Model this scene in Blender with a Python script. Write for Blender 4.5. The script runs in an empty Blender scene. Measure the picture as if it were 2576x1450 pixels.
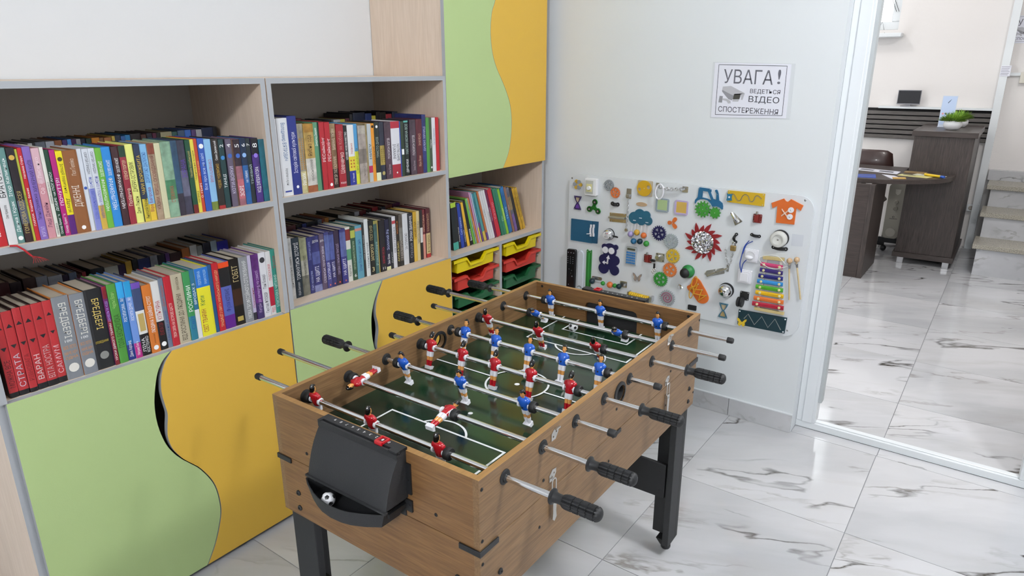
import bpy, math, random
from mathutils import Vector, Matrix
random.seed(7)
PI = math.pi
sc = bpy.context.scene
COL = sc.collection
def lin(h):
    c = [int(h[i:i+2], 16)/255 for i in (0, 2, 4)]
    return tuple((x/12.92 if x <= .04045 else ((x+.055)/1.055)**2.4) for x in c)+(1,)
# ------------------------------------------------ camera
cam = bpy.data.objects.new('camera', bpy.data.cameras.new('camera')); COL.objects.link(cam)
cam.data.sensor_width = 36; cam.data.lens = 1714.4*36/2576; cam.data.clip_start = .05
yaw, pitch, roll = -.9394, -.3096, -.0021
F = Vector((-math.sin(yaw)*math.cos(pitch), math.cos(yaw)*math.cos(pitch), math.sin(pitch)))
r = Vector((math.cos(yaw), math.sin(yaw), 0)); u = r.cross(F)
Rv, Uv = math.cos(roll)*r+math.sin(roll)*u, -math.sin(roll)*r+math.cos(roll)*u
M = Matrix((Rv, Uv, -F)).transposed().to_4x4(); M.translation = (-1.7093, -1.8238, 1.4997)
cam.matrix_world = M; sc.camera = cam
# ------------------------------------------------ world, lights, exposure
w = bpy.data.worlds.new('overcast'); sc.world = w; w.use_nodes = True
w.node_tree.nodes['Background'].inputs[0].default_value = (.93, .97, 1, 1)
w.node_tree.nodes['Background'].inputs[1].default_value = 4.0
vs = sc.view_settings; vs.view_transform = 'Standard'; vs.look = 'None'; vs.gamma = 1; vs.use_curve_mapping = False
vs.exposure = 0.0
sc.cycles.max_bounces = 8; sc.cycles.diffuse_bounces = 4; sc.cycles.glossy_bounces = 4
def area(name, loc, sx, sy, power, col, rot=(0, 0, 0)):
    l = bpy.data.lights.new(name, 'AREA'); l.shape = 'RECTANGLE'; l.size = sx; l.size_y = sy; l.energy = power; l.color = col
    o = bpy.data.objects.new(name, l); COL.objects.link(o); o.location = loc; o.rotation_euler = rot
    return o
def globe(name, loc, power, col, rad=.13):
    l = bpy.data.lights.new(name, 'POINT'); l.energy = power; l.color = col; l.shadow_soft_size = rad
    o = bpy.data.objects.new(name, l); COL.objects.link(o); o.location = loc
ROOM_L = [(-.1, -2.6, 2.9, 125), (-3.95, -2.3, 2.85, 145)]  # second is an unseen fill lamp, added to brighten faces turned left
for (x, y, z, p) in ROOM_L: globe('lamp_and_fill_light', (x, y, z), p, (.97, .985, 1.0))
HALL_L = [(2.7, -2.2, 3.02, 52), (4.0, .2, 3.0, 30)]
for (x, y, z, p) in HALL_L: globe('hall_light', (x, y, z), p, (1, .975, .94))
# ------------------------------------------------ materials
MT = {}
def mat(name, color, rough=.5, metal=0., spec=.5, bump=0., bscale=60, var=0., vscale=6, stretch=None, color2=None, coat=0., emis=0., trans=0.):
    if name in MT: return MT[name]
    m = bpy.data.materials.new(name); MT[name] = m; m.use_nodes = True
    nt = m.node_tree; b = nt.nodes['Principled BSDF']
    c = lin(color) if isinstance(color, str) else tuple(color)+(1,)
    b.inputs['Base Color'].default_value = c; b.inputs['Roughness'].default_value = rough; b.inputs['Metallic'].default_value = metal
    b.inputs['Specular IOR Level'].default_value = spec; b.inputs['Coat Weight'].default_value = coat
    if trans: b.inputs['Transmission Weight'].default_value = trans
    if emis: b.inputs['Emission Color'].default_value = c; b.inputs['Emission Strength'].default_value = emis
    if bump or var:
        tc = nt.nodes.new('ShaderNodeTexCoord'); mp = nt.nodes.new('ShaderNodeMapping'); nt.links.new(tc.outputs['Object'], mp.inputs[0])
        mp.inputs['Scale'].default_value = stretch or (1, 1, 1)
    if bump:
        n = nt.nodes.new('ShaderNodeTexNoise'); n.inputs['Scale'].default_value = bscale; n.inputs['Detail'].default_value = 6
        nt.links.new(mp.outputs[0], n.inputs['Vector'])
        bp = nt.nodes.new('ShaderNodeBump'); bp.inputs['Strength'].default_value = bump; bp.inputs['Distance'].default_value = .004
        nt.links.new(n.outputs[0], bp.inputs['Height']); nt.links.new(bp.outputs[0], b.inputs['Normal'])
    if var:
        n = nt.nodes.new('ShaderNodeTexNoise'); n.inputs['Scale'].default_value = vscale; n.inputs['Detail'].default_value = 7
        nt.links.new(mp.outputs[0], n.inputs['Vector'])
        r = nt.nodes.new('ShaderNodeValToRGB'); r.color_ramp.elements[0].position = .3; r.color_ramp.elements[1].position = .7
        c2 = lin(color2) if color2 else tuple(x*(1-var) for x in c[:3])+(1,)
        r.color_ramp.elements[0].color = c2; r.color_ramp.elements[1].color = c
        nt.links.new(n.outputs[0], r.inputs[0]); nt.links.new(r.outputs[0], b.inputs['Base Color'])
    return m
def wood(name, c1, c2, axis, sc_=1., rough=.45, fig=.5):
    if name in MT: return MT[name]
    st = [38, 38, 38]; st[axis] = 1.6
    m = mat(name, c1, rough, bump=.08, bscale=8*sc_, var=.2, vscale=5*sc_, stretch=tuple(st), color2=c2)
    nt = m.node_tree; b = nt.nodes['Principled BSDF']
    # broad cathedral figure multiplied in
    tc = nt.nodes.new('ShaderNodeTexCoord'); mp = nt.nodes.new('ShaderNodeMapping'); st2 = [9, 9, 9]; st2[axis] = 1.1; mp.inputs['Scale'].default_value = st2
    n = nt.nodes.new('ShaderNodeTexNoise'); n.inputs['Scale'].default_value = 2.2*sc_; n.inputs['Detail'].default_value = 3; n.inputs['Distortion'].default_value = 1.2
    mx = nt.nodes.new('ShaderNodeMix'); mx.data_type = 'RGBA'; mx.blend_type = 'MULTIPLY'; mx.inputs[0].default_value = fig
    cr = nt.nodes.new('ShaderNodeValToRGB'); cr.color_ramp.elements[0].color = (.72, .68, .64, 1); cr.color_ramp.elements[1].color = (1.08, 1.06, 1.04, 1)
    cr.color_ramp.elements[0].position = .35; cr.color_ramp.elements[1].position = .62
    nt.links.new(tc.outputs['Object'], mp.inputs[0]); nt.links.new(mp.outputs[0], n.inputs['Vector']); nt.links.new(n.outputs[0], cr.inputs[0])
    old = b.inputs['Base Color'].links[0].from_socket
    nt.links.new(old, mx.inputs[6]); nt.links.new(cr.outputs[0], mx.inputs[7]); nt.links.new(mx.outputs[2], b.inputs['Base Color'])
    return m
def marble():
    m = bpy.data.materials.new('marble'); m.use_nodes = True; nt = m.node_tree; N = nt.nodes; L = nt.links; b = N['Principled BSDF']
    b.inputs['Roughness'].default_value = .09; b.inputs['Specular IOR Level'].default_value = .45
    tc = N.new('ShaderNodeTexCoord'); oi = N.new('ShaderNodeObjectInfo')
    mul = N.new('ShaderNodeVectorMath'); mul.operation = 'SCALE'; mul.inputs[0].default_value = (13.7, 29.3, 41.1); L.new(oi.outputs['Random'], mul.inputs['Scale'])
    ad = N.new('ShaderNodeVectorMath'); ad.operation = 'ADD'; L.new(tc.outputs['Object'], ad.inputs[0]); L.new(mul.outputs[0], ad.inputs[1])
    mr0 = N.new('ShaderNodeMapping'); mr0.inputs['Rotation'].default_value = (0, 0, -.45); L.new(ad.outputs[0], mr0.inputs[0])
    mp = N.new('ShaderNodeMapping'); mp.inputs['Scale'].default_value = (2.7, .75, 2); L.new(mr0.outputs[0], mp.inputs[0])
    w1 = N.new('ShaderNodeTexNoise'); w1.inputs['Scale'].default_value = 2.6; w1.inputs['Detail'].default_value = 6; L.new(mp.outputs[0], w1.inputs['Vector'])
    s = N.new('ShaderNodeVectorMath'); s.operation = 'SUBTRACT'; s.inputs[1].default_value = (.5, .5, .5); L.new(w1.outputs['Color'], s.inputs[0])
    s2 = N.new('ShaderNodeVectorMath'); s2.operation = 'SCALE'; s2.inputs['Scale'].default_value = .55; L.new(s.outputs[0], s2.inputs[0])
    a2 = N.new('ShaderNodeVectorMath'); a2.operation = 'ADD'; L.new(mp.outputs[0], a2.inputs[0]); L.new(s2.outputs[0], a2.inputs[1])
    def ridge(scale, width, off, det=2):
        o = N.new('ShaderNodeVectorMath'); o.operation = 'ADD'; o.inputs[1].default_value = (off, off, off); L.new(a2.outputs[0], o.inputs[0])
        n = N.new('ShaderNodeTexNoise'); n.inputs['Scale'].default_value = scale; n.inputs['Detail'].default_value = det; L.new(o.outputs[0], n.inputs['Vector'])
        d = N.new('ShaderNodeMath'); d.operation = 'SUBTRACT'; d.inputs[1].default_value = .5; L.new(n.outputs[0], d.inputs[0])
        ab = N.new('ShaderNodeMath'); ab.operation = 'ABSOLUTE'; L.new(d.outputs[0], ab.inputs[0])
        mr = N.new('ShaderNodeMapRange'); mr.inputs[1].default_value = 0; mr.inputs[2].default_value = width; mr.inputs[3].default_value = 1; mr.inputs[4].default_value = 0; L.new(ab.outputs[0], mr.inputs[0])
        return mr.outputs[0]
    def mask(scale, lo, hi, off):
        o = N.new('ShaderNodeVectorMath'); o.operation = 'ADD'; o.inputs[1].default_value = (off, off, off); L.new(mp.outputs[0], o.inputs[0])
        n = N.new('ShaderNodeTexNoise'); n.inputs['Scale'].default_value = scale; n.inputs['Detail'].default_value = 3; L.new(o.outputs[0], n.inputs['Vector'])
        mr = N.new('ShaderNodeMapRange'); mr.inputs[1].default_value = lo; mr.inputs[2].default_value = hi; L.new(n.outputs[0], mr.inputs[0]); return mr.outputs[0]
    def mulf(a, c):
        x = N.new('ShaderNodeMath'); x.operation = 'MULTIPLY'; L.new(a, x.inputs[0])
        if isinstance(c, float): x.inputs[1].default_value = c
        else: L.new(c, x.inputs[1])
        return x.outputs[0]
    v1 = mulf(ridge(.95, .011, 0, 3), mask(1.6, .44, .60, 3.1))
    v2 = mulf(mulf(ridge(1.7, .02, 7.3, 5), mask(2.1, .52, .68, 9.7)), .7)
    v3 = mulf(mulf(ridge(1.1, .07, 2.2, 4), mask(1.2, .42, .7, 5.5)), .22)
    base = N.new('ShaderNodeTexNoise'); base.inputs['Scale'].default_value = 1.2; base.inputs['Detail'].default_value = 4; L.new(a2.outputs[0], base.inputs['Vector'])
    cr = N.new('ShaderNodeValToRGB'); cr.color_ramp.elements[0].position = .3; cr.color_ramp.elements[0].color = lin('b2b3b6'); cr.color_ramp.elements[1].position = .6; cr.color_ramp.elements[1].color = lin('c9c9cc')
    L.new(base.outputs[0], cr.inputs[0]); cur = cr.outputs[0]
    for v, c in ((v3, '9b968f'), (v2, '6a6156'), (v1, '3a352d')):
        mx = N.new('ShaderNodeMix'); mx.data_type = 'RGBA'; L.new(v, mx.inputs[0]); L.new(cur, mx.inputs[6]); mx.inputs[7].default_value = lin(c); cur = mx.outputs[2]
    L.new(cur, b.inputs['Base Color']); MT['marble'] = m; return m
def granite():
    m = bpy.data.materials.new('granite'); m.use_nodes = True; nt = m.node_tree; b = nt.nodes['Principled BSDF']; b.inputs['Roughness'].default_value = .35
    tc = nt.nodes.new('ShaderNodeTexCoord'); n = nt.nodes.new('ShaderNodeTexNoise'); n.inputs['Scale'].default_value = 230; n.inputs['Detail'].default_value = 3
    r = nt.nodes.new('ShaderNodeValToRGB'); r.color_ramp.elements[0].position = .38; r.color_ramp.elements[0].color = lin('6a665e'); r.color_ramp.elements[1].position = .56; r.color_ramp.elements[1].color = lin('b8b2a4')
    nt.links.new(tc.outputs['Object'], n.inputs['Vector']); nt.links.new(n.outputs[0], r.inputs[0]); nt.links.new(r.outputs[0], b.inputs['Base Color']); MT['granite'] = m; return m
def sequin():
    m = bpy.data.materials.new('sequins'); m.use_nodes = True; b = m.node_tree.nodes['Principled BSDF']; b.inputs['Metallic'].default_value = 1; b.inputs['Roughness'].default_value = .18; b.inputs['Base Color'].default_value = (.8, .8, .84, 1); MT['sequins'] = m; return m
marble(); granite(); sequin()
WALL = mat('wall_paint', 'd8dadc', .6, bump=.12, bscale=14)
WALLR = mat('wall_paint_cool', 'd9dde0', .5, bump=.16, bscale=11)
STUCCO = mat('stucco', 'e3dfdd', .75, bump=1.0, bscale=9)
CEIL = mat('ceiling_paint', 'f0f0f0', .8)
BEIGE = wood('light_laminate', 'e0cebc', 'd6c2ae', 2, 1.2, .5, .15)
BEIGEX = wood('light_laminate_x', 'e0cebc', 'd6c2ae', 0, 1.2, .5, .15)
EDGE = mat('grey_edging', 'a6a9ad', .5)
BACKP = mat('back_panel', 'b9b1a8', .6)
GREEN = mat('green_laminate', 'adc386', .5, bump=.05, bscale=300)
YELLOW = mat('yellow_laminate', 'd6ac40', .5, bump=.05, bscale=300)
OAKX = wood('oak_long', '876a48', '6e5234', 0, 1.6)
OAKY = wood('oak_short', '84623a', '6b4a2a', 1, 1.6)
OAKE = wood('oak_edge', 'a07a4a', '8f6b3e', 0, 1.)
CHROME = mat('chrome', (.78, .78, .78), .12, 1)
STEEL = mat('steel', (.56, .56, .57), .32, 1)
NICKEL = mat('nickel', (.58, .57, .54), .25, 1)
BLACK = mat('black_plastic', '1b1c1e', .45)
BLACKM = mat('black_matt', '232426', .6, bump=.2, bscale=500)
RUBBER = mat('rubber', '17181a', .55)
WHITE = mat('white_plastic', 'e8e9ec', .3)
PVC = mat('white_pvc', 'dfe3e6', .25)
RED = mat('red_gloss', 'a91420', .15, coat=.4)
BLUE = mat('blue_gloss', '1c56b8', .15, coat=.4)
SKIN = mat('toy_skin', 'd99a55', .25)
HAIR = mat('toy_hair', '0c0c0c', .12, coat=.5)
WGLOSS = mat('white_gloss', 'e4e4ea', .2, coat=.3)
PAGES = mat('paper_pages', 'b5ac9c', .8, bump=.3, bscale=40, stretch=(40, 1, 1))
PAPER = mat('paper', 'dfe0ea', .35)
GROUT = mat('grout', '8a8c90', .8)
PRINTW = mat('print_white', 'ffffff', .5)
# ------------------------------------------------ mesh builder
class MB:
    def __init__(s): s.v = []; s.f = []; s.m = []; s.s = []
    def add(s, vs, fs, mi=0, sm=False):
        o = len(s.v); s.v += [tuple(v) for v in vs]
        for f in fs: s.f.append(tuple(i+o for i in f)); s.m.append(mi); s.s.append(sm)
        return o
    def box(s, x0, x1, y0, y1, z0, z1, mi=0, fm=None):
        o = s.add([(x0,y0,z0),(x1,y0,z0),(x1,y1,z0),(x0,y1,z0),(x0,y0,z1),(x1,y0,z1),(x1,y1,z1),(x0,y1,z1)],
              [(0,3,2,1),(4,5,6,7),(0,1,5,4),(1,2,6,5),(2,3,7,6),(3,0,4,7)], mi)
        if fm:  # {face name: material index}
            for k, v in fm.items(): s.m[len(s.m)-6+['bottom','top','front','right','back','left'].index(k)] = v
    def rings(s, rings, mi=0, sm=True, cap=True, closed=True):
        n = len(rings[0]); vs = [p for R_ in rings for p in R_]; fs = []
        for i in range(len(rings)-1):
            for j in range(n if closed else n-1):
                a, b = i*n+j, i*n+(j+1) % n; fs.append((a, b, b+n, a+n))
        o = s.add(vs, fs, mi, sm)
        if cap:
            s.f.append(tuple(o+j for j in range(n))[::-1]); s.m.append(mi); s.s.append(False)
            s.f.append(tuple(o+(len(rings)-1)*n+j for j in range(n))); s.m.append(mi); s.s.append(False)
    def lathe(s, prof, c=(0,0,0), ax='z', seg=20, mi=0, sm=True, cap=True):
        R_ = []
        for (rr, t) in prof:
            ring = []
            for k in range(seg):
                a = 2*PI*k/seg; p, q = rr*math.cos(a), rr*math.sin(a)
                ring.append({'z': (c[0]+p, c[1]+q, c[2]+t), 'y': (c[0]+q, c[1]+t, c[2]+p), 'x': (c[0]+t, c[1]+p, c[2]+q)}[ax])
            R_.append(ring)
        s.rings(R_, mi, sm, cap)
    def cyl(s, c, rr, h, ax='z', seg=16, mi=0, sm=True): s.lathe([(rr, 0), (rr, h)], c, ax, seg, mi, sm)
    def ell(s, c, rx, ry, rz, seg=14, rn=8, mi=0):
        R_ = []
        for i in range(rn+1):
            t = -PI/2+PI*i/rn; cr = max(math.cos(t), .02); R_.append([(c[0]+rx*cr*math.cos(2*PI*k/seg), c[1]+ry*cr*math.sin(2*PI*k/seg), c[2]+rz*math.sin(t)) for k in range(seg)])
        s.rings(R_, mi)
    def tube(s, pts, rr, seg=8, mi=0):
        P = [Vector(p) for p in pts]; R_ = []; up = Vector((.123, .456, .88)).normalized()
        for i, p in enumerate(P):
            d = (P[min(i+1, len(P)-1)]-P[max(i-1, 0)]).normalized()
            a = d.cross(up)
            if a.length < .1: a = d.cross(Vector((1, 0, 0)))
            a.normalize(); b = d.cross(a).normalized(); up = -b if i else up
            up = a.cross(d)
            R_.append([tuple(p+rr*(math.cos(2*PI*k/seg)*a+math.sin(2*PI*k/seg)*b)) for k in range(seg)])
        s.rings(R_, mi)
    def prism(s, poly, f0, f1, mi=0):
        n = len(poly); vs = [f0(p) for p in poly]+[f1(p) for p in poly]
        s.add(vs, [tuple(range(n))[::-1], tuple(range(n, 2*n))]+[(i, (i+1) % n, (i+1) % n+n, i+n) for i in range(n)], mi)
    def mul(s, Mx, start=0): s.v = s.v[:start]+[tuple(Mx @ Vector(p)) for p in s.v[start:]]; return s
    def mesh(s, name, mats):
        me = bpy.data.meshes.new(name); me.from_pydata(s.v, [], s.f)
        for m in mats: me.materials.append(m)
        me.polygons.foreach_set('material_index', s.m); me.polygons.foreach_set('use_smooth', s.s)
        me.validate(); me.update(); me.set_sharp_from_angle(angle=.72); return me
    def build(s, name, mats, parent=None, loc=None, label=None, bevel=0):
        if not isinstance(mats, (list, tuple)): mats = [mats]
        return link(name, s.mesh(name, mats), parent, loc, label, bevel)
def link(name, me, parent=None, loc=None, label=None, bevel=0):
    o = bpy.data.objects.new(name, me); COL.objects.link(o)
    if parent: o.parent = parent
    if loc: o.location = loc
    if label: o['label'] = label
    if bevel:
        b = o.modifiers.new('bevel', 'BEVEL'); b.width = bevel; b.segments = 2; b.limit_method = 'ANGLE'
    return o
def thing(name, label, cat, loc=(0, 0, 0), rz=0, group=None):
    o = bpy.data.objects.new(name, None); COL.objects.link(o); o.location = loc; o.rotation_euler = (0, 0, rz); o.empty_display_size = .05
    return tag(o, label, cat, group)
def tag(o, label, cat, group=None):
    o['label'] = label; o['category'] = cat
    if group: o['group'] = group
    return o
def struct(o): o['kind'] = 'structure'; return o
def part(name, parent, loc=(0, 0, 0), label=None):
    o = bpy.data.objects.new(name, None); COL.objects.link(o); o.parent = parent; o.location = loc; o.empty_display_size = .02
    if label: o['label'] = label
    return o
# flat 2D shapes (with holes) as solid plates: loops of (x,y) in a plane given by (origin, right, up, normal)
def flat_mesh(loops, thick, frame, d0=0., mats=(), name='plate', hole_check=True, bev=0.):
    cu = bpy.data.curves.new('c', 'CURVE'); cu.dimensions = '2D'; cu.fill_mode = 'BOTH'; cu.extrude = thick/2; cu.resolution_u = 1
    for lp in loops:
        sp = cu.splines.new('POLY'); sp.points.add(len(lp)-1); sp.use_cyclic_u = True
        for i, p in enumerate(lp): sp.points[i].co = (p[0], p[1], 0, 1)
    if bev: cu.bevel_depth = bev; cu.bevel_resolution = 0; cu.extrude = thick/2-bev; cu.offset = -bev
    ob = bpy.data.objects.new('c', cu); COL.objects.link(ob)
    me = bpy.data.meshes.new_from_object(ob.evaluated_get(bpy.context.evaluated_depsgraph_get()))
    bpy.data.objects.remove(ob); bpy.data.curves.remove(cu)
    O, R_, U_, N_ = [Vector(q) for q in frame]
    for v in me.vertices: v.co = O+R_*v.co.x+U_*v.co.y+N_*(v.co.z+thick/2+d0)
    me.name = name
    while len(me.materials): me.materials.pop()
    for m in mats: me.materials.append(m)
    for p in me.polygons: p.material_index = 0; p.use_smooth = False
    me.update(); return me
def circ(c, rr, n=24, a0=0): return [(c[0]+rr*math.cos(a0+2*PI*i/n), c[1]+rr*math.sin(a0+2*PI*i/n)) for i in range(n)]
# text: cached glyph outlines -> flat print
TX = {}
def text2d(s):
    if s in TX: return TX[s]
    cu = bpy.data.curves.new('t', 'FONT'); cu.body = s; cu.resolution_u = 2
    ob = bpy.data.objects.new('t', cu); COL.objects.link(ob); dg = bpy.context.evaluated_depsgraph_get()
    me = bpy.data.meshes.new_from_object(ob.evaluated_get(dg))
    V = [(v.co.x, v.co.y) for v in me.vertices]; Fs = [tuple(p.vertices) for p in me.polygons]
    bpy.data.objects.remove(ob); bpy.data.curves.remove(cu); bpy.data.meshes.remove(me)
    if not V: V = [(0, 0), (1, 0), (0, 1)]; Fs = [(0, 1, 2)]
    x0, x1 = min(v[0] for v in V), max(v[0] for v in V); y0, y1 = min(v[1] for v in V), max(v[1] for v in V)
    TX[s] = ([((v[0]-x0)/(x1-x0), (v[1]-y0)/(y1-y0)) for v in V], Fs, (x1-x0)/(y1-y0)); return TX[s]
def text_into(mb, s, O, right, up, W_, H_, mi=0, fit=True):
    """text filling a W_ x H_ box whose lower-left corner is O (aspect kept within limits, centred)"""
    V, Fs, asp = text2d(s); O, right, up = Vector(O), Vector(right), Vector(up)
    w_, h_ = W_, H_
    if fit:
        if asp*h_ < W_*.72: w_ = asp*h_*1.38; w_ = min(w_, W_)
        elif asp*h_ > W_*1.9: h_ = W_*1.9/asp
    ox, oy = (W_-w_)/2, (H_-h_)/2
    mb.add([O+right*(ox+v[0]*w_)+up*(oy+v[1]*h_) for v in V], Fs, mi)

# ================================================= SETTING
XW = 1.1225
TS = .6; GX, GY = 1.1299, -.9826; HX, HY = 1.6965, -1.5849
def setting():
    fl = MB(); fl.box(-4.4, 5.6, -6.6, .6, -.06, -.0025); floor = struct(fl.build('floor', GROUT))
    cache = {}
    def tile(x0, x1, y0, y1):
        if x1-x0 < .02 or y1-y0 < .02: return
        k = (round(x1-x0, 3), round(y1-y0, 3))
        if k not in cache:
            w_, d_ = k[0]/2-.0013, k[1]/2-.0013; b = MB(); b.box(-w_, w_, -d_, d_, -.0025, 0); cache[k] = b.mesh('tile', [MT['marble']])
        link('tile', cache[k], floor, ((x0+x1)/2, (y0+y1)/2, 0))
    ys = [GY+TS*k for k in range(-9, 4)]
    for j in range(len(ys)-1):
        y0, y1 = max(ys[j], -6.38), min(ys[j+1], .4)
        for i in range(9):
            tile(max(GX-TS*(i+1), -4.18), GX-TS*i, y0, y1)
    for (a, b) in ((-2.12, -1.585), (-1.585, -1.2475)): tile(GX, 1.2, a, b)
    yh = [HY+TS*k for k in range(-4, 5)]
    for j in range(len(yh)-1):
        tile(1.262, HX, yh[j], yh[j+1])
        for i in range(7): tile(HX+TS*i, min(HX+TS*(i+1), 5.4), yh[j], yh[j+1])
    def wall(name, m, *boxes):
        b = MB()
        for q in boxes: b.box(*q)
        return struct(b.build(name, m))
    H1, H2 = 3.0, 3.2
    wall('wall_back', WALL, (-4.2, 1.32, .402, .52, 0, H2))
    wall('wall_right', WALLR, (XW, 1.32, -1.2475, .402, 0, H2), (XW, 1.32, -6.4, -2.12, 0, H2), (XW, 1.32, -2.12, -1.2475, 2.25, H2))
    wall('wall_left', WALL, (-4.32, -4.2, -6.4, .52, 0, H2))
    wall('wall_front', WALL, (-4.32, 1.32, -6.52, -6.4, 0, H2))
    wall('ceiling', CEIL, (-4.32, XW, -6.52, .52, H1, H1+.08), (XW, 5.6, -4.1, 1.5, H2, H2+.08))
    # hall walls; the far wall has the window opening
    wy0, wy1, wz0, wz1 = -.80, .75, 1.83, 2.85
    wall('wall_hall_far', STUCCO, (5.4, 5.6, wy1, 1.5, 0, H2), (5.4, 5.6, -4.1, wy0, 0, H2), (5.4, 5.6, wy0, wy1, 0, wz0), (5.4, 5.6, wy0, wy1, wz1, H2))
    wall('wall_hall_back', STUCCO, (1.32, 5.6, 1.38, 1.5, 0, H2))
    wall('wall_hall_front', STUCCO, (1.32, 5.6, -4.1, -4.0, 0, H2))
    # window in the hall
    b = MB()
    for q in ((wy0, wy1, wz0, wz0+.07), (wy0, wy1, wz1-.06, wz1), (wy0, wy0+.07, wz0+.07, wz1-.06), (wy1-.07, wy1, wz0+.07, wz1-.06), (-.05, .02, wz0+.07, wz1-.06)):
        b.box(5.45, 5.51, *q)
    wn = struct(b.build('window_1', PVC, bevel=.006))
    g = MB()
    for q in ((wy0+.07, -.05), (.02, wy1-.07)): g.box(5.478, 5.482, q[0], q[1], wz0+.07, wz1-.06)
    gm = mat('glass', (1, 1, 1), 0, trans=1.); gm.node_tree.nodes['Principled BSDF'].inputs['IOR'].default_value = 1.02
    g.build('pane', gm, wn)
    b = MB(); b.box(5.27, 5.4, wy0-.05, wy1+.05, 1.765, 1.80); b.build('window_sill', PVC, wn, bevel=.006)
    hm = MB(); hm.tube([(5.44, wy0+.02, 1.98), (5.42, wy0+.10, 2.16)], .002); hm.tube([(5.44, wy0+.04, 1.98), (5.42, wy0+.12, 2.16)], .002); hm.tube([(5.40, wy0+.10, 1.802), (5.42, wy0+.135, 1.90), (5.40, wy0+.17, 1.802)], .002); hm.build('window_restrictor', BLACK, wn)
    # door frame with low threshold
    b = MB(); b.box(1.2, 1.262, -1.325, -1.2475, .03, 2.25); b.box(1.195, 1.2, -1.314, -1.272, .03, 2.25)
    b.box(1.2, 1.262, -2.12, -2.05, .03, 2.25); b.box(1.2, 1.262, -2.05, -1.325, 2.19, 2.25)
    d = struct(b.build('door_1', PVC, bevel=.004))
    b = MB(); b.box(1.2, 1.24, -2.12, -1.2475, 0, .03); b.box(1.213, 1.24, -2.12, -1.2475, .03, .034); b.build('threshold', PVC, d, bevel=.004)
    b = MB(); b.box(1.24, 1.262, -2.05, -1.325, 0, .012); b.build('threshold_track', mat('track', '6f7074', .4, .6), d)
    b = MB(); b.box(1.206, 1.25, -1.3385, -1.325, .13, 2.19); b.build('seal_strip', mat('seal', 'b4b9bb', .5), d)
    b = MB(); b.box(1.1225, 1.2, -1.2476, -1.2475+.0004, 0, .001)
    # skirting tiles on the right wall
    bs = struct(bpy.data.objects.new('baseboard_right', None)); COL.objects.link(bs)
    ed = [.39, -.38, -.974, -1.2475]
    for i in range(3):
        L_ = ed[i]-ed[i+1]; b = MB(); b.box(0, .0105, -L_/2+.001, L_/2-.001, 0, .083); b.build('tile', MT['marble'], bs, (XW-.0105, (ed[i]+ed[i+1])/2, .001))
    b = MB(); b.box(XW-.0106, XW, -1.2475, .39, .0835, .087); b.build('cap_strip', WALLR, bs)
    # ceiling lights, the added fill lamp among them
    WH_ = ['behind the camera side of the library room', 'added as fill by the left wall of the library room', 'just past the doorway in the hall', 'above the hall desk']
    for i_, ((x, y, z, p), zc) in enumerate([(q, 3.0) for q in ROOM_L]+[(q, 3.2) for q in HALL_L]):
        t = thing('pendant_lamp', 'hanging ring lamp '+WH_[i_], 'lamp', (x, y, zc), group='hanging ceiling lamps')
        b = MB(); b.cyl((0, 0, -.03), .06, .03); b.build('canopy', PVC, t); b = MB(); b.tube([(0, 0, -.03), (0, 0, z-zc+.17)], .004, 6); b.build('cord', PVC, t)
        b = MB(); b.lathe([(.16, 0), (.17, .01), (.16, .02), (.15, .01)], (0, 0, z-zc+.15), 'z', 28, 0, True, False); b.box(-.16, .16, -.004, .004, z-zc+.155, z-zc+.163); b.build('ring', PVC, t)
setting()
# ================================================= BOOKCASES
T = .016
def panel_box(b, x0, x1, y0, y1, z0, z1, grain=0): b.box(x0, x1, y0, y1, z0, z1, grain, {'front': 1})
def door_pair(parent, x0, x1, z0, z1, cg, cy, y0, y1):
    """two door leaves meeting along wavy lines cg (green, right edge) and cy (yellow, left edge); edging grey"""
    for nm, poly, m, lb in (('door', [(x0, z1), (x0, z0)]+cg[::-1], GREEN, 'light green door with wavy right edge'), ('door', cy+[(x1, z0), (x1, z1)], YELLOW, 'mustard yellow door with wavy left edge')):
        b = MB(); n = len(poly)
        ccw = sum(poly[i][0]*poly[(i+1) % n][1]-poly[(i+1) % n][0]*poly[i][1] for i in range(n)) > 0
        if not ccw: poly = poly[::-1]
        vs = [(p[0], y0, p[1]) for p in poly]+[(p[0], y1, p[1]) for p in poly]
        b.add(vs, [tuple(range(n))], 0); b.add(vs, [tuple(range(n, 2*n))[::-1]], 0)
        b.add(vs, [(i, i+n, (i+1) % n+n, (i+1) % n) for i in range(n)], 1)
        b.build(nm, [m, EDGE], parent, label=lb)
def smooth_pts(p, k=4):
    out = []
    for i in range(len(p)-1):
        a = p[max(i-1, 0)]; b_ = p[i]; c = p[i+1]; d = p[min(i+2, len(p)-1)]
        for j in range(k):
            t = j/k
            out.append(tuple(.5*((2*b_[q])+(-a[q]+c[q])*t+(2*a[q]-5*b_[q]+4*c[q]-d[q])*t*t+(-a[q]+3*b_[q]-3*c[q]+d[q])*t**3) for q in (0, 1)))
    return out+[p[-1]]
AG=[(-0.845,0.7475),(-0.871,0.727),(-0.891,0.695),(-0.905,0.65),(-0.913,0.609),(-0.915,0.564),(-0.911,0.521),(-0.9,0.474),(-0.882,0.436),(-0.862,0.407),(-0.841,0.382),(-0.819,0.355),(-0.794,0.31),(-0.779,0.268),(-0.773,0.217),(-0.775,0.171),(-0.79,0.12),(-0.81,0.072),(-0.833,0.032),(-0.842,0.018)]
AY=[(-0.841,0.7475),(-0.865,0.72),(-0.882,0.681),(-0.888,0.639),(-0.885,0.597),(-0.882,0.565),(-0.889,0.526),(-0.892,0.496),(-0.887,0.462),(-0.876,0.436)]+[(x+.0035, z) for x, z in AG[9:]]
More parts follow.
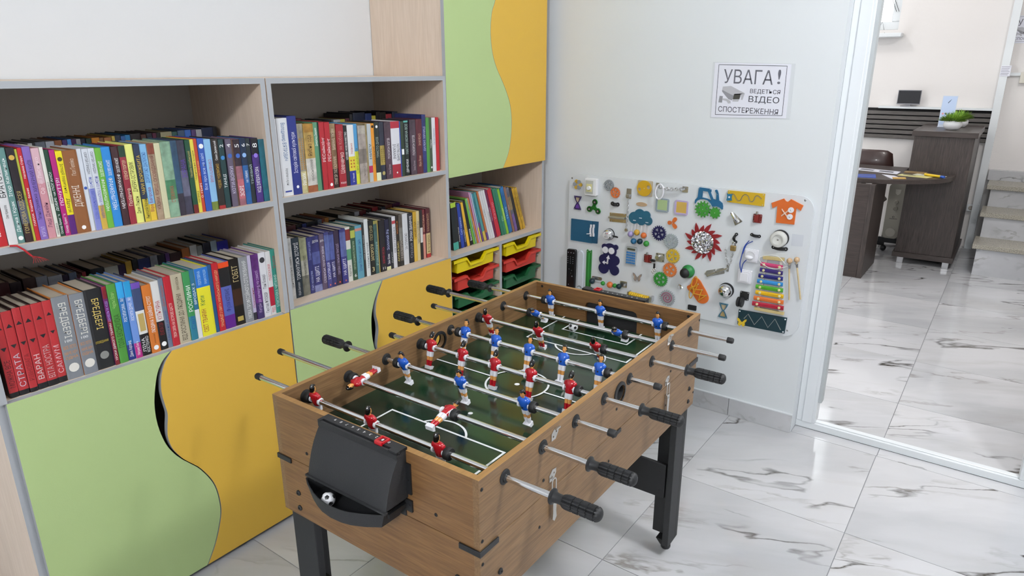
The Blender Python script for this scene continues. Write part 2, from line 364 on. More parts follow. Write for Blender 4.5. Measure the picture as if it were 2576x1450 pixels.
BG=[(-0.037,0.7535),(-0.069,0.707),(-0.086,0.673),(-0.098,0.633),(-0.102,0.594),(-0.102,0.55),(-0.095,0.502),(-.075,.44),(-.045,.38),(-.01,.31),(.012,.24),(.015,.17),(0,.1),(-.03,.04),(-.04,.018)]
BY=[(-0.032,0.7535),(-0.055,0.712),(-0.071,0.673),(-0.076,0.63),(-0.07,0.598),(-0.069,0.566),(-0.076,0.532),(-0.081,0.498),(-.07,.44)]+[(x+.0035, z) for x, z in BG[8:]]
CG=[(.64,2.2),(.668,2.08),(.69,1.96),(.69,1.86),(0.671,1.772),(0.649,1.728),(0.638,1.665),(0.641,1.607),(0.654,1.553),(0.68,1.503),(0.714,1.457),(0.745,1.41),(0.771,1.356),(0.782,1.291),(0.777,1.221),(0.758,1.151),(0.717,1.087)]
def bookcase(x0, x1, ztop, zmid, zlow, zdoor, cg, cy, name_label, xl=None):
    xl = x0 if xl is None else xl
    t = thing('bookcase', name_label, 'bookcase', ((x0+x1)/2, .2, 0))
    o = Vector((-(x0+x1)/2, -.2, 0)); mats = [BEIGE, EDGE]
    def mk(nm, boxes, mats=mats, lb=None):
        b = MB()
        for q in boxes: panel_box(b, *q)
        b.mul(Matrix.Translation(o)); return b.build(nm, mats, t, label=lb)
    mk('side_panel', [(xl, x0+T, 0, .4, zdoor+.001, ztop), (xl, x0+T, .0175, .4, 0, zdoor+.001)])
    mk('side_panel', [(x1-T, x1, 0, .4, zdoor+.001, ztop), (x1-T, x1, .0175, .4, 0, zdoor+.001)])
    mk('top_panel', [(x0+T, x1-T, 0, .396, ztop-T, ztop)], [BEIGEX, EDGE])
    mk('shelf', [(x0+T, x1-T, 0, .39, zmid-T, zmid)], [BEIGEX, EDGE])
    mk('shelf', [(x0+T, x1-T, .017, .39, zlow-T, zlow)], [BEIGEX, EDGE])
    mk('back_panel', [(x0+T, x1-T, .39, .396, .02, ztop-T)], [BACKP, BACKP])
    mk('plinth', [(x0+T, x1-T, .06, .076, 0, .08), (x0+T, x1-T, .06, .39, .08, .08+T)])
    dd = part('door_pair', t, tuple(o)); g = smooth_pts(cg); y_ = smooth_pts(cy)
    door_pair(dd, x0-.0005 if xl == x0 else x0+.013, x1-.001, .018, zdoor, g, y_, 0, .0165)
    return t
bookcase(-1.2566, -.4464, 1.479, 1.1163, .749, .7475, AG, AY, 'left low bookcase with two open book shelves above green and yellow doors', xl=-1.2606)
bookcase(-.4425, .354, 1.479, 1.1205, .7543, .7535, BG, BY, 'middle low bookcase standing between the left bookcase and the tall cabinet')
def tall_cabinet():
    x0, x1 = .358, 1.0713
    t = thing('cabinet', 'tall cabinet beside the white wall with green and yellow upper door and coloured trays', 'cabinet', ((x0+x1)/2, .2, 0)); o = Vector((-(x0+x1)/2, -.2, 0))
    def mk(nm, boxes, mats=(BEIGE, EDGE)):
        b = MB()
        for q in boxes: panel_box(b, *q)
        b.mul(Matrix.Translation(o)); return b.build(nm, mats, t)
    mk('side_panel', [(x0, x0+T, .0165, .4, 0, 2.2)]); mk('side_panel', [(x1-T, x1, .0165, .4, 0, 2.2)])
    mk('top_panel', [(x0+T, x1-T, .0165, .4, 2.2-T, 2.2)], (BEIGEX, EDGE))
    mk('shelf', [(x0+T, x1-T, .0165, .39, .751-T, .7515)], (BEIGEX, EDGE)); mk('shelf', [(x0+T, x1-T, .0165, .39, 1.095, 1.111)], (BEIGEX, EDGE))
    mk('divider', [(.712, .728, .0165, .39, .08+T, .735)]); mk('shelf', [(x0+T, x1-T, .0165, .39, .08, .08+T)], (BEIGEX, EDGE))
    mk('back_panel', [(x0+T, x1-T, .39, .396, .02, 2.2-T)], (BACKP, BACKP)); mk('plinth', [(x0+T, x1-T, .06, .076, 0, .08)])
    dd = part('door_pair', t, tuple(o)); cg = smooth_pts(CG)
    door_pair(dd, x0-.003, 1.0560, 1.0865, 2.199, cg, [(x+.002, z) for x, z in cg], -.001, .0155)
    # runners
    for (a, b_) in ((.374, .712), (.728, 1.0553)):
        for k in range(7):
            z = .735-.016-.078*(k+1)+.052
            for xa in (a, b_-.008): rb = MB(); rb.box(xa, xa+.008, .03, .38, z-.004, z); rb.mul(Matrix.Translation(o)); rb.build('tray_runner', mat('clear_plastic', 'b8b8b6', .3), t)
tall_cabinet()
# plastic trays
TC = [('yellow', mat('tray_yellow', 'dfc80e', .3)), ('red', mat('tray_red', 'c83a30', .3)), ('dark green', mat('tray_green', '1d5c36', .3))]
def tray_mesh(m, W_):
    b = MB(); D = .33; H = .062; c = W_/2; ins = .03
    # body (tapered tub walls), bottom
    def ring(x0, x1, y0, y1, z): return [(x0, y0, z), (x1, y0, z), (x1, y1, z), (x0, y1, z)]
    # rim with handle dip: front rim profile as lofted strip
    prof = [(0, 0), (c-.070, 0), (c-.046, -.030), (c+.036, -.030), (c+.066, 0), (W_, 0)]
    zt = 0
    vs = []
    for (x, dz) in prof:
        xi = ins+(x/W_)*(W_-2*ins)
        vs += [(x, -.008, zt+dz), (x, .006, zt+dz), (xi, .006, zt+dz-.014), (xi, -.0005, zt+dz-.014), (x, -.008, zt+dz-.012)]
    n = len(prof); fs = []
    for i in range(n-1):
        for j in range(5):
            a_, b_ = i*5+j, i*5+(j+1) % 5; fs.append((a_, a_+5, b_+5, b_))
    fs += [(0, 1, 2, 3, 4), (n*5-1, n*5-2, n*5-3, n*5-4, n*5-5)]
    b.add(vs, fs)
    # front wall
    vs = []
    for (x, dz) in prof:
        xi = ins+(x/W_)*(W_-2*ins); vs += [(xi, 0, zt+dz-.012), (ins+.004+(x/W_)*(W_-2*ins-.008), .004, zt-H), (xi, .004, zt+dz-.012), (ins+.004+(x/W_)*(W_-2*ins-.008), .008, zt-H)]
    fs = []
    for i in range(n-1): fs += [(i*4, i*4+1, i*4+5, i*4+4), (i*4+2, i*4+6, i*4+7, i*4+3)]
    b.add(vs, fs)
    # side + back walls, bottom
    b.box(ins, ins+.003, .004, D, -H, -.002); b.box(W_-ins-.003, W_-ins, .004, D, -H, -.002); b.box(ins, W_-ins, D-.003, D, -H, -.002); b.box(ins, W_-ins, .004, D, -H, -H+.003)
    # side rims
    b.box(0, ins, .0, D, -.004, 0); b.box(W_-ins, W_, .0, D, -.004, 0); b.box(0, .003, .006, D, -.012, 0); b.box(W_-.003, W_, .006, D, -.012, 0)
    b.box(ins, W_-ins, D-.02, D, -.004, 0)
    return b.mesh('storage_tray', [m])
for s_, (xa, xb) in enumerate(((.386, .700), (.736, 1.0465))):
    for k in range(6):
        nm, m = TC[[0, 1, 2, 2, 1, 0][k]]
        if k > 2 and False: continue
        o = link('storage_tray', tray_mesh(m, xb-xa), None, (xa, .020, .728-.0795*k))
        side = ('left', 'right')[s_]
        tag(o, '%s plastic tray, %s from top in the %s column of the tall cabinet' % (nm, ['first', 'second', 'third', 'fourth', 'fifth', 'sixth'][k], side), 'tray', 'storage trays in the tall cabinet')
# ================================================= BOOKS
BOOKS = {
 'A1': (0.014, 1.1168, [
  (-1.1914,-1.1617,0.228,0,'b3242a','scarlet',[],[('Олег Криштопа','d',0.1, 0.4, 'f2f2f2')]),
  (-1.1602,-1.1415,0.219,0,'d5d5d6','white',[],[('БРАТСТВО','u',0.5, 0.86, '1c1c1e'), ('Олег Криштопа','u',0.28, 0.42, '1c1c1e')]),
  (-1.1409,-1.1268,0.219,0,'5f8782','sea green',[],[('Ігор Калинець','u',0.5, 0.9, 'f2f2f2'), ('Данка і Крак','u',0.12, 0.45, 'f2f2f2'), ('●','u',0.03, 0.08, 'f2f2f2')]),
  (-1.1258,-1.1097,0.218,0,'2b2228','dark plum',[(0.08,0.45,'5a5f70'),(0.0,0.2,'3a2222')],[('ГОМЕРОВА ОДІССЕЯ','u',0.1, 0.55, 'c8b46a'), ('●','u',0.86, 0.94, 'c8a24a')]),
  (-1.1091,-1.1041,0.214,0,'a9ab3c','lime',[],[('Де зуби дід','u',0.3, 0.6, '4a6a2a')]),
  (-1.1035,-1.0947,0.216,0,'b3202c','crimson',[],[('Наталка Струк','u',0.68, 0.92, 'f2f2f2'), ('ПАРИЖ. Король бажає','u',0.14, 0.6, 'f2f2f2')]),
  (-1.0941,-1.0783,0.218,0,'7d63ad','violet',[],[('ХИМЕРНИЙ КИЇВ','u',0.52, 0.86, '2a2050'), ('Тетяна Стрижевська','u',0.22, 0.5, '2a2050'), ('ФОРТАЛ','u',0.03, 0.14, 'cfc4ea')]),
  (-1.0771,-1.06,0.213,0,'c48b94','dusty pink',[(0.62,1,'cfa9b3')],[('Софія Лисенко','u',0.5, 0.9, 'e8d4da'), ('Леді Джейн','u',0.12, 0.4, '5a2a52')]),
  (-1.0594,-1.052,0.214,0,'d9d9cf','cream',[],[('ДЖЕЙН БАРКЛЕМ','u',0.3, 0.7, '1c1c1e'), ('МАМИНА','u',0.03, 0.16, '1c1c1e')]),
  (-1.0514,-1.0411,0.207,0,'1f4030','dark green',[],[('ДОБРЕ чи ПОГАНО?','u',0.3, 0.75, 'f2f2f2'), ("Оскар Бреніф'є", 'u',0.03, 0.26, 'f2f2f2')]),
  (-1.0405,-1.0288,0.206,0,'a81f70','magenta',[],[('ПОЧУТТЯ?','u',0.36, 0.68, 'f2f2f2'), ("Оскар Бреніф'є", 'u',0.03, 0.26, 'f2f2f2')]),
  (-1.0282,-1.0137,0.202,0,'e0cf1c','bright yellow',[(0,0.24,'531c6e')],[('Історії порятунку','d',0.5, 0.85, '1c1c1e'), ('Друзі','d',0.26, 0.45, '1c1c1e'), ('●','d',0.87, 0.94, '4a4020')]),
  (-1.0131,-0.9811,0.202,0,'87552f','wide brown',[],[('Пол Ґелліко','u',0.7, 0.9, 'd8c8b8'), ('ДЖЕННІ','u',0.32, 0.58, 'e6dccf'), ('●','u',0.04, 0.09, 'f2f2f2')]),
  (-0.9805,-0.9702,0.203,0,'cdd2db','pale white',[],[('♞','u',0.5, 0.56, '2f4fa0')]),
  (-0.9696,-0.9558,0.202,0,'ced3dc','white and lilac',[(0,0.52,'7f86c4')],[('СЕРГІЙ ГРИДІН','d',0.7, 0.96, '33343c'), ('ФЕДЬКО У ВІРТУАЛЬНОМУ МІСТІ','d',0.14, 0.66, '3a4bb0')]),
  (-0.9552,-0.9411,0.202,0,'ced3dc','white and sand',[(0,0.3,'c7a548')],[('СЕРГІЙ ГРИДІН','d',0.7, 0.96, '33343c'), ('ФЕДЬКО У ПОШУКАХ ЧУПАКАБРИ','d',0.14, 0.66, '28349a')]),
  (-0.9405,-0.925,0.201,0,'68a83c','leaf green',[],[('ФРАНКЕНШТЕЙН','d',0.22, 0.62, 'f2f2f2'), ('ДЖОН ШЕЛЛІ','d',0.65, 0.84, 'f2f2f2')]),
  (-0.9244,-0.903,0.202,0,'2c82c9','azure',[],[('ФРАНКЕНШТЕЙН','d',0.22, 0.62, 'f2f2f2'), ('ДЖОН ШЕЛЛІ','d',0.65, 0.84, 'f2f2f2')]),
  (-0.9016,-0.8849,0.201,0,'3b2226','dark maroon',[],[('ФРАНКЕНШТЕЙН','d',0.22, 0.66, 'f2f2f2'), ('ДЖОН ШЕЛЛІ','d',0.68, 0.86, 'f2f2f2')]),
  (-0.884,-0.8678,0.202,0,'8d2a38','wine red',[(0.86,1,'1d3a28')],[('ЕЛІНОР ПОРТЕР','u',0.58, 0.82, 'e0cfa8'), ('Поліанна','u',0.24, 0.46, 'e9dcc0')]),
  (-0.8672,-0.8468,0.204,0,'dde07e','pale yellow',[],[('ДЖЕРРІ-ОСТРОВИК','u',0.4, 0.78, '3c3a20'), ('Джек Лондон','u',0.12, 0.34, '3c3a20')]),
  (-0.8462,-0.8315,0.203,0,'27324a','dark navy',[(0,0.3,'c9b638')],[('ЧАРИ ВОРОЖБИТА','u',0.36, 0.86, 'd8b73a'), ('Анатолій Качан','u',0.04, 0.3, '1c1c1e')]),
  (-0.8309,-0.8123,0.201,0,'7fb4dc','sky blue',[(0,0.22,'d9b93a')],[('ДОРОГОЮ ДАЛЕКОЮ','u',0.5, 0.9, '2a55a0'), ('Віра Багірова','u',0.12, 0.44, '8a3050')]),
  (-0.8117,-0.7942,0.202,0,'b79f85','tan',[(0.86,1,'9a4f3a')],[('КАЗКИ, ВІРШІ, ОПОВІДАННЯ','u',0.14, 0.84, '6e2c22')]),
  (-0.7936,-0.7779,0.201,0,'c9c6a2','cream-edged',[],[]),
  (-0.7773,-0.7493,0.203,0,'93b89c','mint',[(0.24,0.5,'4f8a63')],[('СТЕЖИНКА','u',0.2, 0.42, 'b04a3a')]),
  (-0.7487,-0.7318,0.204,0,'3b5b78','slate blue',[(0,0.3,'3a3442')],[('НАВЗНАК З ПЕРЕМОГОЮ','u',0.5, 0.9, '2f4a66')]),
  (-0.7311,-0.7093,0.203,0,'454356','stormy grey',[(0.25,0.6,'6a6a80')],[('ЗОРАНА','u',0.5, 0.75, '5b3fa0')]),
  (-0.7085,-0.6945,0.203,0,'1e4a34','bottle green',[(0,0.12,'6a2020')],[('Михайло Коцюбинський','u',0.5, 0.85, 'c0b070')]),
  (-0.6938,-0.6829,0.203,0,'d9c94a','yellow',[],[('Чорнильна історія','u',0.45, 0.85, '1c1c1e'), ('МАТРИЦІ','u',0.14, 0.3, '1c1c1e')]),
  (-0.6823,-0.673,0.204,0,'b4432a','orange red',[],[('О. ГЕНРІ','u',0.2, 0.4, 'f2f2f2'), ('ОСТАННІЙ','u',0.5, 0.7, 'e0b080')]),
  (-0.6722,-0.6536,0.204,0,'2c50a4','royal blue',[],[('Все про все на світі','u',0.3, 0.8, 'c8d4f0'), ('//','u',0.85, 0.94, 'f2f2f2')]),
  (-0.653,-0.6327,0.2,0,'86b4da','light blue',[(0,0.12,'6a7a34')],[('СТРУМЕНТУ КАЗАВ','d',0.4, 0.72, 'b03030')]),
  (-0.6321,-0.6118,0.2,0,'2a2420','blackish brown',[(0,0.05,'9a2a2a')],[('ЧУДОВЕ ЧУДОВИСЬКО','u',0.3, 0.65, 'c9a23a'), ('Сашко Дерманський','u',0.7, 0.97, 'f2f2f2')]),
  (-0.6111,-0.5944,0.197,0,'1e3a3c','dark teal',[],[('ТАНЦІ','u',0.3, 0.5, 'f2f2f2'), ('2','u',0.86, 0.95, 'f2f2f2'), ('●','u',0.7, 0.77, '3a80c0')]),
  (-0.5887,-0.5707,0.196,0,'5f5668','mauve grey',[],[('КОТИ-ВОЯКИ','u',0.2, 0.6, 'c8c0d8'), ('4','u',0.86, 0.95, 'f2f2f2'), ('●','u',0.72, 0.79, '3a60b0')]),
  (-0.57,-0.5649,0.193,0,'5a4436','thin brown',[],[]),
  (-0.5642,-0.5429,0.193,0,'a26a76','rose',[(0.1,0.4,'c8707a'),(0.6,1,'3a2a34')],[('ЗОРІ','u',0.14, 0.3, 'f2f2f2'), ('5','u',0.86, 0.95, 'f2f2f2'), ('●','u',0.72, 0.79, '3a60b0')]),
  (-0.5421,-0.5238,0.193,0,'2c66a8','ocean blue',[(0.6,1,'1c3050')],[('НА ГЛИБИНІ','u',0.34, 0.52, 'f2f2f2'), ('6','u',0.86, 0.95, 'f2f2f2'), ('●','u',0.72, 0.79, '8ab0e0')]),
  (-0.5231,-0.5083,0.193,0,'1c262a','black-green',[],[('ТІНЕВИЙ','u',0.3, 0.6, 'b0c0c0'), ('7','u',0.86, 0.95, 'f2f2f2')]),
  (-0.5068,-0.4826,0.192,0,'4b2f82','deep purple',[(0.75,1,'161420')],[('КОД ІМПЕРАТОРА','u',0.16, 0.56, 'f2f2f2'), ('8','u',0.84, 0.94, 'f2f2f2'), ('●','u',0.7, 0.77, '8a70d0')]),
  (-0.4814,-0.4596,0.187,0,'1f6a7c','teal patterned',[],[]),
 ]),
 'A2': (0.02, 0.7494, [
  (-1.2263,-1.2069,0.213,0,'ab2d31','brick red with thin lettering',[(0,0.06,'1c1c1e')],[('МОЖНА ВСЕ','u',0.12, 0.45, '4a1416'), ('▲','u',0.8, 0.86, '1c1c1e'), ('▼','u',0.55, 0.61, '1c1c1e')]),
  (-1.2063,-1.1847,0.214,0,'ab2d31','brick red with large silver lettering',[(0,0.06,'1c1c1e')],[('СТРАТА','u',0.1, 0.5, 'c5b9c4'), ('▲','u',0.8, 0.86, '1c1c1e'), ('▼','u',0.56, 0.62, '1c1c1e')]),
  (-1.1841,-1.1671,0.217,0,'ab2d31','brick red with two lines of lettering',[(0,0.05,'1c1c1e')],[('РІВНОВАГА','u',0.14, 0.46, '7d2326'), ('▲','u',0.8, 0.86, '1c1c1e'), ('▼','u',0.56, 0.62, '1c1c1e')]),
  (-1.1657,-1.1451,0.217,0,'ab2d31','brick red with bold silver lettering',[(0,0.07,'1c1c1e')],[('ВАРАН','u',0.12, 0.42, 'd8c4c4'), ('▲','u',0.8, 0.86, '1c1c1e'), ('▼','u',0.56, 0.62, '1c1c1e')]),
  (-1.1445,-1.1205,0.217,0,'ab2d31','brick red with small silver lettering',[(0,0.07,'1c1c1e')],[('ВІТА НОСТРА','u',0.1, 0.5, 'c4a0a0'), ('▲','u',0.8, 0.86, '1c1c1e'), ('▼','u',0.58, 0.64, '1c1c1e')]),
  (-1.1199,-1.1003,0.217,0,'b03034','bright red, last of the brick reds',[(0,0.07,'1c1c1e')],[('САМУМ','u',0.12, 0.46, 'd8b0b4'), ('▲','u',0.82, 0.87, '1c1c1e'), ('▼','u',0.6, 0.65, '1c1c1e')]),
  (-1.0997,-1.0617,0.22,0,'7d8187','light grey with orange covers',[],[('БРЕДБЕРІ','d',0.5, 0.92, 'dcdad2'), ('100','u_',0.45, 0.48, 'f2f2f2'), ('ВСЕ ЛІТО','u_',0.36, 0.42, 'd08a4a'), ('НАЧЕ НІЧ','u_',0.29, 0.35, 'd08a4a'), ('ОДНА','u_',0.24, 0.28, 'd08a4a'), ('●','u_',0.08, 0.19, 'e0dcd4')]),
  (-1.0605,-1.027,0.218,0,'7b7f86','light grey',[],[('БРЕДБЕРІ','d',0.5, 0.92, 'dcdad2'), ('100','u_',0.45, 0.48, 'f2f2f2'), ('ВСЕ ЛІТО','u_',0.36, 0.42, 'd08a4a'), ('НАЧЕ НІЧ','u_',0.29, 0.35, 'd08a4a'), ('ОДНА','u_',0.24, 0.28, 'd08a4a'), ('●','u_',0.08, 0.19, 'e0dcd4')]),
  (-1.0258,-0.9837,0.219,0,'222326','thick black',[],[('БРЕДБЕРІ','d',0.5, 0.88, 'e4c86c'), ('ОПОВІДАННЯ','u_',0.32, 0.36, 'c8b040'), ('●','u_',0.12, 0.22, '8a8a86')]),
  (-0.9831,-0.9724,0.219,0,'7c2a78','maroon and purple',[(0,0.58,'8f2632'),(0.85,1,'982a34')],[('ДАНІЕЛЬ М. КІДІ','u',0.56, 0.82, 'b0a0e8'), ('УРОКИ ДИКОГО ТВАРИН','u',0.06, 0.54, 'f2f2f2')]),
  (-0.9708,-0.9482,0.221,0,'4d8d3c','grass green',[],[('ГОЛА ЕКОНОМІКА','u',0.2, 0.62, '24401c'), ('Чарльз Вілан','u',0.7, 0.9, 'a8d080')]),
  (-0.9469,-0.9293,0.221,0,'2b6fae','blue upright',[(0.8,1,'35a0dc'),(0,0.2,'22307c')],[('РОСТИТИ СИНА... ЯК?','u',0.5, 0.8, 'f2f2f2'), ('Діана Хорсанд','u',0.04, 0.25, 'f2f2f2')]),
  (-0.9286,-0.911,0.219,0,'6c8fd0','pale blue and magenta',[(0.8,1,'2c96cc'),(0,0.2,'b02a80')],[('РОСТИТИ ДОЧКУ... ЯК?','u',0.5, 0.8, 'f2f2f2'), ('Матраев Елена','u',0.04, 0.22, 'f2f2f2')]),
  (-0.91,-0.8864,0.21,0,'39476a','night blue and white',[(0,0.3,'1c1c1e'),(0.3,0.62,'dcdcd8'),(0.92,1,'6a4aa8')],[('ЛІНА','u',0.04, 0.26, 'f2f2f2'), ('КОСТЕНКО','u2',0.04, 0.26, 'f2f2f2'), ('▯','u',0.34, 0.58, 'b8a060')]),
  (-0.8849,-0.8605,0.197,0,'c8722e','orange',[],[('ЛЮДИНА З БЕЙКЕР-СТРІТ','u',0.3, 0.84, 'f2f2f2'), ('АРТУР КОНАН ДОЙЛ','u',0.14, 0.28, '5a2c14'), ('●','u',0.04, 0.11, 'f2f2f2')]),
  (-0.8598,-0.8377,0.201,0,'d6d6d4','white over black',[(0,0.42,'1c1c1e')],[('КУЛЬТУРНА','u',0.45, 0.72, 'b02a30'), ('ЕМПАТІЯ','u',0.22, 0.4, '8a2a2c'), ('●','u',0.05, 0.12, 'f2f2f2')]),
  (-0.837,-0.824,0.205,0,'6b7487','blue grey',[],[('Джек Керуак','u',0.6, 0.9, 'a8503c'), ('Міста на дорозі','u',0.1, 0.55, '2a4a8a')]),
  (-0.8233,-0.803,0.206,0,'b02430','cherry red',[],[('ТВОЯ СИЛА НА ОСТРОВІ ЩАСТЯ','u',0.12, 0.62, 'f0d8d0')]),
  (-0.8023,-0.769,0.206,0,'b5ac94','thick beige',[],[('ВІД РОСЛИНИ ДО ЛЮДИНИ','u',0.04, 0.72, '3c3020'), ('ВАН НОСАЛЬ','u',0.78, 0.96, '4a3c28')]),
  (-0.7683,-0.7479,0.207,0,'3c8a50','emerald',[(0,0.35,'2f7a90')],[('РОСЛИНИ','u',0.42, 0.8, 'f2f2f2'), ('Світ','u',0.16, 0.36, '245a9c')]),
  (-0.7471,-0.733,0.209,0,'2c6a88','teal over white',[(0,0.42,'dcdcdc')],[('ВРОДАХ З','u',0.5, 0.8, 'f2f2f2')]),
  (-0.7323,-0.6907,0.208,0,'e0d832','vivid yellow with blue head',[(0.72,1,'2a6fc0')],[('ПОПУЛЯРНА','u',0.76, 0.96, 'b8d8f0'), ('ЕНЦИКЛОПЕДІЯ','u2',0.76, 0.96, 'b8d8f0'), ('СВІТ ТВАРИН','u',0.06, 0.4, '9a2a3a'), ('Кети','u',0.46, 0.6, '3a7a40')]),
  (-0.69,-0.6792,0.21,0,'24507c','thin navy',[],[]),
  (-0.6784,-0.6589,0.212,0,'b2202a','red with cream lettering',[],[('ТРАДИЦІЇ І СВЯТА УКРАЇНСЬКОГО НАРОДУ','u',0.06, 0.9, 'e8c890')]),
  (-0.6577,-0.623,0.208,0,'5560a8','periwinkle and orange',[(0.64,0.92,'1c1c1e'),(0.92,1,'d8481c'),(0,0.2,'5a2080')],[('Фузія','u',0.26, 0.4, '2a3080'), ('КІПІАНІ','u',0.42, 0.6, '20204a')]),
  (-0.6218,-0.5912,0.211,0,'17120f','black with golden lettering',[(0.3,0.55,'3a2418')],[('ГОБІТ','u',0.66, 0.9, 'c8b480'), ('▣','u',0.06, 0.13, 'b09a50')]),
  (-0.5904,-0.5619,0.21,0,'86888c','mid grey',[],[('МОВА ПРОФЕСІЙНОГО СПІЛКУВАННЯ','u',0.06, 0.94, 'dcdcdc')]),
  (-0.561,-0.5492,0.21,0,'b4acc6','pale lilac',[(0,0.12,'303038')],[('Покоління','u',0.2, 0.5, 'a03050')]),
  (-0.5483,-0.5243,0.21,0,'6a3582','purple',[(0,0.25,'4a3a70')],[('Кетрін де велмунд на самоті','u',0.1, 0.75, 'c0a8d0')]),
  (-0.5234,-0.498,0.21,0,'d6d6dc','bright white',[],[('Гюстав ФЛОБЕР','u',0.06, 0.38, '2c2c30'), ('Пані Боварі','u',0.44, 0.66, '303036'), ('◎','u',0.84, 0.93, '303036')]),
  (-0.4971,-0.4794,0.209,0,'cfcfd0','white and red',[(0.14,0.44,'a82238')],[('ПІДСКАЗКИ','u',0.55, 0.8, 'c03040'), ('TED','u',0.03, 0.12, 'c03040')]),
  (-0.4785,-0.4604,0.212,0,'2f8578','turquoise',[],[('БЛИСКАВКА ЧИТАННЯ','u',0.1, 0.6, 'bfe0d8'), ('Успіх','u',0.7, 0.9, 'a04040')]),
 ]),
 'B1': (0.014, 1.121, [
  (-0.4197,-0.4114,0.239,0,'d4d4d8','thin white',[],[]),
  (-0.4108,-0.3733,0.24,0,'d6d8dc','wide white',[],[("Володимир В'ЯТРОВИЧ", 'd',0.46, 0.94, '2a5a8c'), ('Нотатки з кухні','d',0.14, 0.36, '1c1c1e'), ('▬','d',0.05, 0.07, '2a3a8c')]),
  (-0.3727,-0.3389,0.244,0,'232f78','thick royal blue',[],[('Історія світової культури','u',0.28, 0.8, 'e0e0f0'), ('⌵','u',0.08, 0.12, 'f2f2f2')]),
  (-0.338,-0.316,0.219,0,'a39c88','khaki and cream',[(0,0.32,'d2c894')],[('РИЗИК','u',0.12, 0.3, 'f2f2f2'), ('✿✿✿✿','u',0.34, 0.8, 'b07a2a')]),
  (-0.3154,-0.2776,0.217,0,'c6a45a','golden and white',[(0.1,0.5,'dcd8d0'),(0,0.1,'a4603c'),(0.88,1,'b88838')],[('УКРАЇНСЬКА КУХНЯ','u',0.16, 0.48, '4a4a40'), ('Рибна ода','u',0.54, 0.84, '5a4020')]),
  (-0.2769,-0.2589,0.22,0,'55896a','jade green',[],[('Джеральд Даррелл','u',0.66, 0.92, 'f2f2f2')]),
  (-0.2583,-0.2543,0.22,0,'24342c','thin dark green',[],[]),
  (-0.2537,-0.2331,0.219,0,'a6222c','carmine',[],[('РЕСайклінг','u',0.42, 0.78, 'f0e0e0')]),
  (-0.2324,-0.2111,0.218,0,'a6222c','carmine with white dot',[],[('РЕСайклінг','u',0.42, 0.76, 'f0e0e0'), ('●','u',0.04, 0.09, 'f2f2f2')]),
  (-0.2105,-0.1861,0.212,0,'8a6a4c','tan and dark brown',[(0,0.3,'3a2a26'),(0.86,1,'a88a66')],[('ГРИГІР ТЮТЮННИК','u',0.06, 0.5, 'c8b8a0'), ('ВИБРАНІ ТВОРИ','u',0.6, 0.92, 'd8c8b0')]),
  (-0.1848,-0.1547,0.207,0,'96202c','ruby red',[],[('Шевченко','u',0.22, 0.56, 'e8d8d0'), ('як Кобзар','u',0.6, 0.9, 'b88078'), ('FOLIO','u_',0.05, 0.08, 'f2f2f2')]),
  (-0.154,-0.1381,0.202,0,'1c2020','black',[],[('ЦІКАВЕ МОВОЗНАВСТВО','u',0.44, 0.9, 'f2f2f2')]),
  (-0.1374,-0.1093,0.203,0,'dcdcdc','white, yellow and blue',[(0.0,0.24,'26308a'),(0.24,0.48,'d8c83c')],[('Українська','u',0.52, 0.7, 'b04a3a'), ('▩','u',0.28, 0.44, 'a84a24'), ('В. І. Маковій','u',0.05, 0.2, 'f2f2f2')]),
  (-0.1086,-0.0921,0.205,0,'4a90c0','blue over yellow',[(0,0.55,'ccd038')],[('Світ довкола','u',0.18, 0.6, '5a6a20')]),
  (-0.091,-0.0576,0.198,0,'b4a8a0','greyish pink',[(0.35,0.6,'8a8078'),(0.86,1,'c8c0b4')],[('Анатолій ДНІСТРОВИЙ','u',0.12, 0.5, '6a6058')]),
  (-0.0569,-0.0482,0.203,0,'a8966a','thin khaki',[],[]),
  (-0.0474,-0.03,0.202,0,'b0b8bc','silver with crimson block',[(0.16,0.28,'b02850')],[('АЗИН','d',0.4, 0.66, '30404c')]),
  (-0.0292,-0.0139,0.202,0,'d8902c','amber',[],[('ЄВРОПЕЙСЬКИЙ','u',0.3, 0.6, '4a2c10'), ('●','u',0.92, 0.97, '1c1c1e')]),
  (-0.0131,0.0087,0.205,0,'242c28','black and cream',[(0,0.14,'d8dcb8')],[('ТРИСТО ДНІВ','u',0.4, 0.75, 'a0b0a4'), ('●','u',0.9, 0.95, 'f2f2f2')]),
  (0.0095,0.0323,0.204,0,'34384a','dark slate',[(0.26,0.6,'b09a50')],[('▒','u',0.3, 0.55, '786830'), ('●','u',0.08, 0.15, 'b0a060')]),
  (0.0331,0.0644,0.203,0,'54404c','plum grey',[],[('ПОХОРОН БОГІВ','u',0.36, 0.72, 'e0d8dc'), ('Іван Білик','u',0.08, 0.26, 'b0a0a8')]),
  (0.0652,0.1083,0.203,0,'d8d8de','white with red corners',[(0,0.24,'9c2434'),(0.88,1,'a8283a')],[('NOTRE DAME','d',0.3, 0.6, '34343c'), ("D'UKRAINE", 'd2',0.34, 0.6, '34343c'), ('◆','u',0.07, 0.11, 'f2f2f2')]),
  (0.1092,0.1132,0.202,0,'2a48a0','thin cobalt',[],[]),
  (0.1138,0.1322,0.201,0,'2e3c2c','mossy',[],[('▭','u',0.4, 0.5, 'f2f2f2')]),
  (0.1335,0.156,0.202,0,'1c2424','black with pale lettering',[(0.97,1,'5aa8a0')],[('МАГАМ МОЖНА ВСЕ','u',0.4, 0.94, 'a8c0b8'), ('ДЯЧЕНКИ','u',0.06, 0.3, 'f2f2f2')]),
  (0.1612,0.1924,0.204,0,'544450','plum grey again',[],[('ПОХОРОН БОГІВ','u',0.36, 0.72, 'e0d8dc'), ('Іван Білик','u',0.08, 0.26, 'b0a0a8')]),
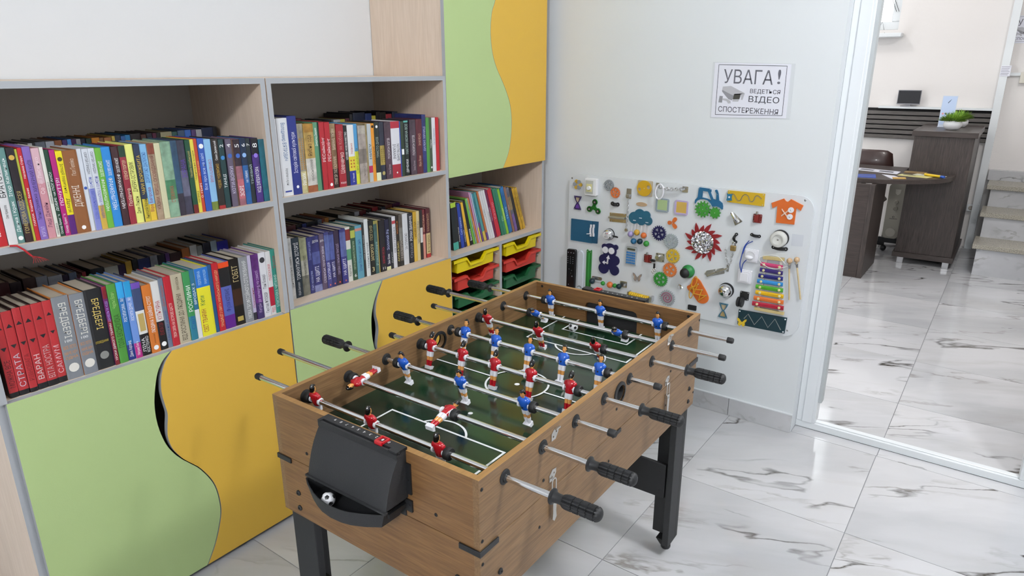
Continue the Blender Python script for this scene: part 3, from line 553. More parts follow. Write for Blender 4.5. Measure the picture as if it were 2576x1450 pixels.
  (0.1937,0.2268,0.204,0,'54202a','maroon',[],[('ЗНАМЕНО','u',0.52, 0.74, 'd0a890'), ('Віра Вовк','u',0.14, 0.34, 'd0a890')]),
  (0.2277,0.2484,0.219,0,'343c78','tall indigo',[],[('ДАЛЕКІ ЗІРНИЦІ','u',0.38, 0.8, 'c0c4e0')]),
  (0.2493,0.2666,0.207,0,'5c9c48','striped green',[(0.0,1,'4c8a40')],[]),
  (0.2675,0.2822,0.206,0,'3c4c38','forest green',[],[('Чари','u',0.44, 0.6, 'f2f2f2'), ('●','u',0.06, 0.1, 'f2f2f2')]),
  (0.2835,0.3035,0.205,0,'d8d8dc','slim white',[],[('Сестри перемоги','u',0.5, 0.8, '8080a0')]),
  (0.3044,0.3213,0.205,0,'b8242c','slim red',[],[]),
 ]),
 'B2': (0.08, 0.7548, [
  (-0.3767,-0.3572,0.214,0,'cfcfcc','white map-patterned',[],[('Дніпровські хвилі','u',0.2, 0.7, '505050')]),
  (-0.3564,-0.3253,0.21,0,'1f2c38','dark navy',[],[('ТОРКНУТИСЬ ІСТОРІЇ','u',0.3, 0.92, 'f2f2f2'), ('Юрій Шаповал','u',0.04, 0.26, 'c8ccd0')]),
  (-0.3246,-0.2959,0.203,0,'a8aa88','sketch-covered grey',[(0,0.35,'7c7c70'),(0.35,0.62,'c0beb0')],[('ШЕВЧЕНКОЗНАВЧІ СТУДІЇ','u',0.3, 0.7, '1c1c1e')]),
  (-0.2942,-0.2753,0.201,0,'2c2f66','navy',[],[('Історична доба','u',0.6, 0.92, '8890c0'), ('Світ козацтва','u',0.06, 0.4, 'a8b0d8')]),
  (-0.2746,-0.2411,0.2,0,'3a3a78','indigo with white lettering',[(0.0,0.12,'8a90c0'),(0.5,0.72,'5a62a0')],[('НА ЩИТІ','u',0.18, 0.46, 'e8e8f0'), ('ДОПА','u_',0.88, 0.93, 'f2f2f2')]),
  (-0.2404,-0.2198,0.202,0,'594c62','mauve',[],[("СЛОВ'ЯНСЬК. ПОЧАТОК ВІЙНИ", 'u',0.12, 0.78, 'd8d0e0'), ('ДОПА','u_',0.86, 0.9, 'f2f2f2')]),
  (-0.2191,-0.1986,0.205,0,'4a4a8c','blue violet',[(0.5,0.95,'6a78b8')],[('ІЗОЛЯЦІЯ','u',0.16, 0.46, 'e0e0f4'), ('●','u',0.04, 0.07, 'd86a5a')]),
  (-0.1979,-0.1771,0.202,0,'3a3870','dark indigo',[(0.5,0.95,'5a66a8')],[('НА ЩИТІ','u',0.18, 0.46, 'e8e8f0'), ('●','u',0.04, 0.07, 'd86a5a')]),
  (-0.1763,-0.153,0.203,0,'33263c','aubergine',[],[('ГЕРОЇКА І ЛЯЛЬКАР ТРАГЕДІЇ','u',0.2, 0.76, 'b0a0c0'), ('●','u',0.04, 0.07, 'e0503c')]),
  (-0.1519,-0.125,0.203,0,'3d3c86','bluish purple',[(0.5,0.95,'6470ac')],[('НА ЩИТІ','u',0.16, 0.46, 'e8e8f0'), ('●','u',0.04, 0.07, 'd86a5a')]),
  (-0.1238,-0.1009,0.205,0,'cfd0c8','white with green and red',[(0.4,0.6,'5a9070'),(0.76,0.96,'7a2a28')],[('Карпати','u',0.1, 0.3, '4a4a40')]),
  (-0.0999,-0.078,0.201,0,'33503c','dark green',[(0.8,0.94,'a8b050')],[('СВІТЛО ДУХОВНОСТІ І КУЛЬТУРИ','u',0.2, 0.74, 'b8c8a8'), ('6','u_',0.06, 0.12, 'f2f2f2')]),
  (-0.0767,-0.0453,0.202,0,'5a94a8','powder blue',[(0.9,0.95,'c08070')],[('Ірина Вільде наших днів','u',0.14, 0.74, '2c4c84')]),
  (-0.0445,-0.0346,0.208,0,'2a2c2c','thin charcoal',[],[('НАША ДОРОГА УКРАЇНА','u',0.2, 0.9, 'd0d0cc')]),
  (-0.0338,-0.015,0.219,0,'d0d4d4','tall white',[],[('Україна в історії','u',0.14, 0.6, '404850')]),
  (-0.0142,0.0103,0.212,0,'1e1f1c','black with cream lettering',[],[('ЗАПОРОГИ','u',0.26, 0.56, 'd8c890'), ('ПОГОНЯ','u',0.64, 0.9, 'b0a878'), ('3','u_',0.06, 0.14, 'd8c890')]),
  (0.0111,0.0283,0.206,0,'4a6e6c','teal marbled',[(0.94,1,'b8b060')],[('Роксолана','u',0.16, 0.6, '9ab8b0')]),
  (0.0291,0.036,0.205,0,'9c8a4a','thin ochre',[],[]),
  (0.0377,0.0674,0.203,0,'1e1c20','black with red lettering',[],[('ВОВЧИЙ МІСЯЦЬ','u',0.16, 0.48, 'b02a3a'), ('11','u_',0.04, 0.09, 'f2f2f2')]),
  (0.0682,0.0905,0.201,0,'1c1c34','blue black',[(0,0.07,'d0d0a0')],[('Іван Білик','u',0.12, 0.32, 'f2f2f2'), ('Золотий Ра','u',0.4, 0.8, 'b8c0e8')]),
  (0.0918,0.1061,0.204,0,'26282c','slim charcoal',[],[("Дев'яті", 'u',0.1, 0.34, 'b0b4b4')]),
  (0.1069,0.1255,0.206,0,'cfcfd4','slim white with red emblem',[(0.86,0.92,'b04048')],[('ЄВГЕН ГРЕБІНКА','u',0.3, 0.8, '606068')]),
  (0.1264,0.1423,0.207,0,'2a2420','black and orange',[],[('ЖИЛЕЦЬ','u',0.64, 0.9, 'c87838'), ('АНАБАЗИС','u',0.1, 0.5, 'd8c878')]),
  (0.1434,0.1622,0.207,0,'6e665e','photo-covered grey',[(0,0.1,'303030'),(0.5,0.75,'8c8a84')],[('МАЗЕПА','u',0.16, 0.5, 'b0a8a0')]),
  (0.1633,0.1914,0.207,0,'ced0d4','broad white',[],[('ЗА СПИНОЮ','u',0.3, 0.62, '585860')]),
  (0.1936,0.2213,0.204,0,'22262e','ink blue',[],[('РОМАН ІВАНИЧУК','u',0.45, 0.95, 'f2f2f2'), ('Орда','u',0.1, 0.4, '8a8c94')]),
  (0.2222,0.2416,0.205,0,'c09a30','mustard',[(0,0.45,'d0ac48')],[('НОВЕЛИ','u',0.5, 0.8, '503c18')]),
  (0.2425,0.2602,0.205,0,'c8b888','pale cream',[],[('МИКОЛА ГОЛЕМБА','u',0.35, 0.8, '4a4a70')]),
  (0.2616,0.2764,0.206,0,'2c2a2a','black and white',[(0.35,0.65,'c8c8c4')],[]),
  (0.2773,0.2946,0.205,0,'6c2a34','maroon over salmon',[(0.0,0.5,'c88a7c')],[('ХРИСТИНА','u',0.55, 0.9, 'd0b090')]),
  (0.2982,0.3228,0.207,0,'52222c','maroon over sand',[(0.0,0.5,'c4b284'),(0,0.08,'a83030')],[('Ф.ПЕТРАРКА','u',0.1, 0.46, '705c34'), ('КАНЦОНЬЄРЕ','u',0.54, 0.9, 'c0a080')]),
 ]),
 'C': (0.075, 0.7522, [
  (0.4602,0.4965,0.21,-0.016,'22282a','black with neon green',[(0,0.16,'48a898'),(0.16,0.3,'22282a'),(0.9,1,'a8c83c')],[]),
  (0.4978,0.5121,0.205,-0.031,'26222a','black with white lettering',[],[('Артем Чапай','u',0.12, 0.5, 'f2f2f2')]),
  (0.5135,0.5364,0.201,-0.032,'25409a','blue',[],[('Світ книжок','u',0.3, 0.7, 'b0c0f0')]),
  (0.5377,0.5521,0.198,-0.036,'242a4e','dark navy',[],[('Саша Гірник','u',0.12, 0.4, 'f2f2f2')]),
  (0.5537,0.5732,0.201,-0.045,'dcae34','golden yellow',[],[('Пірати','u',0.2, 0.7, '5a4418')]),
  (0.5749,0.5962,0.206,-0.051,'1e2022','black',[],[('Веселка','u',0.1, 0.36, 'f2f2f2')]),
  (0.5977,0.6096,0.215,-0.06,'6cae3c','lime green',[],[('Казки','u',0.2, 0.7, '2c5c20')]),
  (0.611,0.6221,0.214,-0.062,'8fb89c','mint',[],[]),
  (0.6236,0.6342,0.215,-0.06,'c87a44','orange',[],[('Мова','u',0.2, 0.7, 'f0c8a0')]),
  (0.6356,0.6455,0.239,-0.062,'c490b4','pink',[],[]),
  (0.6472,0.6577,0.236,-0.056,'a8b8c8','pale blue',[(0,0.3,'d8c84c')],[]),
  (0.6594,0.6717,0.231,-0.06,'7a4a8c','purple and teal',[(0.4,1,'3c90a0')],[]),
  (0.6732,0.6933,0.232,-0.069,'4c8c8c','teal',[(0,0.2,'c8b050')],[]),
  (0.6947,0.7087,0.233,-0.078,'b0683c','russet',[(0,0.16,'5a3a80')],[]),
  (0.7105,0.7246,0.233,-0.081,'cfcfd0','white first',[],[('Львів','u',0.4, 0.7, '8a8a8a')]),
  (0.7252,0.7389,0.233,-0.081,'d2d2d4','white second',[],[]),
  (0.7395,0.7547,0.234,-0.081,'d6d6d8','white third',[],[('Легенди','u',0.3, 0.6, '1c1c1e')]),
  (0.7562,0.7709,0.233,-0.077,'6a2348','plum',[],[('Мистецтво','u',0.3, 0.7, 'e0c0d0')]),
  (0.7725,0.8026,0.233,-0.08,'b42a38','red',[(0.0,1,'b42a38')],[('Казкар','u',0.3, 0.8, 'd89098')]),
  (0.8082,0.8271,0.231,-0.087,'2c7058','dark green',[],[]),
  (0.8281,0.8472,0.228,-0.08,'2f7a60','green',[],[('Ліс','u',0.2, 0.5, 'b0d8c0')]),
  (0.8481,0.8658,0.223,-0.076,'86b834','lime',[],[('Природа','u',0.2, 0.7, 'e8f0c0')]),
  (0.8674,0.8946,0.229,-0.082,'2b70ac','ocean blue',[],[('Море','u',0.2, 0.7, 'a0c8e8')]),
  (0.8963,0.9137,0.227,-0.086,'85604e','brown',[],[('Дім','u',0.4, 0.7, 'd0b8a8')]),
  (0.9153,0.9379,0.22,-0.085,'6a6a78','colourful grey',[(0,0.4,'7a60a0'),(0.5,0.8,'a08a60')],[]),
  (0.9395,0.96,0.214,-0.08,'2a2626','black slim',[],[]),
  (0.9616,0.9809,0.211,-0.075,'d8a830','first yellow patterned',[],[('◆◆◆','u',0.3, 0.8, '5a4020')]),
  (0.983,1.0035,0.21,-0.077,'d8ac38','second yellow patterned',[],[('◆◆◆','u',0.3, 0.8, '5a4020')]),
 ]),
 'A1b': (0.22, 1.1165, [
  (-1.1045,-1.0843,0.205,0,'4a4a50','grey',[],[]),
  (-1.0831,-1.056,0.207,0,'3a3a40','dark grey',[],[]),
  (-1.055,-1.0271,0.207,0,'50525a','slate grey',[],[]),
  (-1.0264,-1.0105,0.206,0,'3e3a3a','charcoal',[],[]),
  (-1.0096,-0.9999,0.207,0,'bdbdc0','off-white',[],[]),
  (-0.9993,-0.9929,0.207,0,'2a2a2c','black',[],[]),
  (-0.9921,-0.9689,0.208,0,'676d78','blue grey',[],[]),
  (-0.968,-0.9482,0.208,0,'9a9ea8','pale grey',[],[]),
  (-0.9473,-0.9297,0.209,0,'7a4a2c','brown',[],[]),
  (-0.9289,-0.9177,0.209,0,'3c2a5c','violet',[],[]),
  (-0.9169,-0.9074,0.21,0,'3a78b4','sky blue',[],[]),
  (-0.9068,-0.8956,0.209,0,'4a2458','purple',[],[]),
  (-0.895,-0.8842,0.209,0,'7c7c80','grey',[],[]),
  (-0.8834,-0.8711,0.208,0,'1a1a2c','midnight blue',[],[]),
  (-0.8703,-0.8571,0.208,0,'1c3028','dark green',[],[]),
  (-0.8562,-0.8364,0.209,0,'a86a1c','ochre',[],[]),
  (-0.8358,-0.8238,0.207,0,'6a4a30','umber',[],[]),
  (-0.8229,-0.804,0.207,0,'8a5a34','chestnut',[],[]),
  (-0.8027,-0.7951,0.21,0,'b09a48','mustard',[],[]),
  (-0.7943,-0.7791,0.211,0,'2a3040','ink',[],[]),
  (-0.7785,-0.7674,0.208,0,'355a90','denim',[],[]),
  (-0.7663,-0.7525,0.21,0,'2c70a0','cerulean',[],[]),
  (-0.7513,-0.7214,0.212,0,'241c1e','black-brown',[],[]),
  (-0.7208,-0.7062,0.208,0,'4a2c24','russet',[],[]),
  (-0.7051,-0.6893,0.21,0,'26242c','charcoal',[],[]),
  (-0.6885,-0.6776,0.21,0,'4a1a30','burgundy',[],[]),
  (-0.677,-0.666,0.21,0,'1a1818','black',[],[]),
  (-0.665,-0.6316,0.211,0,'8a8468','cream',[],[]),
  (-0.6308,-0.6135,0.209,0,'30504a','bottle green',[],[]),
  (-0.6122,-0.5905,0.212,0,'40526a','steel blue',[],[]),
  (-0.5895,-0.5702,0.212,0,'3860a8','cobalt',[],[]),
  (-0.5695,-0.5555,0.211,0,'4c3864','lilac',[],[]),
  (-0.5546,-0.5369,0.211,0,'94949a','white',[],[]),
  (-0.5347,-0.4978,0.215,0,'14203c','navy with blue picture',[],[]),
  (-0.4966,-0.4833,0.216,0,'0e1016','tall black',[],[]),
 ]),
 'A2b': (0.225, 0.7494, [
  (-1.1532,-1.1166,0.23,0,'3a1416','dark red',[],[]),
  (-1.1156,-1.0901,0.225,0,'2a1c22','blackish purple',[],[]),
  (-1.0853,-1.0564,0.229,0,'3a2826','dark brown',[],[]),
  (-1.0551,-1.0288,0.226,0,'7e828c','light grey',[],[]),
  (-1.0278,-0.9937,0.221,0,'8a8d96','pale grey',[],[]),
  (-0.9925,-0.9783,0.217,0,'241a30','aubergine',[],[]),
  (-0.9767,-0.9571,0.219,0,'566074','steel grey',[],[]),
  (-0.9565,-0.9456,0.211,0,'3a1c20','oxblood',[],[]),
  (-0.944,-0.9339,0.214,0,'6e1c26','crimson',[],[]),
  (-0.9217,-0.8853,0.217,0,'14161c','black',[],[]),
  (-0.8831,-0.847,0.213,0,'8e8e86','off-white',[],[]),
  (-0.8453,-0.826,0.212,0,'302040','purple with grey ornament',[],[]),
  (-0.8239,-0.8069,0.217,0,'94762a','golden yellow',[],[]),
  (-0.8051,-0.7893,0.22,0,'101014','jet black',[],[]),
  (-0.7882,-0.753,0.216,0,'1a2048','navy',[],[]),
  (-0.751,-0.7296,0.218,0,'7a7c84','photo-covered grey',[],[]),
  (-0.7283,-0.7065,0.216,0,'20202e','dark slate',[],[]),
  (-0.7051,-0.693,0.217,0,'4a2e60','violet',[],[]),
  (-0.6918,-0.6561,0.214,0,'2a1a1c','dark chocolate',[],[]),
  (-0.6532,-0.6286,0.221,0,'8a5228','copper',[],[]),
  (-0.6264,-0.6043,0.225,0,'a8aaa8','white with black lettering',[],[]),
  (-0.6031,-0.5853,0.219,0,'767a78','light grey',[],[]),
  (-0.5823,-0.5564,0.224,0,'181a26','black with white lettering',[],[]),
  (-0.5547,-0.5339,0.225,0,'8ea0ac','pale blue',[],[]),
  (-0.533,-0.4941,0.219,0,'2c2c90','ultramarine',[],[]),
 ]),
 'B1b': (0.22, 1.1208, [
  (-0.2241,-0.1988,0.227,0,'4a2a20','brown',[],[]),
  (-0.1982,-0.1607,0.22,0,'52161f','maroon',[],[]),
  (-0.1601,-0.1344,0.213,0,'1e1c20','charcoal',[],[]),
  (-0.133,-0.0314,0.206,0,'17171a','wide black',[],[]),
  (-0.0193,0.0115,0.206,0,'a4a6ac','pale grey',[],[]),
  (0.0124,0.035,0.206,0,'b0a848','yellow green',[],[]),
  (0.0364,0.0563,0.208,0,'4a2028','wine',[],[]),
  (0.0584,0.0716,0.222,0,'2c2c2e','tall charcoal',[],[]),
  (0.0729,0.1328,0.226,0,'141c34','tall midnight',[],[]),
  (0.1334,0.1659,0.221,0,'1c2c5c','navy',[],[]),
  (0.1668,0.1891,0.211,0,'b0a43c','yellow',[],[]),
  (0.1911,0.212,0.224,0,'121216','black',[],[]),
  (0.2128,0.2434,0.222,0,'161616','jet black',[],[]),
  (0.244,0.2757,0.213,0,'80202c','red with white mark',[],[]),
  (0.2773,0.3073,0.221,0,'16243c','ink blue',[],[]),
 ]),
 'B2b': (0.24, 0.7548, [
  (-0.2568,-0.2397,0.212,0,'4a2026','maroon',[],[]),
  (-0.2386,-0.2136,0.211,0,'6a3a40','rosewood',[],[]),
  (-0.2123,-0.1883,0.211,0,'141414','black',[],[]),
  (-0.1873,-0.1686,0.21,0,'26306c','blue',[],[]),
  (-0.1669,-0.1193,0.212,0,'16181e','dark',[],[]),
  (-0.1171,-0.0984,0.213,0,'5a6272','blue grey',[],[]),
  (-0.0973,-0.0836,0.213,0,'7a3420','rust',[],[]),
  (-0.0825,-0.0634,0.213,0,'a0682c','orange',[],[]),
  (-0.0628,-0.0065,0.202,0,'2a2c2c','black patterned',[],[]),
  (-0.0037,0.064,0.212,0,'2a2a2a','charcoal',[],[]),
  (0.0655,0.0899,0.212,0,'9a9ca4','light grey',[],[]),
  (0.0912,0.1236,0.212,0,'52181e','dark red',[],[]),
  (0.1249,0.1518,0.212,0,'161414','black',[],[]),
  (0.157,0.1889,0.216,0,'7c1c26','red',[],[]),
  (0.1895,0.2012,0.209,0,'301c20','dark brown',[],[]),
  (0.2024,0.2287,0.209,0,'2c3444','slate',[],[]),
  (0.2313,0.2702,0.213,0,'5a2c26','reddish brown',[],[]),
  (0.2718,0.3144,0.214,0,'50204c','purple',[],[]),
 ]),
 'Cb': (0.24, 0.7522, [
  (0.6447,0.6814,0.183,0,'6b4030','brown',[],[]),
  (0.6836,0.7727,0.193,0,'5b6870','blue grey',[],[]),
  (0.7749,0.8281,0.2,0,'4a4c50','grey',[],[]),
  (0.8299,0.8764,0.2,0,'7a7e82','pale grey',[],[]),
  (0.8782,0.9175,0.2,0,'55585c','dark grey',[],[]),
  (0.9193,0.9764,0.201,0,'2c5a78','blue',[],[]),
  (0.9781,1.0211,0.197,0,'3c6ea0','light blue',[],[]),
 ]),
}
ORD = ['', 'first', 'second', 'third', 'fourth', 'fifth', 'sixth', 'seventh', 'eighth', 'ninth', 'tenth', 'eleventh', 'twelfth', 'thirteenth', 'fourteenth', 'fifteenth', 'sixteenth', 'seventeenth', 'eighteenth', 'nineteenth', 'twentieth']
def ordn(n):
    if n <= 20: return ORD[n]
    if n % 10 == 0: return {30: 'thirtieth', 40: 'fortieth'}[n]
    return {2: 'twenty-', 3: 'thirty-', 4: 'forty-'}[n//10]+ORD[n % 10]
bm_cache = {}
MOT = ('patterned', 'stormy', 'photo', 'marbled', 'plum grey', 'indigo', 'blue violet', 'purple', 'golden and', 'khaki', 'colourful', 'sketch', 'greyish', 'mint', 'slate', 'rose', 'ocean', 'dark plum', 'tan')
def cmat(h, nm=''):
    if any(k in nm for k in MOT): return mat('mottled_'+h, h, .38, var=.5, vscale=38)
    return mat('cover_'+h, h, .38)
def make_book(x0, x1, y, z0, h, lean, col, bands, texts, D, label, group):
    w_ = x1-x0; cols = [col]; lv = {0., 1.}; bcol = 'd0823a' if label.startswith('light grey') and label.endswith('A2') else '2a1416' if label.endswith('A2') and ('brick' in label or 'bright red' in label) else None
    bands = [(max(a, 0), min(b_, 1), c) for a, b_, c in bands]
    for a, b_, c in bands:
        lv |= {a, b_}
        if c not in cols: cols.append(c)
    lv = sorted(lv); b = MB(); bl = min(.0016, w_*.08)
    pr_ = [(0, 0), (w_*.14, -bl*.8), (w_*.5, -bl), (w_*.86, -bl*.8), (w_, 0)]
    t = min(.0022, w_*.14)
    for i in range(len(lv)-1):
        za, zb = lv[i]*h, lv[i+1]*h; mid = (lv[i]+lv[i+1])/2; mi = 0
        for a, b_, c in bands:
            if a <= mid <= b_: mi = cols.index(c)
        for j in range(4):
            p, q = pr_[j], pr_[j+1]; b.add([(p[0], p[1], za), (q[0], q[1], za), (q[0], q[1], zb), (p[0], p[1], zb)], [(0, 1, 2, 3)], mi, True)
    bi = 0
    if bcol: cols.append(bcol); bi = len(cols)-1
    b.box(0, t, .0, D, 0, h, bi); b.box(w_-t, w_, .0, D, 0, h, bi)
    b.add([(p[0], p[1], h) for p in pr_]+[(w_-t, t, h), (t, t, h)], [(0, 1, 2, 3, 4, 5, 6)]); b.add([(p[0], p[1], 0) for p in pr_]+[(w_-t, t, 0), (t, t, 0)], [(6, 5, 4, 3, 2, 1, 0)])
    b.add([(t, t, 0), (w_-t, t, 0), (w_-t, t, h), (t, t, h)], [(3, 2, 1, 0)])
    o = b.build('book', [cmat(c, label) for c in cols], None, (x0, y, z0))
    tag(o, label, 'book', group)
    pb = MB(); pb.box(t, w_-t, t, D-.003, .002, h-.0035); pb.build('page_block', PAGES, o)
    if texts:
        two = any(k[1] in 'u2d2' and k[1].endswith('2') for k in texts); tb = MB(); tc = []
        for (s, d, f0, f1, c) in texts:
            if c not in tc: tc.append(c)
            mi = tc.index(c); L_ = (f1-f0)*h; yy = -bl-.0003; cx = w_/2
            if s in '●◎◆▲▼▣▯▭▬▩▒⌵♞//✿✿✿✿◆◆◆' and not s.isalnum():
                zc = (f0+f1)/2*h; rr = min(L_/2, w_*.36)
                if s in '▲▼':
                    k = 1 if s == '▲' else -1; tb.add([(cx-rr, yy, zc-k*rr*.7), (cx+rr, yy, zc-k*rr*.7), (cx, yy, zc+k*rr*.8)], [(0, 1, 2) if k > 0 else (2, 1, 0)], mi)
                elif s == '◆' : tb.add([(cx-rr, yy, zc), (cx, yy, zc-rr), (cx+rr, yy, zc), (cx, yy, zc+rr)], [(0, 1, 2, 3)], mi)
                elif s in ('✿✿✿✿', '◆◆◆', '▩', '▒'):
                    n_ = max(3, int(L_/(w_*.3)));
                    for q in range(n_):
                        z_ = f0*h+L_*(q+.5)/n_
                        for sx in (-.22, .22):
                            r2 = w_*.13; xx = cx+sx*w_; tb.add([(xx-r2, yy, z_), (xx, yy, z_-r2), (xx+r2, yy, z_), (xx, yy, z_+r2)], [(0, 1, 2, 3)], mi)
                elif s in ('▯', '▭', '▣', '▬'):
                    tb.add([(cx-w_*.32, yy, f0*h), (cx+w_*.32, yy, f0*h), (cx+w_*.32, yy, f1*h), (cx-w_*.32, yy, f1*h)], [(0, 1, 2, 3)], mi)
                else:
                    n_ = 14; tb.add([(cx+rr*math.cos(2*PI*k/n_), yy, zc+rr*math.sin(2*PI*k/n_)) for k in range(n_)], [tuple(range(n_))], mi)
            elif d == 'u_': text_into(tb, s, (w_*.12, yy, f0*h), (1, 0, 0), (0, 0, 1), w_*.76, L_, mi)
            else:
                hh = w_*.62; off = 0
                if two: hh = w_*.36; off = w_*.22*(1 if d.endswith('2') else -1)
                hh = min(hh, .02)
                if d[0] == 'u': text_into(tb, s, (cx+off+hh/2, yy, f0*h), (0, 0, 1), (-1, 0, 0), L_, hh, mi)
                else: text_into(tb, s, (cx-off-hh/2, yy, f1*h), (0, 0, -1), (1, 0, 0), L_, hh, mi)
        tb.build('spine_print', [mat('ink_'+c, c, .5) for c in tc], o)
    if lean:
        o.rotation_euler = (0, -math.atan(-lean/h) if lean < 0 else 0, 0)
    return o
PLX = 0
PL = {'A1': ('front row, upper shelf, left bookcase', 'books in front on the upper shelf of the left bookcase'), 'A2': ('front row, lower shelf, left bookcase', 'books in front on the lower shelf of the left bookcase'),
      'B1': ('front row, upper shelf, middle bookcase', 'books in front on the upper shelf of the middle bookcase'), 'B2': ('front row, lower shelf, middle bookcase', 'books in front on the lower shelf of the middle bookcase'),
      'C': ('leaning front row, tall cabinet shelf', 'leaning books in the tall cabinet'), 'A1b': ('back row, upper shelf, left bookcase', 'books behind on the upper shelf of the left bookcase'),
      'A2b': ('back row, lower shelf, left bookcase', 'books behind on the lower shelf of the left bookcase'), 'B1b': ('back row, upper shelf, middle bookcase', 'books behind on the upper shelf of the middle bookcase'),
      'B2b': ('back row, lower shelf, middle bookcase', 'books behind on the lower shelf of the middle bookcase'), 'Cb': ('back row, tall cabinet shelf', 'books behind in the tall cabinet')}
def fill_books():
    for k, (yy, z0, rows) in BOOKS.items():
        place, grp = PL[k]; n = len(rows); px = None
        for i, (x0, x1, h, lean, col, nm, bands, texts) in enumerate(rows):
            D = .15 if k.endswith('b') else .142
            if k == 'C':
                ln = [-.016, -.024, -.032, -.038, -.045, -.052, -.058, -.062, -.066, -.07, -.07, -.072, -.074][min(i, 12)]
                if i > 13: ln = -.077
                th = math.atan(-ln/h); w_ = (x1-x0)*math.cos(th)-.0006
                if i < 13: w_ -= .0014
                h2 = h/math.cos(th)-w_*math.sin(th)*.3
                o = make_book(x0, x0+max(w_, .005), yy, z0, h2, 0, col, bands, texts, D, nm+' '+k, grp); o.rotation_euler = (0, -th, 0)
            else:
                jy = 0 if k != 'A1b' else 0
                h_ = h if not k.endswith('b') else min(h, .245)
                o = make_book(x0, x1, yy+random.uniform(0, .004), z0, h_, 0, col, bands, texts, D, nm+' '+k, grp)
            o['label'] = ' '.join(('%s book, %s from left, %s' % (nm, ordn(i+1), place)).split()[:16])
fill_books()
def bookmark():
    b = MB(); b.tube([(-1.165, -.004, 1.119), (-1.152, -.006, 1.117), (-1.14, -.007, 1.105), (-1.128, -.007, 1.088)], .0022, 6)
    for k in range(7): b.tube([(-1.128, -.006, 1.088), (-1.125+.003*k, -.0075, 1.082-.001*abs(3-k)), (-1.128+.0055*k, -.008, 1.070)], .0005, 4)
    tag(b.build('bookmark', mat('bookmark_red', 'b01c24', .6)), 'red cord bookmark with tassel hanging over the upper shelf edge', 'bookmark')
bookmark()

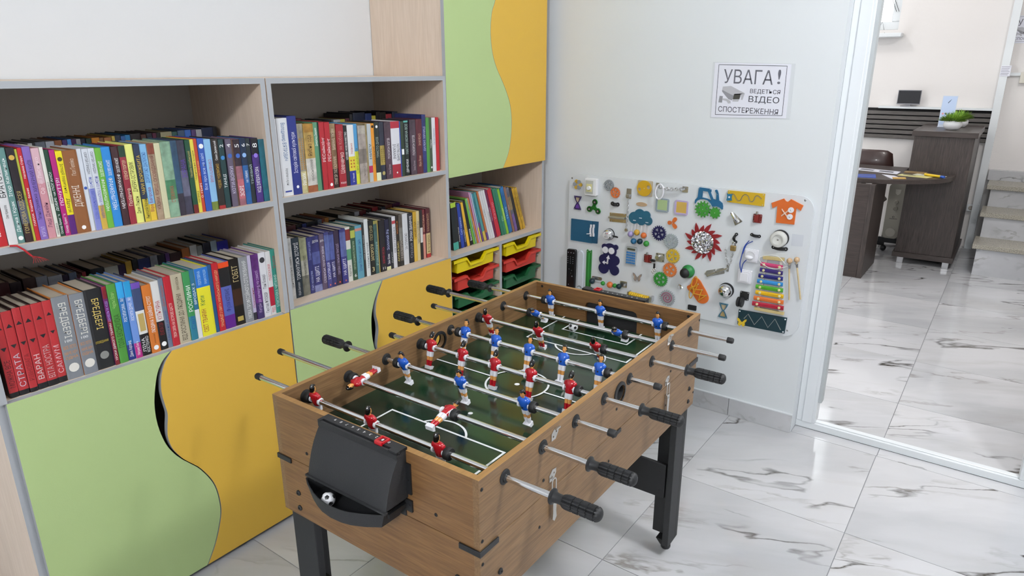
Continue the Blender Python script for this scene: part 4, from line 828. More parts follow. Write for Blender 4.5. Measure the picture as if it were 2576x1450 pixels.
# ================================================= FOOSBALL TABLE (local x along the length, local y = minus the width axis)
TL, TW, TH = 1.0563, .5842, .8144
FB = thing('foosball_table', 'oak-veneered foosball table with chrome rods standing on black legs', 'table', (-.9168, -.5826, 0), .0101)
def table():
    P_ = FB; q = .014; Z0, ZS, ZF = .52, .667, .712
    fr_side = lambda y: ((0, y, 0), (1, 0, 0), (0, 0, 1), (0, -1, 0))
    def side(b0, ma, name='side_panel'):
        # long side, plate between width b0 and b0+q, hole for ball entry
        loops = [[(0, ZS+.0008), (TL, ZS+.0008), (TL, TH), (0, TH)], circ((.542, .765), .021, 28)]
        me = flat_mesh(loops, q, fr_side(-b0), 0, [OAKX, OAKE], 'side_panel'); 
        for p in me.polygons:
            if p.normal.z > .9: p.material_index = 1
        link(name, me, P_)
    side(0, 0); side(TW-q, 0)
    b = MB(); b.box(q, TL-q, -q, 0, Z0, ZS-.0008); b.box(q, TL-q, -TW, -TW+q, Z0, ZS-.0008)
    b2 = MB(); b2.box(0, TL, -q, 0, Z0, ZS-.0008); b2.build('lower_side_panel', OAKX, P_)
    b2 = MB(); b2.box(0, TL, -TW, -TW+q, Z0, ZS-.0008); b2.build('lower_side_panel', OAKX, P_)
    for a in (0, TL-q):
        b2 = MB(); b2.box(a, a+q, -TW+q, -q, Z0, ZS-.0008); b2.build('lower_end_panel', OAKY, P_)
        # end panel with goal opening; plane normal +x, 2D (b, z)
        g = [(.2045, .706), (.2045, .765), (.209, .777), (.219, .781), (.374, .781), (.385, .777), (.390, .765), (.390, .706)]
        loops = [[(q, ZS+.0008), (TW-q, ZS+.0008), (TW-q, TH), (q, TH)], g]
        me = flat_mesh(loops, q, ((a, 0, 0), (0, -1, 0), (0, 0, 1), (-1, 0, 0)), -q, [OAKY, OAKE], 'end_panel')
        for p in me.polygons:
            if p.normal.z > .9 and p.center.z > .8: p.material_index = 1
        link('end_panel', me, P_)
    # goal pockets (black boxes behind the openings)
    for a, d in ((0, -1), (TL, 1)):
        b = MB(); dp = .026 if d < 0 else .055; x0, x1 = sorted((a+d*.001, a+d*dp)); xo = a+d*dp
        b.box(x0, x1, -.395, -.199, .700, .703); b.box(x0, x1, -.395, -.199, .785, .788); b.box(x0, x1, -.398, -.395, .70, .788); b.box(x0, x1, -.199, -.196, .70, .788)
        xa, xb = sorted((xo, xo-d*.003)); b.box(xa, xb, -.398, -.196, .70, .788); b.build('goal_pocket', BLACK, P_)
    # playfield
    fm = bpy.data.materials.new('playfield'); fm.use_nodes = True; nt = fm.node_tree; bs = nt.nodes['Principled BSDF']; bs.inputs['Roughness'].default_value = .17; bs.inputs['Coat Weight'].default_value = .15
    tc = nt.nodes.new('ShaderNodeTexCoord'); n = nt.nodes.new('ShaderNodeTexNoise'); mp = nt.nodes.new('ShaderNodeMapping'); mp.inputs['Scale'].default_value = (5, 1.2, 1)
    n.inputs['Scale'].default_value = 2.2; n.inputs['Detail'].default_value = 3; n.inputs['Distortion'].default_value = .8
    cr = nt.nodes.new('ShaderNodeValToRGB'); cr.color_ramp.elements[0].color = lin('0d2016'); cr.color_ramp.elements[1].color = lin('27402a'); e = cr.color_ramp.elements.new(.5); e.color = lin('13301e')
    cr.color_ramp.elements[0].position = .36; cr.color_ramp.elements[2].position = .68
    nt.links.new(tc.outputs['Object'], mp.inputs[0]); nt.links.new(mp.outputs[0], n.inputs['Vector']); nt.links.new(n.outputs[0], cr.inputs[0]); nt.links.new(cr.outputs[0], bs.inputs['Base Color'])
    b = MB(); b.box(q, TL-q, -TW+q, -q, ZF-.006, ZF); pf = b.build('playfield', fm, P_)
    # white markings (flat print on the playfield)
    m = MB(); z = ZF+.0003; lw = .0054
    zc = [ZF+.0003]
    def line(a0, b0, a1, b1, w_=lw):
        zc[0] += 6e-5; z = zc[0]
        d = Vector((a1-a0, b1-b0)).normalized(); nn = Vector((-d.y, d.x))*w_/2; d = d*w_/2
        m.add([(a0-d.x+nn.x, -(b0-d.y+nn.y), z), (a0-d.x-nn.x, -(b0-d.y-nn.y), z), (a1+d.x-nn.x, -(b1+d.y-nn.y), z), (a1+d.x+nn.x, -(b1+d.y+nn.y), z)], [(0, 1, 2, 3)])
    def arc(ca, cb, rr, t0, t1, n_=28):
        zc[0] += 6e-5; z = zc[0]
        pts = [(ca+rr*math.cos(t0+(t1-t0)*i/n_), cb+rr*math.sin(t0+(t1-t0)*i/n_)) for i in range(n_+1)]
        vs = []
        for (pa, pb) in pts:
            d = Vector((pa-ca, pb-cb)).normalized()*lw/2; vs += [(pa+d.x, -(pb+d.y), z), (pa-d.x, -(pb-d.y), z)]
        m.add(vs, [(2*i, 2*i+1, 2*i+3, 2*i+2) for i in range(n_)])
    mid = TL/2; cb = .2945
    for s_ in (1, -1):
        X_ = lambda a: mid+s_*(a-mid)
        line(X_(.237), .128, X_(.237), .466); line(X_(.016), .128, X_(.237), .128); line(X_(.016), .466, X_(.237), .466)
        line(X_(.118), .183, X_(.118), .408); line(X_(.016), .183, X_(.118), .183); line(X_(.016), .408, X_(.118), .408)
        t0 = math.acos(min(1, .0355/.073))
        if s_ > 0: arc(.2015, cb, .073, -t0-.03, t0+.03)
        else: arc(X_(.2015), cb, .073, PI-t0-.03, PI+t0+.03)
        pts = circ((X_(.333), cb), .0062, 18); m.add([(p[0], -p[1], z) for p in pts], [tuple(range(18))])
    line(mid, .016, mid, cb-.083); line(mid, cb+.083, mid, TW-.016); arc(mid, cb, .083, 0, 2*PI, 56)
    pts = circ((mid, cb), .007, 18); m.add([(p[0], -p[1], z) for p in pts], [tuple(range(18))])
    m.build('field_marking', mat('line_white', 'e6e8ea', .3), pf)
    # corner brackets along the seam
    def bracket(boxes): b = MB(); [b.box(*x) for x in boxes]; b.build('corner_bracket', BLACK, P_, bevel=.0008)
    z0, z1, e = .6545, .6665, .0035
    bracket([(-e, 0, -TW-e, -.536, z0, z1), (0, .054, -TW-e, -TW, z0, z1)])
    bracket([(-e, 0, -.045, e, z0, z1), (0, .054, 0, e, z0, z1)])
    bracket([(TL-.06, TL+e, -TW-e, -TW, z0+.006, z1+.008), (TL, TL+e, -TW, -.53, z0+.006, z1+.008)])
    bracket([(TL-.06, TL, 0, e, z0, z1), (TL, TL+e, -.05, e, z0, z1)])
    bracket([(.513, .555, -TW-e, -TW, z0+.002, z1)])
    # screws and bolts
    def screw(pt, ax, rr, h, nm='screw'):
        b = MB(); s = -1
        b.lathe([(rr, 0), (rr, h*.5), (rr*.7, h), (rr*.35, h), (rr*.3, h*.5)], (0, 0, 0), ax, 12); M_ = Matrix.Scale(-1, 4, (1, 0, 0) if ax == 'x' else (0, 1, 0))
        b.mul(M_); b.f = [f[::-1] for f in b.f]; b.build(nm, RUBBER, P_, pt)
    for a, z_, rr in [(.008, .793, .0038), (.007, .6845, .0038), (.007, .634, .0036), (.21, .703, .0038), (.197, .598, .0036), (.530, .727, .0038), (.8393, .606, .0032), (.8556, .704, .0035), (1.0505, .795, .0035), (1.050, .561, .0035), (.5, .60, .0036)]:
        screw((a, -TW, z_), 'y', rr, .0015)
    for a, z_ in [(.060, .583), (1.0123, .588), (1.0113, .546), (.062, .545)]: screw((a, -TW, z_), 'y', .0068, .004, 'bolt')
    for b_, z_, rr in [(.103, .6994, .004), (.4798, .7012, .004)]: screw((0, -b_, z_), 'x', rr, .0015)
    for b_, z_ in [(.058, .582), (.0575, .542), (.53, .583), (.53, .542)]: screw((0, -b_, z_), 'x', .0068, .004, 'bolt')
    for b_ in (.0365, .5538): 
        b = MB(); b.cyl((TL-q-.001, -b_, .803), .0045, .0011, 'x', 12); b.build('screw', RUBBER, P_)
    # toggle latches and catch plates
    def catch(a, z_, hook):
        b = MB(); pl = flat_mesh([[(a-.012, z_-.012), (a+.004, z_-.012), (a+.014, z_+.002), (a+.014, z_+.012), (a, z_+.014), (a-.012, z_+.004)], circ((a-.005, z_-.004), .0022, 8), circ((a+.006, z_+.004), .0022, 8)], .0018, fr_side(-TW), 0, [NICKEL], 'catch_plate')
        o = link('catch_plate', pl, P_)
        if hook: b.box(a-.002, a+.014, -TW-.007, -TW-.0018, z_+.011, z_+.014); b.build('catch_hook', NICKEL, o)
        return o
    catch(.248, .792, True); catch(.828, .806, True)
    for a, z_ in ((.242, .698), (.832, .684)):
        o = catch(a, z_, False)
        b = MB(); y = -TW-.006; b.tube([(a-.007, y, z_-.040), (a-.007, y, z_-.012), (a-.004, y, z_-.006), (a+.005, y, z_-.006), (a+.008, y, z_-.012), (a+.008, y, z_-.040)], .0013, 6); b.build('latch_loop', NICKEL, o)
        b = MB(); b.box(a-.007, a+.008, -TW-.009, -TW, z_-.052, z_-.040); b.build('latch_base', NICKEL, o, bevel=.001)
        vs = [(-.007, -.046), (.008, -.046), (.006, -.085), (.008, -.1), (0, -.108), (-.008, -.1), (-.006, -.085)]
        link('latch_lever', flat_mesh([[(a+x, z_+zz) for x, zz in vs]], .003, fr_side(-TW), .006, [NICKEL], 'latch_lever'), o)
    # ball entry rings
    for y, d in ((-TW, -1), (-q, -1), (0, 1)):
        b = MB(); b.lathe([(.0205, 0), (.0285, 0), (.0285, .0028*1), (.0225, .004), (.0205, .004)], (.542, 0, .765), 'y', 28, 0, True, False)
        if d < 0: b.mul(Matrix.Scale(-1, 4, (0, 1, 0))); b.f = [f[::-1] for f in b.f]
        b.mul(Matrix.Translation((0, y, 0))); b.build('ball_entry_ring', BLACK, P_)
    b = MB(); b.lathe([(.0212, 0), (.0212, .014), (.019, .014), (.019, 0)], (.542, -TW, .765), 'y', 28, 0, True, False); b.build('ball_entry_sleeve', BLACK, P_)
    # legs: L-section, floor feet, stretchers
    for ia, ca in enumerate((.012, TL-.012-.078)):
        for ib, cb_ in enumerate((.006, TW-.010-.078)):
            b = MB(); t = .02; x0, x1 = ca, ca+.078; y1, y0 = -cb_, -cb_-.078
            xo = (x0, x0+t) if ia == 0 else (x1-t, x1); yo = (y1-t, y1) if ib == 0 else (y0, y0+t)
            b.box(xo[0], xo[1], y0, y1, .042, .53); b.box(*( (x0+t, x1) if ia == 0 else (x0, x1-t)), yo[0], yo[1], .042, .53)
            lg = b.build('leg', BLACKM, P_, bevel=.0015)
            cx, cy = (x0+.026 if ia == 0 else x1-.026), (y1-.026 if ib == 0 else y0+.026)
            f = MB(); f.rings([[(cx+sx*rr, cy+sy*rr, zz) for sx, sy in ((-1, -1), (1, -1), (1, 1), (-1, 1))] for rr, zz in ((.014, .014), (.0255, .042))], 0, False); f.lathe([(.014, 0), (.016, .004), (.016, .012), (.008, .014)], (cx, cy, 0), 'z', 14); f.build('foot', BLACK, lg)
    for a in (.034, TL-.012-.078): 
        b = MB(); b.box(a, a+.012, -TW+.035, -.035, .215, .333); st = b.build('stretcher', BLACK, P_, bevel=.001)
        for z_ in (.24, .308):
            s = MB(); s.cyl((a-.001, -TW+.052, z_), .003, .0015, 'x', 8); s.build('screw', RUBBER, st)
table()
# ---- player figures
def figure_mesh(shirt, sock, name):
    b = MB(); E = lambda cx, cy, z, rx, ry, n=16: [(cx+rx*math.cos(2*PI*k/n), cy+ry*math.sin(2*PI*k/n), z) for k in range(n)]
    S, SH, SK, SO, WH, HR, DK = range(7)
    # foot block
    b.add([(-.0045,-.0105,-.061),(.0055,-.0105,-.061),(.0055,.0105,-.061),(-.0045,.0105,-.061),(-.006,-.0095,-.051),(.0105,-.0095,-.0535),(.0105,.0095,-.0535),(-.006,.0095,-.051)], [(0,3,2,1),(4,5,6,7),(0,1,5,4),(1,2,6,5),(2,3,7,6),(3,0,4,7)], WH)
    for sy in (-1, 1):
        c = sy*.0044
        b.rings([E(0, c, z, rx, ry, 12) for z, rx, ry in ((-.053, .0045, .0042), (-.047, .004, .004), (-.040, .0052, .0048), (-.0365, .0048, .0046))], SO)
        b.rings([E(0, c, z, rx, ry, 12) for z, rx, ry in ((-.0368, .0043, .0043), (-.031, .005, .0048), (-.024, .0056, .0052))], SK)
        b.rings([E(-.0003, c*.98, z, rx, ry, 12) for z, rx, ry in ((-.0255, .0066, .0058), (-.02, .0072, .0064), (-.012, .0072, .0062))], SH)
    b.rings([E(0, 0, z, rx, ry) for z, rx, ry in ((-.017, .0065, .0098), (-.012, .0072, .0106), (-.008, .0072, .0104))], SH)
    b.rings([E(cx, 0, z, rx, ry) for z, rx, ry, cx in ((-.0115, .0076, .0108, 0), (-.006, .0086, .0112, 0), (.0, .0098, .0116, .0004), (.006, .0102, .0134, .0006), (.012, .0096, .0150, .0003), (.0165, .0082, .0144, -.0002), (.0198, .0058, .0108, -.0005), (.0215, .0034, .005, -.0003))], S)
    for sy in (-1, 1):
        b.ell((0, sy*.0122, .0112), .0062, .0046, .0072, 12, 7, S)
        y0 = .0116 if sy > 0 else -.0166; b.lathe([(.0066, 0), (.0085, 0), (.0088, .001), (.0087, .0042), (.0078, .0050), (.0066, .0050)] if sy > 0 else [(.0066, 0), (.0078, 0), (.0087, .0008), (.0088, .0040), (.0085, .0050), (.0066, .0050)], (0, y0, 0), 'y', 18, WH, True, False)
    b.rings([E(-.0002, 0, z, rr, rr, 12) for z, rr in ((.0195, .0036), (.0235, .0031), (.0265, .0032))], SK)
    # head with face: jaw, nose, ears
    b.rings([E(cx, 0, z, rx, ry, 16) for z, rx, ry, cx in ((.0235, .0018, .0022, .0016), (.0252, .0038, .0036, .0014), (.0285, .0052, .0048, .0006), (.0325, .0056, .0052, .0002), (.0365, .0052, .0048, 0), (.039, .003, .003, 0))], SK)
    b.add([(.0054, -.0011, .0292), (.0054, .0011, .0292), (.0070, 0, .0293), (.0056, 0, .0325)], [(0, 2, 3), (2, 1, 3), (0, 1, 2)], SK)
    for sy in (-1, 1):
        b.ell((-.0002, sy*.0053, .0305), .0013, .0007, .0018, 8, 4, SK); b.ell((.0051, sy*.0020, .0322), .0007, .0009, .0005, 6, 4, DK); b.ell((.0052, sy*.0020, .0336), .0006, .0013, .0003, 6, 4, HR)
    b.ell((.0051, 0, .0270), .0005, .0014, .0003, 6, 4, DK)
    # hair cap: back and top
    R_ = []
    for i in range(9):
        t = PI*.5*i/8; R_.append([(-.0012+(.0068*math.cos(t) if math.cos(2*PI*k/18) < .35 else .0054*math.cos(t))*math.cos(2*PI*k/18), .0060*math.cos(t)*math.sin(2*PI*k/18)+1e-5, (.0338 if math.cos(2*PI*k/18) > .2 else (.0262 if math.cos(2*PI*k/18) < -.35 else .030))*(1-i/8)+.0425*(i/8)-(0 if i in (0, 8) else -.0022*math.sin(PI*i/8))) for k in range(18)])
    b.rings(R_, HR)
    b.ell((.0042, 0, .0378), .0024, .0046, .0017, 10, 5, HR)
    # screw hole: chest (dark) and boss on the back
    b.cyl((.0088, 0, -.0015), .0021, .0019, 'x', 10, DK); b.cyl((-.0101, 0, -.0015), .0017, .0014, 'x', 10, S)
    b.v = [((x*1.12, y*1.12, .0225+(z-.0225)*1.06) if z > .0226 else (x, y, z)) for x, y, z in b.v]
    return b.mesh(name, [shirt, WGLOSS, SKIN, sock, WGLOSS, HAIR, mat('dark_hole', '0a0a14', .5)])
RED_ME = figure_mesh(RED, RED, 'red_player'); BLUE_ME = figure_mesh(BLUE, WGLOSS, 'blue_player')
def grip_mesh():
    b = MB()
    b.lathe([(.0066, 0), (.0150, 0), (.0152, .0015), (.0150, .003), (.0105, .005), (.0092, .012), (.0092, .020), (.0104, .024)], (0, 0, 0), 'y', 24, 1)
    n = 36; R_ = []
    L0, L1 = .022, .0915; seg = [L0, L0+.003, L0+.007]
    zs = [(L0, .0100), (L0+.004, .0125), (L0+.009, .0136)]
    for k in range(4):
        a = L0+.010+k*.0145; zs += [(a, .0137), (a+.0118, .0137), (a+.0124, .0119), (a+.0138, .0119)]
    zs += [(L0+.068, .0137)]
    zs = sorted(zs)
    for (t, rr) in zs:
        R_.append([((rr if k % 3 else rr-.0024)*math.sin(2*PI*k/n), t, (rr if k % 3 else rr-.0024)*math.cos(2*PI*k/n)) for k in range(n)])
    for i in range(1, 6):
        t = PI/2*i/5; rr = max(.0137*math.cos(t), .0003); R_.append([((rr-(.0010 if k % 3 == 0 else 0)*math.cos(t))*math.sin(2*PI*k/n), L0+.068+.010*math.sin(t), (rr-(.0010 if k % 3 == 0 else 0)*math.cos(t))*math.cos(2*PI*k/n)) for k in range(n)])
    b.rings(R_, 0, False); return b.mesh('handle', [RUBBER, BLACK])
GRIP = grip_mesh()
def bumper_mesh():
    b = MB(); b.lathe([(.0064, -.0065), (.0125, -.0065), (.0135, -.005), (.0135, .005), (.0125, .0065), (.0064, .0065)], (0, 0, 0), 'y', 22); return b.mesh('bumper', [RUBBER])
BUMP = bumper_mesh()
def flange_mesh():
    b = MB(); b.lathe([(.0066, 0), (.0155, 0), (.0155, .0012), (.0105, .0028), (.0100, .006), (.0066, .006)], (0, 0, 0), 'y', 22, 0, True, False); return b.mesh('rod_bearing', [RUBBER])
FLA = flange_mesh()
ROT = lambda ph: Matrix(((math.cos(ph), 0, -math.sin(ph)), (0, 1, 0), (math.sin(ph), 0, math.cos(ph)))).to_4x4()
RZ = .7825
RODS = [ # left end, right end, left kind, right kind, team, [(width position, tilt)]
 (-.160, .688, 'cap', 'grip', 'red', [(.051, .2), (.232, .2), (.424, .2)]),
 (-.246, .690, 'cap', 'grip', 'red', [(.054, 1.72), (.333, -1.36)]),
 (-.133, .668, 'grip', 'cap', 'blue', [(.078, .28), (.267, .28), (.452, .28)]),
 (-.088, .676, 'cap', 'grip', 'red', [(.054, -.22), (.164, -.22), (.271, -.22), (.381, -.22), (.493, -.22)]),
 (-.112, .654, 'grip', 'cap', 'blue', [(.068, -.25), (.177, -.25), (.288, -.25), (.395, -.25), (.502, -.25)]),
 (-.160, .678, 'cap', 'grip', 'red', [(.052, .38), (.235, .38), (.422, .62)]),
 (-.212, .720, 'grip', 'cap', 'blue', [(.142, .95), (.422, .95)]),
 (-.133, .698, 'grip', 'cap', 'blue', [(.111, .15), (.295, .15), (.486, .15)])]
def rods():
    for i, (l, r_, lk, rk, team, men) in enumerate(RODS):
        a = .077+.1287*i
        rd = part('rod', FB, (a, 0, RZ), '%s-team rod, %s from the near end, with %s players' % (team, ORD[i+1], {2: 'two', 3: 'three', 5: 'five'}[len(men)]))
        b = MB(); b.cyl((0, -r_, 0), .0063, r_-l, 'y', 18); b.build('steel_bar', CHROME, rd)
        for e, k, d in ((l, lk, 1), (r_, rk, -1)):
            if k == 'cap':
                c = MB(); c.lathe([(.0064, 0), (.0082, 0), (.0084, .001), (.0084, .014), (.0068, .017)], (0, 0, 0), 'y', 18)
                o = c.build('end_cap', RUBBER, rd, (0, -(e+(.004*d)), 0))
            else: o = link('handle', GRIP, rd, (0, -e, 0))
            if d < 0: o.rotation_euler = (0, 0, PI)
        ext = [men[0][0]-.0235, men[-1][0]+.0235]
        for q in ext: link('bumper', BUMP, rd, (0, -q, 0))
        for (bp_, ph) in men:
            o = link('player_figure', RED_ME if team == 'red' else BLUE_ME, rd)
            mx = ROT(ph) @ (Matrix.Rotation(PI, 4, 'Z') if team == 'blue' else Matrix.Identity(4)); mx.translation = (0, -bp_, 0); o.matrix_local = mx
            o['label'] = '%s toy player' % team
        for y, flip in ((-TW, True), (-.014, True), (0, False), (-TW+.014, False)):
            o = link('rod_bearing', FLA, FB, (a, y, RZ))
            if flip: o.rotation_euler = (0, 0, PI)
rods()
# ---- score unit with ball tray (near end) and its twin at the far end
def score_unit(far):
    u_ = part('score_unit', FB, (TL if far else 0, -.2967, 0), 'black plastic score counter with ball tray'); 
    def bld(b, nm, m, lb=None):
        if far: b.mul(Matrix.Rotation(PI, 4, 'Z'))
        return b.build(nm, m, u_, label=lb, bevel=0)
    h = .112
    # hood: bulged shell
    prof = [(.0, .8062), (-.022, .8062), (-.030, .795), (-.040, .778), (-.049, .757), (-.056, .735), (-.0615, .712), (0, .712)]
    b = MB(); R_ = [[(p[0]*(.97 if abs(y) > h-.001 else 1), y, p[1]) for p in prof] for y in (h, h-.004, .06, 0, -.06, -h+.004, -h)]
    b.rings(R_, 0, False); b.box(-.0655, -.058, -h-.003, h+.003, .708, .7125)
    bld(b, 'hood', BLACKM)
    b = MB(); b.box(-.0245, -.0195, -h, h, .8055, .8185); b.box(-.0155, .004, -h, h, .8150 if True else 0, .8205); b.box(-.0195, -.0155, -h, h, .8055, .8125); b.box(-.0155, 0, -h, h, .8055, .815)
    b.box(-.0245, .004, -h, -h+.022, .8145, .8206); b.box(-.0245, .004, h-.008, h, .8145, .8206)
    bld(b, 'counter_bar', BLACKM)
    b = MB(); dm = []
    for k in range(10):
        yc = .2967-(.3700-.017*k); w_ = .0046; hgt = .0064
        text_into(b, str(k), (-.0040+hgt/2-.0008+.0, yc-w_/2, .8209), (0, 1, 0), (-1, 0, 0), w_, hgt, 0, False)
    bld(b, 'numerals', mat('numeral_white', 'e8e8e8', .4))
    b = MB(); yc = .2967-.3565 ; zt = .8252
    for q in ((-.0185, -.0155, -.0105, .0105), (-.001, .002, -.0105, .0105), (-.0155, -.001, -.0105, -.0070), (-.0155, -.001, .0070, .0105)): b.box(q[0], q[1], yc+q[2], yc+q[3], .8212, zt)
    b.box(-.0215, -.0185, yc-.0095, yc+.0095, .8135, zt)
    bld(b, 'score_slider', mat('slider_red', 'b8101c', .3, coat=.3), 'red score slider')
    # tray: crescent bowl
    out = [(0, -.1165), (-.0627, -.1185), (-.076, -.097), (-.0872, -.069), (-.095, -.043), (-.0985, -.012), (-.0965, .02), (-.0909, .0435), (-.0772, .0735), (-.0575, .1035), (-.004, .1045)]
    out = [(x, -y) for x, y in out]
    b = MB(); n = len(out); z0, z1 = .668, .7005
    def inset(k):
        cx, cy = -.04, 0; return [(x+(cx-x)*k if x < -.001 else x, y+(cy-y)*k) for x, y in out]
    I1, I2, BO, BI = inset(0), inset(.035), inset(.10), inset(.14)
    b.add([(x, y, z1) for x, y in I1]+[(x, y, z1) for x, y in I2], [(i, i+1, i+1+n, i+n) for i in range(n-1)])
    b.add([(x, y, z1) for x, y in I1]+[(x, y, z0) for x, y in BO], [(i+1, i, i+n, i+1+n) for i in range(n-1)], 0, True)
    b.add([(x, y, z1) for x, y in I2]+[(x, y, z0+.003) for x, y in BI], [(i, i+1, i+1+n, i+n) for i in range(n-1)], 0, True)
    b.add([(x, y, z0+.003) for x, y in BI], [tuple(range(n))]); b.add([(x, y, z0) for x, y in BO], [tuple(range(n))[::-1]])
    b.box(-.003, 0, -.106, .106, z0, .7115)
    bld(b, 'ball_tray', BLACKM)
    for sy in (-1, 1):
        b = MB(); y0, y1 = sorted((sy*.108, sy*.124)); b.box(-.0035, 0, y0, y1, .722, .789); b.box(-.004, 0, *sorted((sy*.108, sy*.1245)), .683, .7085); b.box(-.05, -.004, *sorted((sy*.104, sy*.110)), .690, .6995)
        b.cyl((-.0052, sy*.117, .752), .003, .0018, 'x', 10); b.cyl((-.0052, sy*.117, .697), .003, .0014, 'x', 10)
        bld(b, 'mounting_bracket', BLACK)
score_unit(False); score_unit(True)
# ---- balls
def football(name, loc, rr, label, rot):
    ph = (1+5**.5)/2; ic = []
    for s1 in (-1, 1):
        for s2 in (-1, 1): ic += [(0, s1, s2*ph), (s1, s2*ph, 0), (s2*ph, 0, s1)]
    ic = [Vector(p).normalized() for p in ic]
    b = MB(); b.ell((0, 0, 0), rr, rr, rr, 28, 16)
    for p in ic:
        near = sorted(ic, key=lambda q: -q.dot(p))[1:6]; a = (near[0]-near[0].dot(p)*p).normalized(); c = p.cross(a)
        vs = [p*rr*1.012]+[(p*1.0+(a*math.cos(2*PI*k/5)+c*math.sin(2*PI*k/5))*.36).normalized()*rr*1.008 for k in range(5)]
        vm = [(vs[1+k]+vs[1+(k+1) % 5]).normalized()*rr*1.009 for k in range(5)]
        al = [vs[0]]; 
        for k in range(5): al += [vs[1+k], vm[k]]
        b.add(al, [(0, 1+k, 1+(k+1) % 10) for k in range(10)], 1)
    b.mul(Matrix.Rotation(rot[0], 4, 'X') @ Matrix.Rotation(rot[1], 4, 'Y') @ Matrix.Rotation(rot[2], 4, 'Z'))
    o = b.build(name, [WHITE, mat('ball_black', '101012', .4)], None, loc, None); tag(o, label, 'ball'); return o
def tloc(a, b_, z): v = Matrix.Rotation(.0101, 4, 'Z') @ Vector((a, -b_, 0)); return (v.x-.9168, v.y-.5826, z)
football('football', tloc(-.0715, .2565, .6855), .0145, 'small black and white ball lying in the black scorer tray', (.3, .5, .2))
football('football', tloc(.9445, .2185, .7277), .0155, 'small black and white ball on the green playfield near the far goal', (.9, .2, .6))

